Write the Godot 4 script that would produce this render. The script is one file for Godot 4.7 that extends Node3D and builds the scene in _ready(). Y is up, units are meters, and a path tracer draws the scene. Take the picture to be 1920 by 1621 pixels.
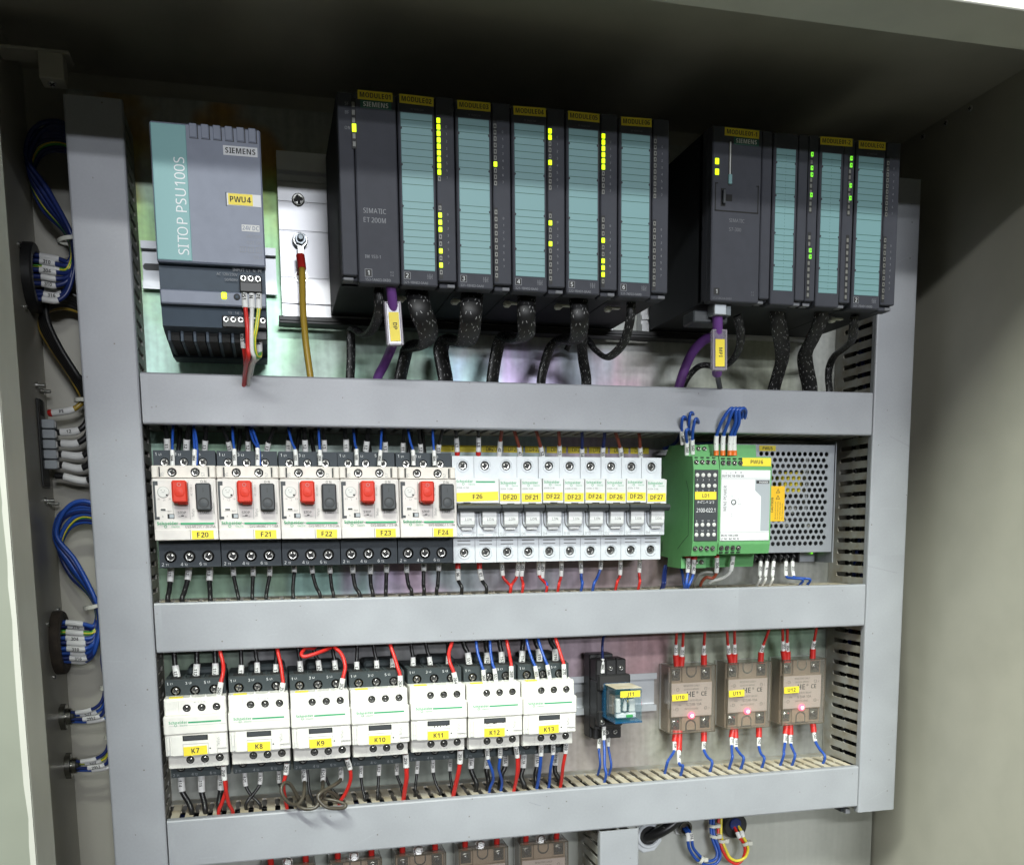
extends Node3D
# An open electrical cabinet seen from in front: mounting plate, slotted trunking and three rows of devices.
# All lengths in the builders are millimetres; x runs right, y up, z out of the mounting plate towards the viewer.

const MM := 0.001
var M := Shape.M
var fonts := Shape.fonts
var taken := {}
var meshes := {}
var rng := RandomNumberGenerator.new()


# ------------------------------------------------------------------ shapes
class Shape:
	static var M := {}
	static var text_cache := {}
	static var fonts := {}
	var tools := {}

	func tool(m: String) -> SurfaceTool:
		if not tools.has(m):
			var s := SurfaceTool.new()
			s.begin(Mesh.PRIMITIVE_TRIANGLES)
			tools[m] = s
		return tools[m]

	func tri3(m: String, a: Vector3, b: Vector3, c: Vector3, na: Vector3, nb: Vector3, nc: Vector3, ua := Vector2.ZERO, ub := Vector2.ZERO, uc := Vector2.ZERO) -> void:
		var s := tool(m)
		var k := 0.001
		var flip := (b - a).cross(c - a).dot(na + nb + nc) > 0.0
		s.set_normal(na); s.set_uv(ua); s.add_vertex(a * k)
		if flip:
			s.set_normal(nc); s.set_uv(uc); s.add_vertex(c * k)
			s.set_normal(nb); s.set_uv(ub); s.add_vertex(b * k)
		else:
			s.set_normal(nb); s.set_uv(ub); s.add_vertex(b * k)
			s.set_normal(nc); s.set_uv(uc); s.add_vertex(c * k)

	func face(m: String, p: Array, n: Vector3) -> void:
		for i in range(1, p.size() - 1):
			tri3(m, p[0], p[i], p[i + 1], n, n, n)

	# a box from corner a to corner b with chamfered edges
	func box(m: String, a: Vector3, b: Vector3, c := 0.4) -> Shape:
		var h := (b - a) * 0.5
		var o := (a + b) * 0.5
		c = minf(c, minf(h.x, minf(h.y, h.z)) * 0.6)
		var i := h - Vector3(c, c, c)
		for ax in 3:
			var u := (ax + 1) % 3
			var w := (ax + 2) % 3
			for sg in [-1.0, 1.0]:
				var n := Vector3.ZERO
				n[ax] = sg
				var q := []
				for t in [[-1, -1], [1, -1], [1, 1], [-1, 1]]:
					var p := Vector3.ZERO
					p[ax] = h[ax] * sg
					p[u] = i[u] * t[0]
					p[w] = i[w] * t[1]
					q.append(o + p)
				face(m, q, n)
				if c <= 0.0:
					continue
				for sg2 in [-1.0, 1.0]:   # the edge between the faces ax and u
					var e := []
					for t in [[0, -1], [0, 1], [1, 1], [1, -1]]:
						var p := Vector3.ZERO
						p[ax] = (h[ax] if t[0] == 0 else i[ax]) * sg
						p[u] = (i[u] if t[0] == 0 else h[u]) * sg2
						p[w] = i[w] * t[1]
						e.append(o + p)
					var nn := Vector3.ZERO
					nn[ax] = sg
					nn[u] = sg2
					face(m, e, nn.normalized())
		if c > 0.0:
			for sx in [-1.0, 1.0]:
				for sy in [-1.0, 1.0]:
					for sz in [-1.0, 1.0]:
						var s := Vector3(sx, sy, sz)
						face(m, [o + Vector3(h.x, i.y, i.z) * s, o + Vector3(i.x, h.y, i.z) * s, o + Vector3(i.x, i.y, h.z) * s], s.normalized())
		return self

	# a flat sheet (print, label) facing +z
	func sheet(m: String, x0: float, y0: float, x1: float, y1: float, z: float) -> Shape:
		face(m, [Vector3(x0, y0, z), Vector3(x1, y0, z), Vector3(x1, y1, z), Vector3(x0, y1, z)], Vector3(0, 0, 1))
		return self

	# polygon in xy extruded from z0 to z1
	func prism_z(m: String, poly: PackedVector2Array, z0: float, z1: float) -> Shape:
		return prism(m, poly, z0, z1, func(p: Vector2, d: float) -> Vector3: return Vector3(p.x, p.y, d), Vector3(0, 0, 1))

	# profile in (z, y) extruded from x0 to x1
	func prism_x(m: String, poly: PackedVector2Array, x0: float, x1: float) -> Shape:
		return prism(m, poly, x0, x1, func(p: Vector2, d: float) -> Vector3: return Vector3(d, p.y, p.x), Vector3(1, 0, 0))

	# outline in (x, z) extruded from y0 to y1
	func prism_y(m: String, poly: PackedVector2Array, y0: float, y1: float) -> Shape:
		return prism(m, poly, y0, y1, func(p: Vector2, d: float) -> Vector3: return Vector3(p.x, d, p.y), Vector3(0, 1, 0))

	func prism(m: String, poly: PackedVector2Array, d0: float, d1: float, put: Callable, axis: Vector3) -> Shape:
		if Geometry2D.is_polygon_clockwise(poly):
			poly = poly.duplicate()
			poly.reverse()
		var idx := Geometry2D.triangulate_polygon(poly)
		for k in range(0, idx.size(), 3):
			for e in [[d0, -1.0], [d1, 1.0]]:
				var n: Vector3 = axis * e[1]
				tri3(m, put.call(poly[idx[k]], e[0]), put.call(poly[idx[k + 1]], e[0]), put.call(poly[idx[k + 2]], e[0]), n, n, n)
		for k in poly.size():
			var a := poly[k]
			var b := poly[(k + 1) % poly.size()]
			var o2 := Vector2(b.y - a.y, a.x - b.x).normalized()
			var n3: Vector3 = (put.call(o2, 0.0) as Vector3).normalized()
			face(m, [put.call(a, d0), put.call(b, d0), put.call(b, d1), put.call(a, d1)], n3)
		return self

	# a solid of revolution: prof holds (radius, distance along axis)
	func lathe(m: String, at: Vector3, axis: Vector3, prof: Array, seg := 18, smooth := false) -> Shape:
		axis = axis.normalized()
		var u := axis.cross(Vector3(0.3, 1, 0.2) if absf(axis.y) < 0.9 else Vector3(1, 0, 0)).normalized()
		var w := axis.cross(u)
		for k in prof.size() - 1:
			var a: Vector2 = prof[k]
			var b: Vector2 = prof[k + 1]
			var sl := Vector2(b.y - a.y, a.x - b.x)
			if sl.length() < 1e-6:
				continue
			sl = sl.normalized()
			for j in seg:
				var t0 := TAU * j / seg
				var t1 := TAU * (j + 1) / seg
				var d0 := u * cos(t0) + w * sin(t0)
				var d1 := u * cos(t1) + w * sin(t1)
				var n0 := (d0 * sl.x + axis * sl.y).normalized()
				var n1 := (d1 * sl.x + axis * sl.y).normalized()
				var p := at + d0 * a.x + axis * a.y
				var q := at + d1 * a.x + axis * a.y
				var r := at + d1 * b.x + axis * b.y
				var s := at + d0 * b.x + axis * b.y
				if a.x > 1e-5:
					tri3(m, p, q, r, n0, n1, n1)
				if b.x > 1e-5:
					tri3(m, p, r, s, n0, n1, n0)
		return self

	func cyl(m: String, at: Vector3, axis: Vector3, r: float, h: float, seg := 18, bev := 0.3) -> Shape:
		bev = minf(bev, minf(r, h) * 0.4)
		return lathe(m, at, axis, [Vector2(0, 0), Vector2(r, 0), Vector2(r, h - bev), Vector2(r - bev, h), Vector2(0, h)], seg)

	# a row of rectangular cells facing +z, each with a round hole of the given depth
	func hole_plate(m: String, wall: String, floor_m: String, cells: Array, z: float, depth: float, seg := 18) -> Shape:
		var n := Vector3(0, 0, 1)
		for c in cells:
			var ctr := Vector2(c[4], c[5])
			var r: float = c[6]
			var angles := []
			for j in seg:
				angles.append(TAU * j / seg)
			for corner in [Vector2(c[0], c[1]), Vector2(c[2], c[1]), Vector2(c[2], c[3]), Vector2(c[0], c[3])]:
				angles.append(fposmod((corner - ctr).angle(), TAU))
			angles.sort()
			for j in angles.size():
				var t0: float = angles[j]
				var t1: float = angles[(j + 1) % angles.size()]
				if absf(t1 - t0) < 1e-6:
					continue
				var d0 := Vector2(cos(t0), sin(t0))
				var d1 := Vector2(cos(t1), sin(t1))
				var i0 := ctr + d0 * r
				var i1 := ctr + d1 * r
				var o0 := ctr + d0 * _reach(ctr, d0, c)
				var o1 := ctr + d1 * _reach(ctr, d1, c)
				face(m, [Vector3(i0.x, i0.y, z), Vector3(o0.x, o0.y, z), Vector3(o1.x, o1.y, z), Vector3(i1.x, i1.y, z)], n)
				var w0 := Vector3(-d0.x, -d0.y, 0)
				var w1 := Vector3(-d1.x, -d1.y, 0)
				var a := Vector3(i0.x, i0.y, z)
				var b := Vector3(i1.x, i1.y, z)
				var dz := Vector3(0, 0, depth)
				tri3(wall, a, b, b - dz, w0, w1, w1)
				tri3(wall, a, b - dz, a - dz, w0, w1, w0)
				if floor_m != "":
					tri3(floor_m, Vector3(ctr.x, ctr.y, z) - dz, a - dz, b - dz, n, n, n)
		return self

	func _reach(ctr: Vector2, d: Vector2, c: Array) -> float:
		var t := 1e9
		if d.x > 1e-6: t = minf(t, (c[2] - ctr.x) / d.x)
		if d.x < -1e-6: t = minf(t, (c[0] - ctr.x) / d.x)
		if d.y > 1e-6: t = minf(t, (c[3] - ctr.y) / d.y)
		if d.y < -1e-6: t = minf(t, (c[1] - ctr.y) / d.y)
		return t

	# a tube along sampled points; rw and rt are the half width and half thickness
	func tube(m: String, pts: PackedVector3Array, rw: float, rt: float, seg := 10, caps := true, v0 := 0.0) -> Shape:
		var n := pts.size()
		var rings := []
		var up := Vector3(0, 0, 1)
		var along := v0
		for i in n:
			var t := (pts[mini(i + 1, n - 1)] - pts[maxi(i - 1, 0)]).normalized()
			if i == 0 and absf(t.dot(up)) > 0.8:
				up = Vector3(0, 1, 0)
			up = (up - t * up.dot(t)).normalized()
			var side := t.cross(up).normalized()
			if i > 0:
				along += pts[i].distance_to(pts[i - 1])
			var ring := []
			for j in seg + 1:
				var a := TAU * j / seg
				var d := side * cos(a) * rw + up * sin(a) * rt
				ring.append([pts[i] + d, (side * cos(a) / rw + up * sin(a) / rt).normalized(), Vector2(float(j) / seg * 2.0, along / 12.0)])
			rings.append(ring)
		for i in n - 1:
			for j in seg:
				var a: Array = rings[i][j]
				var b: Array = rings[i][j + 1]
				var c: Array = rings[i + 1][j + 1]
				var d: Array = rings[i + 1][j]
				tri3(m, a[0], b[0], c[0], a[1], b[1], c[1], a[2], b[2], c[2])
				tri3(m, a[0], c[0], d[0], a[1], c[1], d[1], a[2], c[2], d[2])
		if caps:
			for e in [[0, 1, rings[0]], [n - 1, n - 2, rings[n - 1]]]:
				var nn: Vector3 = (pts[e[0]] - pts[e[1]]).normalized()
				for j in seg:
					tri3(m, pts[e[0]], e[2][j][0], e[2][j + 1][0], nn, nn, nn)
		return self

	# lettering: flat print of cap height h, anchored at `at`; across is the reading direction, out the side it faces
	func text(m: String, s: String, at: Vector3, h: float, align := 0, bold := false, across := Vector3(1, 0, 0), out := Vector3(0, 0, 1), most := 0.0) -> Shape:
		if s == "":
			return self
		var key := s + ("#b" if bold else "#r")
		if not text_cache.has(key):
			var tm := TextMesh.new()
			tm.font = fonts["bold" if bold else "regular"]
			tm.text = s
			tm.font_size = 16
			tm.pixel_size = 1.0 / 16.0
			tm.depth = 0.0
			tm.curve_step = 2.0
			var ar := tm.get_mesh_arrays() if tm.get_surface_count() else []
			text_cache[key] = [ar[Mesh.ARRAY_VERTEX], ar[Mesh.ARRAY_INDEX], tm.get_aabb()] if ar else [PackedVector3Array(), PackedInt32Array(), AABB()]
		var c: Array = text_cache[key]
		var box_: AABB = c[2]
		var k := h / 0.714
		var kx := k
		if most > 0.0 and box_.size.x * k > most:
			kx = most / box_.size.x
		var ox := box_.position.x + box_.size.x * 0.5
		if align == -1:
			ox = box_.position.x
		elif align == 1:
			ox = box_.position.x + box_.size.x
		across = across.normalized()
		var upv := out.cross(across).normalized()
		var base: float = -0.335
		var vs: PackedVector3Array = c[0]
		var idx: PackedInt32Array = c[1]
		var st := tool(m)
		var pts := PackedVector3Array()
		for v in vs:
			pts.append((at + across * (v.x - ox) * kx + upv * (v.y - base) * k) * 0.001)
		for i in range(0, idx.size(), 3):
			var a := pts[idx[i]]
			var b := pts[idx[i + 1]]
			var d := pts[idx[i + 2]]
			var flip := (b - a).cross(d - a).dot(out) > 0.0
			for p in ([a, d, b] if flip else [a, b, d]):
				st.set_normal(out)
				st.set_uv(Vector2.ZERO)
				st.add_vertex(p)
		return self

	func mesh() -> ArrayMesh:
		var am := ArrayMesh.new()
		for m in tools:
			tools[m].commit(am)
			am.surface_set_material(am.get_surface_count() - 1, M[m])
		return am


func sh() -> Shape:
	return Shape.new()


func v3(x: float, y: float, z: float) -> Vector3:
	return Vector3(x, y, z)


func poly(a: Array) -> PackedVector2Array:
	var p := PackedVector2Array()
	for i in range(0, a.size(), 2):
		p.append(Vector2(a[i], a[i + 1]))
	return p


func smooth(pts: PackedVector3Array, n: int) -> PackedVector3Array:   # Catmull-Rom through the points
	var r := PackedVector3Array()
	for i in pts.size() - 1:
		var a := pts[maxi(i - 1, 0)]
		var d := pts[mini(i + 2, pts.size() - 1)]
		for j in n:
			r.append(pts[i].cubic_interpolate(pts[i + 1], a, d, float(j) / n))
	r.append(pts[pts.size() - 1])
	return r


# ------------------------------------------------------------------ objects
func numbered(called: String) -> String:
	if not taken.has(called):
		taken[called] = 0
		return called
	taken[called] += 1
	return "%s_%03d" % [called, taken[called]]


func thing(called: String, label: String, category: String, at := Vector3.ZERO, group := "") -> Node3D:
	var o := Node3D.new()
	o.name = numbered(called)
	add_child(o)
	o.position = at * MM
	o.set_meta("label", label)
	o.set_meta("category", category)
	if group:
		o.set_meta("group", group)
	return o


func part(parent: Node3D, called: String, s: Shape, label := "") -> MeshInstance3D:
	return put(parent, called, s.mesh(), Vector3.ZERO, label)


func put(parent: Node3D, called: String, mesh: Mesh, at := Vector3.ZERO, label := "") -> MeshInstance3D:
	var o := MeshInstance3D.new()
	o.name = called
	o.mesh = mesh
	o.position = at * MM
	parent.add_child(o, true)
	if label:
		o.set_meta("label", label)
	return o


# a screw head with a cross recess, one shared mesh per size, turned at random
func screw(parent: Node3D, x: float, y: float, z: float, r: float, m := "zinc", slot := false, axis := Vector3(0, 0, 1)) -> MeshInstance3D:
	var key := "screw%s%.1f%s" % [m, r, slot]
	if not meshes.has(key):
		var s := sh()
		s.lathe(m, Vector3.ZERO, Vector3(0, 0, 1), [Vector2(r, -0.8), Vector2(r, 0.3), Vector2(r * 0.84, 0.7), Vector2(r * 0.62, 0.66), Vector2(r * 0.3, 0.9), Vector2(0, 0.9)], 16)
		var w := r * 0.22
		s.box("recess", v3(-r * 0.72, -w, 0.2), v3(r * 0.72, w, 0.98), 0.05)
		if not slot:
			s.box("recess", v3(-w, -r * 0.72, 0.2), v3(w, r * 0.72, 0.985), 0.05)
			s.lathe("recess", v3(0, 0, 0.2), Vector3(0, 0, 1), [Vector2(r * 0.3, 0), Vector2(r * 0.3, 0.79), Vector2(0, 0.79)], 10)
		meshes[key] = s.mesh()
	var o := put(parent, "screw", meshes[key], v3(x, y, z))
	if axis != Vector3(0, 0, 1):
		o.basis = Basis(Quaternion(Vector3(0, 0, 1), axis.normalized()))
	o.rotate_object_local(Vector3(0, 0, 1), rng.randf() * PI)
	return o


func sticker(parent: Node3D, x0: float, y0: float, x1: float, y1: float, z: float, s: String, h := 0.0, bold := false, tilt := 0.0, m := "label_yellow", called := "label_sticker") -> MeshInstance3D:
	var g := sh()
	var w := x1 - x0
	var t := y1 - y0
	g.box(m, v3(-w / 2, -t / 2, 0), v3(w / 2, t / 2, 0.25), 0.05)
	g.text("ink", s, v3(0, -(h if h > 0.0 else t * 0.5) / 2, 0.29), h if h > 0.0 else t * 0.5, 0, bold, Vector3(1, 0, 0), Vector3(0, 0, 1), w * 0.88)
	var o := put(parent, called, g.mesh(), v3((x0 + x1) / 2, (y0 + y1) / 2, z))
	o.rotation.z = tilt
	return o


# a single wire from its terminal outwards; points a..b carry the printed marker sleeve, before that a ferrule
func wire(color: String, r: float, mark: String, a: int, b: int, ferrule: String, p: Array, label: String, group: String) -> void:
	var pts := PackedVector3Array()
	for i in range(0, p.size(), 3):
		pts.append(v3(p[i], p[i + 1], p[i + 2]))
	wire_part(thing("wire", label, "wire", pts[0], group), color, r, mark, a, b, ferrule, pts, "insulation")


func wire_part(t: Node3D, color: String, r: float, mark: String, a: int, b: int, ferrule: String, pts: PackedVector3Array, called: String) -> void:
	var n := 6
	var o: Vector3 = t.position / MM
	for i in pts.size():
		pts[i] -= o
	var line := smooth(pts, n)
	var body := sh()
	if color == "yellowgreen":
		body.tube("wire_green", line, r, r, 10)
		for k in 2:
			var strip := PackedVector3Array()
			for q in line:
				strip.append(q + v3(-0.35 * r if k == 0 else 0.5 * r, 0, 0.62 * r))
			body.tube("wire_yellow", strip, r * 0.42, r * 0.5, 6)
	else:
		body.tube("wire_" + color, line, r, r, 10)
	var core := part(t, called, body)
	if ferrule != "":
		var f := line.slice(0, a * n + 1)
		var fr := r + (1.5 if ferrule == "red" and color in ["red", "blue"] else 0.75)
		part(t if called == "insulation" else core, "ferrule", sh().tube("wire_" + ferrule, f, fr, fr, 12))
	if b > a:
		var sl := line.slice(a * n, b * n + 1)
		var g := sh().tube("sleeve", sl, r + 0.62, r + 0.45, 12)
		if mark != "":
			var mid := sl[sl.size() / 2]
			var along := (sl[sl.size() - 1] - sl[0]).normalized()
			var out := Vector3(-0.2, 0.0, 1.0)
			out = (out - along * out.dot(along)).normalized()
			var length := sl[0].distance_to(sl[sl.size() - 1])
			if along.y < 0.0 and absf(along.y) > absf(along.x) or along.x < 0.0 and absf(along.x) >= absf(along.y):
				along = -along
			if absf(along.y) > absf(along.x):
				along = -along
			var up := out.cross(along)
			var h := minf(2.3, (r + 0.6) * 1.15)
			g.text("ink", mark, mid + out * (r + 0.72) - up * h * 0.5, h, 0, true, along, out, length * 0.8)
		part(t if called == "insulation" else core, "marker_sleeve", g)


func cable(kind: String, rw: float, rt: float, p: Array, label: String, group: String) -> void:
	var pts := PackedVector3Array()
	for i in range(0, p.size(), 3):
		pts.append(v3(p[i], p[i + 1], p[i + 2]))
	var t := thing("braided_cable" if kind == "braid" else "bus_cable" if kind == "purple" else "cable", label, "cable", pts[0], group)
	var o := pts[0]
	for i in pts.size():
		pts[i] -= o
	var line := smooth(pts, 9)
	part(t, "braided_sleeve" if kind == "braid" else "sheath", sh().tube("braid" if kind == "braid" else "sheath_purple" if kind == "purple" else "wire_black", line, rw, rt, 16))


# ------------------------------------------------------------------ materials
func noise_tex(freq: float, seed_: int, ramp: Array, size := 256, octaves := 4) -> NoiseTexture2D:
	var f := FastNoiseLite.new()
	f.noise_type = FastNoiseLite.TYPE_SIMPLEX_SMOOTH
	f.frequency = freq
	f.seed = seed_
	f.fractal_octaves = octaves
	var t := NoiseTexture2D.new()
	t.width = size
	t.height = size
	t.seamless = true
	t.noise = f
	if ramp:
		var g := Gradient.new()
		g.offsets = PackedFloat32Array([0.0, 0.5, 1.0])
		g.colors = PackedColorArray(ramp)
		t.color_ramp = g
	return t


func mat(called: String, c: Color, rough: float, metal := 0.0) -> StandardMaterial3D:
	var m := StandardMaterial3D.new()
	m.resource_name = called
	m.albedo_color = c.linear_to_srgb()
	m.roughness = rough
	m.metallic = metal
	M[called] = m
	return m


func tri_world(m: StandardMaterial3D, scale_: float) -> void:
	m.uv1_triplanar = true
	m.uv1_world_triplanar = true
	m.uv1_scale = Vector3(scale_, scale_, scale_)


func glow(called: String, c: Color, e: float) -> void:
	var m := mat(called, c * 0.5, 0.4)
	m.emission_enabled = true
	m.emission = c.linear_to_srgb()
	m.emission_energy_multiplier = e


func materials() -> void:
	var grain := noise_tex(0.12, 3, [], 256, 3)                       # moulded-plastic grain
	var peel := noise_tex(0.03, 5, [], 256, 2)                        # powder-coat orange peel
	var smudge := noise_tex(0.012, 7, [Color(0.95, 0.95, 0.95), Color(0.98, 0.98, 0.98), Color(1, 1, 1)], 256, 5)
	var dusty := noise_tex(0.02, 9, [Color(0.84, 0.79, 0.70), Color(0.94, 0.92, 0.88), Color(1, 1, 1)], 256, 5)
	var blotch := noise_tex(0.016, 11, [Color(0.45, 0.45, 0.45), Color(0.62, 0.62, 0.62), Color(0.85, 0.85, 0.85)], 256, 5)
	# painted sheet steel
	for d in [["paint_inside", Color(0.425, 0.41, 0.355), 0.45], ["paint_outside", Color(0.20, 0.213, 0.175), 0.5], ["paint_header", Color(0.55, 0.55, 0.48), 0.5], ["paint_worn", Color(0.42, 0.42, 0.38), 0.6]]:
		var m := mat(d[0], d[1], d[2])
		m.albedo_texture = smudge
		m.heightmap_enabled = true
		m.heightmap_texture = peel
		m.heightmap_scale = 0.003
		tri_world(m, 5.0)
	# plastics
	for d in [["duct", Color(0.35, 0.362, 0.392), 0.4], ["duct_slat", Color(0.36, 0.365, 0.36), 0.6], ["duct_dust", Color(0.60, 0.56, 0.48), 0.85],
			["gv_dark", Color(0.045, 0.055, 0.066), 0.5], ["gv_cream", Color(0.70, 0.655, 0.60), 0.45], ["gv_white", Color(0.68, 0.64, 0.615), 0.45], ["mcb", Color(0.635, 0.665, 0.705), 0.4], ["mcb_panel", Color(0.71, 0.72, 0.725), 0.4],
			["k_cream", Color(0.80, 0.785, 0.74), 0.42], ["k_low", Color(0.66, 0.645, 0.61), 0.45], ["k_dark", Color(0.045, 0.056, 0.06), 0.5], ["plc", Color(0.062, 0.065, 0.079), 0.62], ["plc_side", Color(0.03, 0.033, 0.038), 0.6],
			["psu", Color(0.215, 0.242, 0.315), 0.5], ["psu_dark", Color(0.06, 0.082, 0.11), 0.5], ["black_plastic", Color(0.014, 0.014, 0.015), 0.45], ["green_case", Color(0.12, 0.36, 0.13), 0.5], ["ssr_body", Color(0.27, 0.20, 0.135), 0.5]]:
		var m := mat(d[0], d[1], d[2])
		m.albedo_texture = smudge
		m.heightmap_enabled = true
		m.heightmap_texture = grain
		m.heightmap_scale = 0.0012
		tri_world(m, 24.0)
	M["duct"].heightmap_enabled = false
	# faint rubbing, dust specks and hairline scratches on the trunking covers
	var du := Image.create(1024, 1024, false, Image.FORMAT_RGB8)
	var dn := FastNoiseLite.new(); dn.seed = 41; dn.frequency = 0.006; dn.fractal_octaves = 3
	var df := FastNoiseLite.new(); df.seed = 42; df.frequency = 0.18
	for y in 1024:
		for x in 1024:
			var v := 0.965 + dn.get_noise_2d(x, y) * 0.05 + df.get_noise_2d(x, y) * 0.018
			du.set_pixel(x, y, Color(v, v, v))
	rng.seed = 43
	for k in 260:
		var x := rng.randi_range(2, 1020)
		var y := rng.randi_range(2, 1020)
		var c := Color(0.62, 0.58, 0.5) if rng.randf() < 0.7 else Color(1, 1, 1)
		du.fill_rect(Rect2i(x, y, rng.randi_range(1, 2), rng.randi_range(1, 2)), c)
	for k in 26:
		var x := rng.randf_range(20, 1000)
		var y := rng.randf_range(20, 1000)
		var a := rng.randf_range(-0.5, 0.5)
		var dark := rng.randf() < 0.5
		for q in rng.randi_range(14, 70):
			var px := int(x + cos(a) * q)
			var py := int(y + sin(a) * q)
			if px > 0 and px < 1023 and py > 0 and py < 1023:
				var o := du.get_pixel(px, py)
				du.set_pixel(px, py, o * (0.9 if dark else 1.05))
	M["duct"].albedo_texture = ImageTexture.create_from_image(du)
	tri_world(M["duct"], 2.1)
	for k in ["plc", "plc_side", "red_plastic", "gv_dark", "k_dark", "psu_dark"]:
		if M.has(k):
			M[k].metallic_specular = 0.32
	M["duct_dust"].albedo_texture = dusty
	M["duct_slat"].albedo_texture = dusty
	tri_world(M["duct_dust"], 9.0)
	tri_world(M["duct_slat"], 9.0)
	mat("red_plastic", Color(0.56, 0.036, 0.018), 0.4)
	M["red_plastic"].metallic_specular = 0.32
	var db := mat("dust_brown", Color(0.17, 0.14, 0.105), 0.9)
	db.albedo_texture = blotch
	tri_world(db, 30.0)
	mat("paint_white", Color(0.66, 0.65, 0.6), 0.5)
	mat("gasket", Color(0.012, 0.012, 0.012), 0.7)
	mat("recess", Color(0.015, 0.015, 0.016), 0.6)
	mat("hole", Color(0.01, 0.01, 0.01), 0.8)
	mat("hole_grey", Color(0.20, 0.20, 0.20), 0.7)
	mat("teal", Color(0.19, 0.365, 0.378), 0.5)
	mat("teal_psu", Color(0.18, 0.40, 0.40), 0.45)
	mat("paper", Color(0.73, 0.74, 0.76), 0.6)
	mat("ssr_print", Color(0.43, 0.355, 0.31), 0.6)
	mat("tape_white", Color(0.62, 0.62, 0.6), 0.6)
	mat("panel_grey", Color(0.36, 0.39, 0.42), 0.5)
	mat("panel_dark", Color(0.035, 0.04, 0.045), 0.5)
	mat("label_yellow", Color(0.83, 0.66, 0.035), 0.5)
	mat("label_dim", Color(0.83, 0.66, 0.035), 0.6)
	mat("label_orange", Color(0.85, 0.5, 0.01), 0.5)
	mat("ink", Color(0.03, 0.03, 0.028), 0.7)
	mat("ink_soft", Color(0.25, 0.25, 0.25), 0.7)
	mat("ink_white", Color(0.84, 0.86, 0.87), 0.6)
	mat("ink_grey", Color(0.26, 0.27, 0.29), 0.6)
	mat("ink_dim", Color(0.16, 0.165, 0.18), 0.6)
	mat("ink_green", Color(0.02, 0.33, 0.13), 0.5)
	mat("ink_teal", Color(0.03, 0.12, 0.09), 0.5)
	mat("led_off", Color(0.20, 0.20, 0.18), 0.4)
	mat("dial", Color(0.62, 0.62, 0.6), 0.5)
	mat("nylon", Color(0.62, 0.62, 0.55), 0.45)
	mat("sleeve", Color(0.74, 0.74, 0.73), 0.5)
	for d in [["black", Color(0.013, 0.013, 0.014)], ["red", Color(0.58, 0.025, 0.02)], ["blue", Color(0.018, 0.075, 0.36)], ["navy", Color(0.012, 0.025, 0.13)], ["brown", Color(0.25, 0.05, 0.025)], ["white", Color(0.7, 0.7, 0.68)], ["grey", Color(0.25, 0.25, 0.23)], ["smoke", Color(0.07, 0.06, 0.045)],
			["earth", Color(0.36, 0.24, 0.03)], ["orange", Color(0.75, 0.16, 0.02)], ["green", Color(0.06, 0.36, 0.05)], ["yellow", Color(0.72, 0.6, 0.05)]]:
		mat("wire_" + d[0], d[1], 0.36)
	mat("sheath_purple", Color(0.145, 0.05, 0.24), 0.42)
	# metals
	mat("zinc", Color(0.72, 0.72, 0.70), 0.28, 1.0)
	mat("nickel", Color(0.33, 0.325, 0.30), 0.24, 1.0)
	mat("steel_dark", Color(0.16, 0.18, 0.19), 0.35, 0.8)
	mat("steel_mid", Color(0.40, 0.43, 0.45), 0.4, 0.8)
	mat("tag_rim", Color(0.27, 0.25, 0.29), 0.35)
	mat("ssr_edge", Color(0.10, 0.085, 0.06), 0.3)
	mat("brass", Color(0.55, 0.40, 0.14), 0.4, 1.0)
	var alu := mat("aluminium", Color(0.80, 0.80, 0.82), 0.42, 0.55)
	alu.albedo_texture = smudge
	tri_world(alu, 8.0)
	var rail := mat("rail_zinc", Color(0.52, 0.54, 0.56), 0.42, 0.6)
	rail.albedo_texture = smudge
	tri_world(rail, 12.0)
	var psm := mat("galvanised", Color(0.36, 0.38, 0.41), 0.42, 0.55)
	psm.albedo_texture = smudge
	tri_world(psm, 10.0)
	var rust := mat("rusty_ring", Color(0.10, 0.075, 0.055), 0.8)
	rust.albedo_texture = blotch
	tri_world(rust, 22.0)
	# clear plastics
	for d in [["clear_ssr", Color(0.55, 0.47, 0.38, 0.16), 0.12], ["clear_tag", Color(0.42, 0.39, 0.46, 0.35), 0.2], ["clear_relay", Color(0.05, 0.30, 0.40, 0.14), 0.06], ["clear_blue", Color(0.01, 0.10, 0.24, 0.6), 0.12], ["clear_front", Color(0.5, 0.45, 0.4, 0.06), 0.1]]:
		var m := mat(d[0], d[1], d[2])
		m.albedo_color = Color(d[1].r, d[1].g, d[1].b).linear_to_srgb()
		m.albedo_color.a = d[1].a
		m.transparency = BaseMaterial3D.TRANSPARENCY_ALPHA
	# lamps on the devices
	glow("led_yellow", Color(0.62, 0.95, 0.0), 1.7)
	glow("led_green", Color(0.22, 0.95, 0.04), 0.9)
	glow("led_red", Color(1.0, 0.06, 0.13), 4.0)
	glow("led_red_core", Color(1.0, 0.75, 0.75), 2.5)
	# braided sleeving: black monofilament with pale flecks
	var im := Image.create(128, 128, false, Image.FORMAT_RGB8)
	im.fill(Color(0.06, 0.06, 0.065))
	rng.seed = 21
	for row in 8:
		for k in 8:
			if rng.randf() < 0.36:
				var x := k * 16 + (row % 2) * 8 + rng.randi_range(-1, 1)
				var y := row * 16 + rng.randi_range(-2, 2)
				var c := Color(1, 1, 1) * rng.randf_range(0.3, 0.8)
				var lean := 0.3 if (row + k) % 2 == 0 else -0.3
				for q in 11:
					for w in 3:
						im.set_pixel(posmod(x + int(q * lean) + w, 128), posmod(y + q, 128), Color(c.r, c.g, c.b))
	var br := mat("braid", Color(1, 1, 1), 0.5)
	br.albedo_texture = ImageTexture.create_from_image(im)
	br.uv1_scale = Vector3(1.0, 0.7, 1)
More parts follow.
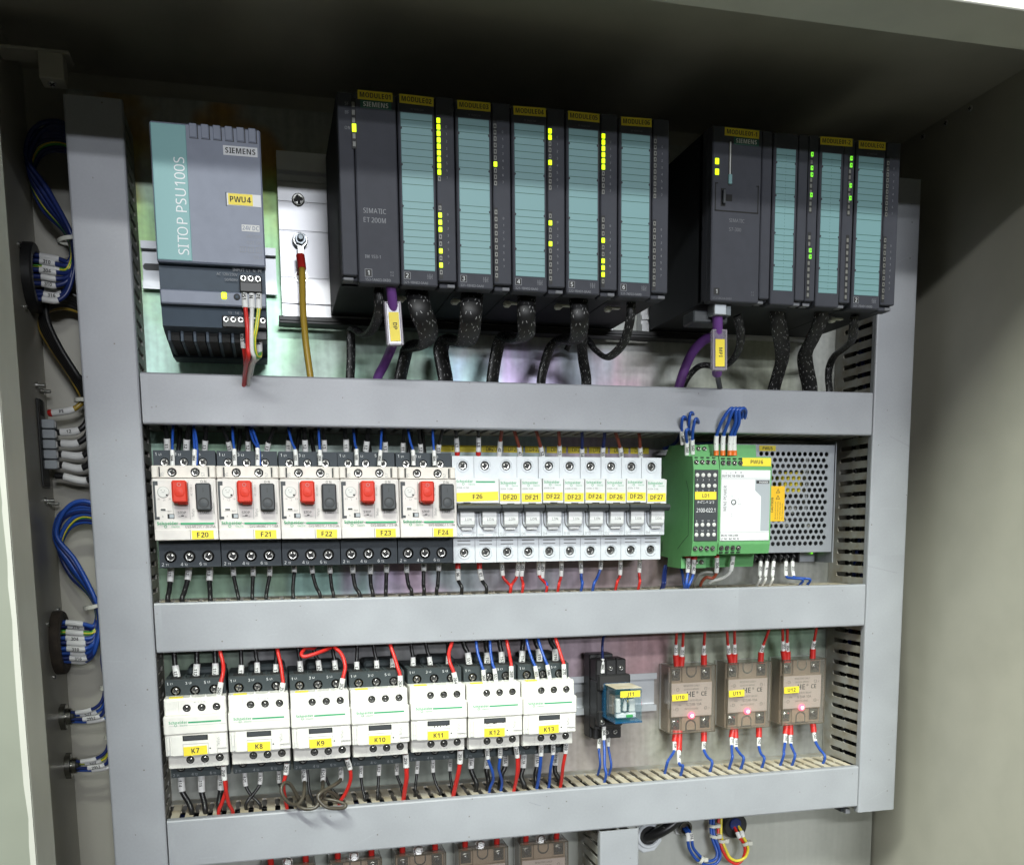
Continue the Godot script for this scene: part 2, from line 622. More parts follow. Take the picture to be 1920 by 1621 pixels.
	# zinc plate with the rainbow film of its passivation and lamp reflections painted in, drawn vertically
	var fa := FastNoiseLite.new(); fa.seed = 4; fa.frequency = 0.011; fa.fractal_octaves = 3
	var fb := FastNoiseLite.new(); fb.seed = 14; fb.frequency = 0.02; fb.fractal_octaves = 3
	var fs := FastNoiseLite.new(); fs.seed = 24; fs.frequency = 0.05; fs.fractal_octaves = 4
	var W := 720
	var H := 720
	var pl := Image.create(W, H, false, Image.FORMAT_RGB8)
	# film colours where they lie on the sheet, upper left lamp reflections painted in: (x, y in mm from its top left corner, reach, colour)
	var film_and_reflections := [[50, 40, 20, Color(0.34, 0.22, 0.06)], [48, 60, 20, Color(0.52, 0.44, 0.07)], [48, 82, 22, Color(0.46, 0.58, 0.14)], [146, 42, 20, Color(0.46, 0.26, 0.06)], [146, 60, 18, Color(0.58, 0.48, 0.08)], [146, 80, 22, Color(0.52, 0.66, 0.18)], [140, 112, 34, Color(0.44, 0.80, 0.42)], [50, 110, 34, Color(0.50, 0.76, 0.34)], [90, 150, 50, Color(0.52, 0.86, 0.64)], [70, 210, 56, Color(0.64, 0.90, 0.80)], [150, 175, 36, Color(0.54, 0.84, 0.60)], [190, 200, 50, Color(0.50, 0.62, 0.55)], [235, 215, 26, Color(0.34, 0.52, 0.38)], [268, 205, 20, Color(0.36, 0.66, 0.60)], [295, 215, 22, Color(0.52, 0.68, 0.86)], [330, 212, 22, Color(0.46, 0.66, 0.66)], [362, 216, 22, Color(0.60, 0.46, 0.74)], [395, 212, 22, Color(0.56, 0.66, 0.74)], [425, 216, 24, Color(0.76, 0.50, 0.62)], [455, 205, 24, Color(0.70, 0.62, 0.64)], [480, 215, 50, Color(0.46, 0.48, 0.46)], [540, 215, 50, Color(0.40, 0.42, 0.33)],
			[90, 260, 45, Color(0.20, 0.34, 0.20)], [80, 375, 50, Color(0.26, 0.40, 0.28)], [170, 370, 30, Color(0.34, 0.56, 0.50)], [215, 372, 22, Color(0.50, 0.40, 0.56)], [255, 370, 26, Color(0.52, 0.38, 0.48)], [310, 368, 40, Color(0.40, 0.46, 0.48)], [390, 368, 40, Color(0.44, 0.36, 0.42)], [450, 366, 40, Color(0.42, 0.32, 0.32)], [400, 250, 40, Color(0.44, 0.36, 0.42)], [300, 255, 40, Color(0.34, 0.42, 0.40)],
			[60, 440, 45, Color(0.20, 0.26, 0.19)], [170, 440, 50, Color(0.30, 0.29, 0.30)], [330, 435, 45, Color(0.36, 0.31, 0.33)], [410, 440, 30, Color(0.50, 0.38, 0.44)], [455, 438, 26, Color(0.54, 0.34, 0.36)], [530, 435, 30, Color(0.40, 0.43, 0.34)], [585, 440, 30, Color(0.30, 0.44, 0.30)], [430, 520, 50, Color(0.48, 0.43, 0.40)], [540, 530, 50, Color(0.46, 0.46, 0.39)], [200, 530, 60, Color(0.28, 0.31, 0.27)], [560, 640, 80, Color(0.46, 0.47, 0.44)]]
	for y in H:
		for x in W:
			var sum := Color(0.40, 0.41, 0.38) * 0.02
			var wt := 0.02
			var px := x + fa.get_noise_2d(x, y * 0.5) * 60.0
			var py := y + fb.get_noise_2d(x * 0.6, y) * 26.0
			for f in film_and_reflections:
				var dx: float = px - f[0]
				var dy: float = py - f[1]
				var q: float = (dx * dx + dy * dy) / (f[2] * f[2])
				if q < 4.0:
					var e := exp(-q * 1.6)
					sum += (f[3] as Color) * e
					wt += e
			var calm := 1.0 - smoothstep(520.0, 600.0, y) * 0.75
			var st := (1.0 + (fs.get_noise_2d(x * 2.6, y * 0.16) * 0.2 + fs.get_noise_2d(x * 3.0, y * 3.0) * 0.14) * calm) / wt * (1.0 - smoothstep(230.0, 255.0, y) * 0.32 + smoothstep(520.0, 600.0, y) * 0.3)  # painted darker below the upper trunking, its shade put into the colour
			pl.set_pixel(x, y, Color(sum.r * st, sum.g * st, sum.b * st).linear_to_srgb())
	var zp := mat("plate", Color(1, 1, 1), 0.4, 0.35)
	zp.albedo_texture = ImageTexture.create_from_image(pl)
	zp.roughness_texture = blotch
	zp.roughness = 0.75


# ------------------------------------------------------------------ the cabinet
func cabinet() -> void:
	var t := thing("electrical_cabinet", "grey green sheet steel cabinet whose open interior holds all the devices", "cabinet")
	var xl := -85.0
	var xr := 666.0
	var top := 377.0
	var bot := -1350.0
	var zb := -22.0
	var front := 304.0
	part(t, "back_wall", sh().box("paint_inside", v3(xl - 2, bot, zb - 2), v3(xr + 2, top, zb), 0))
	part(t, "left_wall", sh().box("paint_inside", v3(xl - 2, bot, zb), v3(xl, top, 264), 0))
	part(t, "right_wall", sh().box("paint_inside", v3(xr, bot, zb), v3(xr + 2, top, 264), 0))
	part(t, "roof_panel", sh().box("paint_inside", v3(xl - 2, top, zb - 2), v3(xr + 2, top + 2, 264), 0))
	part(t, "floor_panel", sh().box("paint_inside", v3(xl - 2, bot - 2, zb - 2), v3(xr + 2, bot, 264), 0))
	# the folded frame round the door opening
	var f := sh()
	f.box("paint_header", v3(xl - 2, 331, 262), v3(xr + 2, top + 3, 264), 0.3)
	f.box("paint_header", v3(-44.5, 330, 262), v3(642, 332, front), 0.5)
	f.box("paint_white", v3(-42, 328.4, front), v3(640, 400, front + 2), 0.6)
	part(t, "header_frame", f)
	for e in [[xl - 2, -44.5, -1], [642.0, xr + 2, 1]]:
		var s := sh()
		s.box("paint_header", v3(e[0], bot, 260), v3(e[1], 331, 262), 0.3)
		var xi: float = e[1] if e[2] < 0 else e[0]
		s.box("paint_header", v3(xi - 1, bot, 262), v3(xi + 1, 330, front), 0.5)
		part(t, "side_frame", s)
	# worn front rim on the left
	var r := sh()
	r.box("paint_outside", v3(-140, bot, front), v3(-44.9, 400, front + 2), 0.5)
	part(t, "front_rim", r)
	var w := sh()
	rng.seed = 5
	var edge := PackedVector2Array([Vector2(-43.6, bot), Vector2(-43.6, 400)])
	var y := 400.0
	while y > bot:
		edge.append(Vector2(-46.0 - rng.randf_range(-0.5, 0.7) - (1.4 if rng.randf() < 0.06 else 0.0), y))
		y -= rng.randf_range(3, 26)
	edge.append(Vector2(-46.0, bot + 0.01))
	w.prism_z("paint_worn", edge, front + 1.4, front + 2.15)
	part(t, "worn_edge", w, "edge of the front rim with its paint rubbed down to white")
	var rr := sh()
	rr.box("paint_outside", v3(642.4, bot, front), v3(740, 400, front + 2), 0.5)
	part(t, "front_rim", rr)
	# hinge bracket and bolts under the roof
	var hb := sh().box("paint_inside", v3(-84, 352, 48), v3(-38, 354, 68), 0.5).box("paint_inside", v3(-58, 335, 52), v3(-42, 352, 68), 0.6)
	part(t, "hanger_bracket", hb)
	screw(t, -51, 334.6, 61, 2.6, "zinc", false, Vector3(0, -1, 0.3))
	for k in 3:
		screw(t, 665, 371, 32.0 + 30.0 * k, 2.4, "zinc", false, Vector3(-1, 0, 0))
	# mounting plate
	var p := thing("mounting_plate", "zinc plated mounting plate with rainbow tints and painted reflections behind all the devices", "mounting plate")
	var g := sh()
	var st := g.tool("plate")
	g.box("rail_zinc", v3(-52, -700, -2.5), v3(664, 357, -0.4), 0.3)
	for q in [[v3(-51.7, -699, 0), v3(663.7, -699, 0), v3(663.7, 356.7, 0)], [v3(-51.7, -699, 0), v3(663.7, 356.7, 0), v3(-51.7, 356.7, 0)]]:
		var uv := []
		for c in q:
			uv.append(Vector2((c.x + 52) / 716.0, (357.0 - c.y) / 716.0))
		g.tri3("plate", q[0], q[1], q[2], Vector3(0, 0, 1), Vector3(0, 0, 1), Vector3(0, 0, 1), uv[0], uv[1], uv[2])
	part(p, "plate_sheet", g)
	st = null


# slotted trunking along +x in its own frame: width w up +y, depth 65 out of the plate
func trunking(label: String, at: Vector3, length: float, w: float, turn: float, dust_top: bool, first := 4.6, short_cover := 0.0) -> Node3D:
	var t := thing("slotted_trunking", label, "trunking", at)
	t.rotation.z = turn
	var s := sh()
	s.box("duct_slat", v3(0, 0, 0.6), v3(length, w, 2.2), 0.2)
	s.box("duct_slat", v3(0, 0.2, 2.2), v3(length, 1.7, 14), 0.2)
	s.box("duct_slat", v3(0, w - 1.7, 2.2), v3(length, w - 0.2, 14), 0.2)
	part(t, "base_channel", s)
	# the cover: a shallow U with rounded shoulders
	var zf := 65.0 - (0.9 if turn == 0.0 else 0.0)
	var gap := 1.3 if turn == 0.0 else 0.0
	var c := sh()
	c.prism_x("duct", poly([zf - 6.5, -0.9, zf - 1.6, -0.9, zf - 0.5, -0.5, zf, 0.5, zf, w - 0.5, zf - 0.5, w + 0.5, zf - 1.6, w + 0.9, zf - 6.5, w + 0.9, zf - 6.5, w + 0.1, zf - 1.8, w + 0.1, zf - 1.4, w - 0.4, zf - 1.4, 0.4, zf - 1.8, -0.1, zf - 6.5, -0.1]), gap, length - gap - short_cover)
	part(t, "cover", c)
	# slats: each a tongue with the two nicks where it can be snapped off
	for side in 2:
		var m := "duct_dust" if (dust_top and side == 1) else "duct_slat"
		var key := "slat" + m
		if not meshes.has(key):
			var g := sh()
			g.prism_y(m, poly([-4.4, 0, -3.2, 1.2, -3.1, 19.4, -3.9, 20.5, -3.9, 21.5, -3.1, 22.6, -3.2, 43.8, -4.7, 45.4, -5.2, 47, 5.2, 47, 4.7, 45.4, 3.2, 43.8, 3.1, 22.6, 3.9, 21.5, 3.9, 20.5, 3.1, 19.4, 3.2, 1.2, 4.4, 0]), 0.0, 1.5)
			meshes[key] = g.mesh()
		var x := first
		while x < length - 3.0:
			put(t, "slat", meshes[key], v3(x, 0.2 if side == 0 else w - 1.7, 13.8))
			x += 10.5
	return t


func all_trunking() -> void:
	trunking("upper horizontal grey trunking under the control modules", v3(-6.2, 106.4, 0), 609.4, 35.2, 0, false, 337.8 - 31 * 10.5 - 6.15)
	trunking("middle horizontal grey trunking between breakers and contactors, dusty on top", v3(-6.2, -62.6, 0), 609.4, 36, 0, true, 337.8 - 31 * 10.5 - 6.15)
	trunking("lower horizontal grey trunking under the contactors, dusty on top", v3(-6.2, -231.6, 0), 609.4, 36.6, 0, true, 337.8 - 31 * 10.5 - 6.15)
	trunking("tall vertical grey trunking along the left edge of the plate", v3(-6.6, -700, 0), 1027, 36.8, PI / 2, false)
	trunking("tall vertical grey trunking along the right edge of the plate", v3(640.4, -238, 0), 560, 36.8, PI / 2, false)
	trunking("short vertical grey trunking in the bottom row right of the cut off relays", v3(384, -700, 0), 466, 34.4, PI / 2, false)
	# wires lying inside the trunking, seen only as dark strands through the slots
	rng.seed = 77
	for d in [[v3(0, 124, 0), 600.0, false], [v3(0, -45, 0), 600.0, false], [v3(0, -213, 0), 600.0, false], [v3(-25, -600, 0), 920.0, true], [v3(622, -230, 0), 545.0, true]]:
		var s := sh()
		for k in 15:
			var pts := PackedVector3Array()
			var n := 9
			for i in n:
				var u: float = d[1] * i / (n - 1)
				var off := rng.randf_range(-9, 9)
				pts.append(d[0] + (v3(off, u, rng.randf_range(8, 50)) if d[2] else v3(u, off, rng.randf_range(8, 50))))
			s.tube("wire_" + ["black", "black", "black", "navy", "black"][k % 5], smooth(pts, 4), 2.0, 2.0, 6)
		var o := MeshInstance3D.new()
		o.name = numbered("trunking_wiring")
		o.mesh = s.mesh()
		add_child(o)
		o.set_meta("kind", "stuff")
		o.set_meta("label", "dark mass of wires lying inside the slotted trunking")
		o.set_meta("category", "wiring")


# ------------------------------------------------------------------ rails
func rails() -> void:
	var g := "mounting rails on the plate"
	for d in [["top hat rail behind the upper left power supply", -5.0, 96.0, 213.6, 35.4], ["top hat rail behind the motor breakers and miniature breakers", -4.0, 512.0, 30.0, 35.0], ["top hat rail behind the contactors, bare on both sides of the plug-in relay", -4.0, 424.0, -141.5, 35.4]]:
		var t := thing("mounting_rail", d[0], "rail", v3(d[1], d[3], 0), g)
		var L: float = d[2] - d[1]
		var s := sh()
		var h: float = d[4]
		s.prism_x("rail_zinc", poly([0.6, 5, 0.6, h - 5, 1.6, h - 4.4, 7.2, h - 4.4, 7.2, h, 8.2, h, 8.2, h - 5.6, 2.0, h - 5.6, 1.8, h - 6.6, 1.8, 6.6, 2.0, 5.6, 8.2, 5.6, 8.2, 0, 7.2, 0, 7.2, 4.4, 1.6, 4.4]), 0, L)
		part(t, "rail_profile", s)
		var x := 8.0
		while x < L - 6:
			if d[3] > 200 or x > 330:
				var q := sh()
				var pl := PackedVector2Array()
				for k in 20:
					var a := TAU * k / 20
					pl.append(Vector2(cos(a) * 2.6 + (5 if cos(a) > 0 else -5), sin(a) * 2.6))
				q.prism_z("hole_grey", pl, 1.85, 2.0)
				put(t, "slot", q.mesh(), v3(x, h / 2, 0))
			x += 25.0
	# the wide aluminium rail of the control modules
	for d in [["wide aluminium rail carrying the left group of control modules", 99.4, 378.0], ["wide aluminium rail carrying the right group of control modules", 405.0, 574.0]]:
		var t := thing("profile_rail", d[0], "rail", v3(d[1], 195, 0), "aluminium profile rails")
		var L: float = d[2] - d[1]
		var s := sh()
		s.prism_x("aluminium", poly([0.6, 0, 13, 0, 13, 7.6, 10.2, 8.2, 10.2, 11.5, 12.5, 12, 12.5, 15.4, 9.6, 16, 9.6, 31.4, 9.0, 31.7, 9.0, 32.2, 9.6, 32.5, 9.6, 67, 9.0, 67.4, 9.0, 67.9, 9.6, 68.2, 9.6, 88.6, 9.0, 89, 9.0, 89.5, 9.6, 90, 9.6, 104, 6.5, 106, 6.5, 111, 12.4, 112, 12.4, 126, 0.6, 126]), 0, L)
		part(t, "rail_profile", s)
		if d[1] < 200:
			screw(t, 15.6, 91, 10.4, 5.0, "nickel")
			part(t, "washer", sh().cyl("zinc", v3(15.8, 33, 9.6), Vector3(0, 0, 1), 5.4, 0.8, 22))
			screw(t, 15.8, 33, 10.6, 4.2, "zinc")
			var b := sh().cyl("zinc", v3(15.8, 59.5, 9.6), Vector3(0, 0, 1), 6.4, 0.9, 24).cyl("steel_mid", v3(15.8, 59.5, 16.2), Vector3(0, 0, 1), 4.8, 3.6, 6, 0.5).cyl("steel_dark", v3(15.8, 59.5, 19.6), Vector3(0, 0, 1), 2.6, 4.0, 16, 0.8)
			part(t, "earth_bolt", b)
			part(t, "ring_lug", sh().cyl("steel_dark", v3(15.8, 59.5, 10.4), Vector3(0, 0, 1), 5.9, 4.6, 20).cyl("zinc", v3(15.8, 59.5, 15.0), Vector3(0, 0, 1), 5.6, 1.0, 20).box("zinc", v3(13.4, 44, 15.0), v3(18.2, 56, 16.2), 0.3))
	var br := thing("cable_bracket", "dark flat bracket bar under both groups of control modules", "bracket", v3(96, 189.5, 6))
	part(br, "bar", sh().box("black_plastic", v3(0, 0, 0), v3(372, 2.0, 16), 0.4).box("black_plastic", v3(0, 2.0, 14), v3(372, 5.5, 16), 0.4))


# ------------------------------------------------------------------ motor protection breakers
func arc_logo(s: Shape, x: float, y: float, h: float, w: float, bar: float) -> void:
	s.text("ink_green", "Schneider", v3(x, y, 0.06), h, -1, true, Vector3(1, 0, 0), Vector3(0, 0, 1), w)
	s.text("ink_green", "Electric", v3(x + w, y - h * 0.95, 0.06), h * 0.6, 1, false, Vector3(1, 0, 0), Vector3(0, 0, 1), w * 0.55)
	s.lathe("ink_green", v3(x + w * 0.36, y - h * 0.55, 0), Vector3(0, 0, 1), [Vector2(h * 0.34, 0), Vector2(h * 0.5, 0.06), Vector2(h * 0.36, 0.06)], 14)
	if bar > 0.0:
		s.box("ink_green", v3(x + w + 0.6, y + 0.05, 0), v3(x + w + 0.6 + bar, y + h * 0.62, 0.07), 0.0)


func motor_breaker(x0: float, tag: String, art: String, dial: Array) -> void:
	var t := thing("motor_breaker", "cream and dark grey motor breaker with red and black push buttons, tagged %s" % tag, "circuit breaker", v3(x0, 0, 0), "row of motor breakers")
	t.rotation.z = rng.randf_range(-0.004, 0.004)
	var s := sh()
	s.box("gv_dark", v3(0.3, 20.5, 8), v3(44.7, 75, 58), 0.5)
	for yy in [[0.0, 20.5], [75.0, 87.4]]:
		s.box("gv_dark", v3(0.3, yy[0], 8), v3(44.7, yy[1], 56.2), 0.6)
	part(t, "body", s)
	# terminal fronts with real screw wells
	var lo := sh()
	lo.hole_plate("gv_dark", "hole", "hole", [[0.4, 0.5, 15.2, 20.3, 8.4, 8.4, 4.5], [15.2, 0.5, 29, 20.3, 22, 8.4, 4.5], [29, 0.5, 44.6, 20.3, 35.6, 8.4, 4.5]], 58.2, 2.0)
	lo.prism_x("gv_dark", poly([56, 0.5, 58.2, 0.5, 56, 0.0]), 0.4, 44.6)
	lo.box("gv_dark", v3(0.4, 20.2, 56), v3(44.6, 21.4, 58.2), 0)
	for k in 3:
		lo.text("ink_white", ["2", "4", "6"][k], v3(2.6 + 13.6 * k, 1.6, 58.26), 2.3, 0)
		lo.text("ink_white", ["T1", "T2", "T3"][k], v3(5.6 + 13.6 * k, 1.6, 58.26), 1.6, 0)
	part(t, "terminal_block", lo)
	var up := sh()
	up.hole_plate("gv_dark", "hole", "hole", [[0.4, 75.2, 15.2, 87.2, 8.4, 78.6, 4.3 * 0.75], [15.2, 75.2, 29, 87.2, 22, 78.6, 4.3 * 0.75], [29, 75.2, 44.6, 87.2, 35.6, 78.6, 4.3 * 0.75]], 58.2, 2.0)
	for k in 3:
		up.text("ink_white", ["1", "3", "5"][k], v3(2.4 + 13.8 * k, 83.4, 58.26), 2.1, 0)
		up.text("ink_white", ["L1", "L2", "L3"][k], v3(5.4 + 13.8 * k, 83.4, 58.26), 1.5, 0)
	part(t, "terminal_block", up)
	for k in 3:
		screw(t, 8.4 + 13.6 * k, 8.4, 56.6, 3.5, "nickel")
		screw(t, 8.4 + 13.6 * k, 78.6, 56.8, 3.0, "nickel")
	# cream strip with the two control screws
	var c := sh()
	c.box("gv_cream", v3(0.0, 66.0, 58), v3(45, 75.2, 72), 0.5)
	c.hole_plate("gv_cream", "hole", "hole", [[6.2, 66.6, 22.4, 74.4, 14.4, 70.2, 3.3], [22.4, 66.6, 38.8, 74.4, 30.6, 70.2, 3.3]], 74.0, 1.6)
	c.box("gv_cream", v3(6.0, 66.4, 71.5), v3(39.0, 66.62, 74), 0.0)
	c.box("gv_cream", v3(6.0, 74.38, 71.5), v3(39.0, 74.6, 74), 0.0)
	c.box("gv_cream", v3(0.4, 66.4, 72), v3(4.6, 74.6, 74), 0.4)
	c.box("gv_cream", v3(40.6, 66.4, 72), v3(44.6, 74.6, 74), 0.4)
	for x in [5.0, 39.4]:
		c.box("recess", v3(x, 67.0, 70), v3(x + 0.9, 74.2, 72.6), 0.0)
	c.text("ink_grey", "95", v3(8.4, 68.6, 74.05), 2.2, 0, false, Vector3(0, 1, 0))
	c.text("ink_grey", "57", v3(37.2, 68.6, 74.05), 2.2, 0, false, Vector3(0, 1, 0))
	part(t, "control_strip", c)
	for x in [14.4, 30.6]:
		screw(t, x, 70.2, 73.2, 2.7, "nickel")
	# cream front
	var f := sh()
	f.box("gv_white", v3(0.15, 20.8, 57), v3(44.85, 65.6, 77.2), 0.8)
	f.box("gv_white", v3(2.2, 33.0, 77.0), v3(43.2, 64.6, 78.0), 0.4)
	f.box("gv_white", v3(0.3, 21.0, 77.0), v3(44.7, 28.6, 78.0), 0.35)
	part(t, "front_cover", f)
	var d := sh()
	d.box("panel_dark", v3(0.9, 36.0, 77.2), v3(2.4, 63.6, 77.9), 0.1).box("panel_dark", v3(0.9, 60.6, 77.2), v3(4.4, 63.6, 78.15), 0.1).box("panel_dark", v3(0.9, 36.0, 77.2), v3(4.4, 38.0, 78.15), 0.1)
	for x in [13.8, 25.4]:
		d.box("ink_soft", v3(x, 36.0, 77.9), v3(x + 0.3, 63.6, 78.06), 0.0)
	d.box("ink_soft", v3(24.8, 21.4, 77.9), v3(25.2, 28.4, 78.06), 0)
	part(t, "front_groove", d)
	var pr := sh()
	arc_logo(pr, 2.4, 32.2, 2.2, 15.6, 23.4)
	pr.text("ink", art, v3(43.0, 29.8, 0.06), 1.65, 1, false, Vector3(1, 0, 0), Vector3(0, 0, 1), 25.0)
	pr.text("ink", "O N", v3(36.2, 62.4, 0.6), 1.8, 0)
	pr.text("ink", "STOP", v3(20.0, 40.0, 0.6), 1.75, 0)
	pr.text("ink", "START", v3(36.0, 39.8, 0.6), 1.75, 0)
	pr.text("ink", "TEST", v3(11.4, 41.4, 0.6), 1.0, 0)
	pr.text("ink_soft", "TeSys", v3(28.6, 40.6, 0.6), 1.7, 0, false, Vector3(0, 1, 0))
	pr.text("ink_soft", "AC-3 kW 2", v3(28.0, 57.0, 0.6), 1.3, 0, false, Vector3(0, 1, 0))
	pr.text("ink_soft", "IEC/EN 60947", v3(43.0, 44.0, 0.6), 1.0, 0, false, Vector3(0, 1, 0), Vector3(0, 0, 1), 9.0)
	pr.box("ink", v3(17.4, 38.0, 0.5), v3(19.6, 38.2, 0.56), 0).box("ink", v3(19.4, 38.2, 0.5), v3(21.2, 39.0, 0.56), 0).text("ink", "I>", v3(22.6, 37.4, 0.6), 1.1, 0)
	pr.text("ink", "A", v3(6.6, 37.6, 0.6), 1.2, 0)
	put(t, "front_print", pr.mesh(), v3(0, 0, 77.95))
	var n := sh()
	n.box("k_cream", v3(4.8, 42.0, 77.8), v3(9.4, 44.2, 78.5), 0.2).box("recess", v3(5.4, 42.5, 78.3), v3(8.8, 43.7, 78.6), 0.0)
	n.box("recess", v3(9.8, 36.6, 77.8), v3(14.6, 40.0, 78.1), 0.0).box("panel_grey", v3(11.2, 37.0, 78.0), v3(14.2, 39.6, 78.6), 0.2)
	part(t, "test_slide", n)
	# setting dial
	var dl := sh()
	dl.lathe("ink_soft", v3(7.9, 55.6, 77.9), Vector3(0, 0, 1), [Vector2(4.15, 0), Vector2(4.15, 0.2), Vector2(3.85, 0.2)], 28)
	dl.lathe("dial", v3(7.9, 55.6, 77.7), Vector3(0, 0, 1), [Vector2(3.85, 0), Vector2(3.85, 0.7), Vector2(3.5, 0.9), Vector2(0, 0.9)], 28)
	dl.box("ink_soft", v3(6.2, 56.8, 78.5), v3(6.9, 57.4, 78.66), 0).box("ink_soft", v3(8.6, 56.6, 78.5), v3(9.2, 57.2, 78.66), 0).box("ink_soft", v3(6.8, 55.4, 78.5), v3(8.8, 55.75, 78.66), 0)
	dl.box("ink", v3(9.6, 53.0, 78.5), v3(10.9, 54.2, 78.7), 0)
	for k in 3:
		dl.text("ink", dial[k], [v3(4.4, 50.2, 78.06), v3(8.2, 49.4, 78.06), v3(12.0, 50.2, 78.06)][k], 1.1, 0)
	part(t, "setting_dial", dl)
	# stop and start buttons
	var rb := sh()
	rb.box("red_plastic", v3(14.6, 47.6, 77.5), v3(25.2, 63.6, 90.0), 1.2)
	rb.box("red_plastic", v3(18.0, 46.6, 77.5), v3(25.0, 48.4, 86.0), 0.5)
	rb.lathe("red_plastic", v3(19.9, 55.2, 89.4), Vector3(0, 0, 1), [Vector2(4.2, 0.3), Vector2(3.0, 0.85), Vector2(0, 1.1)], 20)
	rb.lathe("ink_soft", v3(19.9, 60.6, 90.0), Vector3(0, 0, 1), [Vector2(1.35, 0), Vector2(1.35, 0.06), Vector2(1.1, 0.06)], 18)
	part(t, "stop_button", rb)
	var bb := sh()
	bb.box("panel_dark", v3(30.6, 42.2, 77.5), v3(41.4, 61.8, 85.5), 1.0)
	bb.lathe("recess", v3(36, 47.6, 85.45), Vector3(0, 0, 1), [Vector2(3.9, 0), Vector2(3.9, 0.12), Vector2(3.4, 0.12), Vector2(3.0, 0.1)], 20)
	bb.lathe("panel_dark", v3(36, 47.6, 85.3), Vector3(0, 0, 1), [Vector2(3.2, 0), Vector2(2.4, 0.3), Vector2(0, 0.45)], 20)
	bb.text("recess", "I", v3(36, 55.6, 85.58), 2.6, 0)
	part(t, "start_button", bb)
	sticker(t, 26.0, 21.4, 41.4, 27.8, 78.0, tag, 3.6, true, rng.randf_range(-0.03, 0.025))


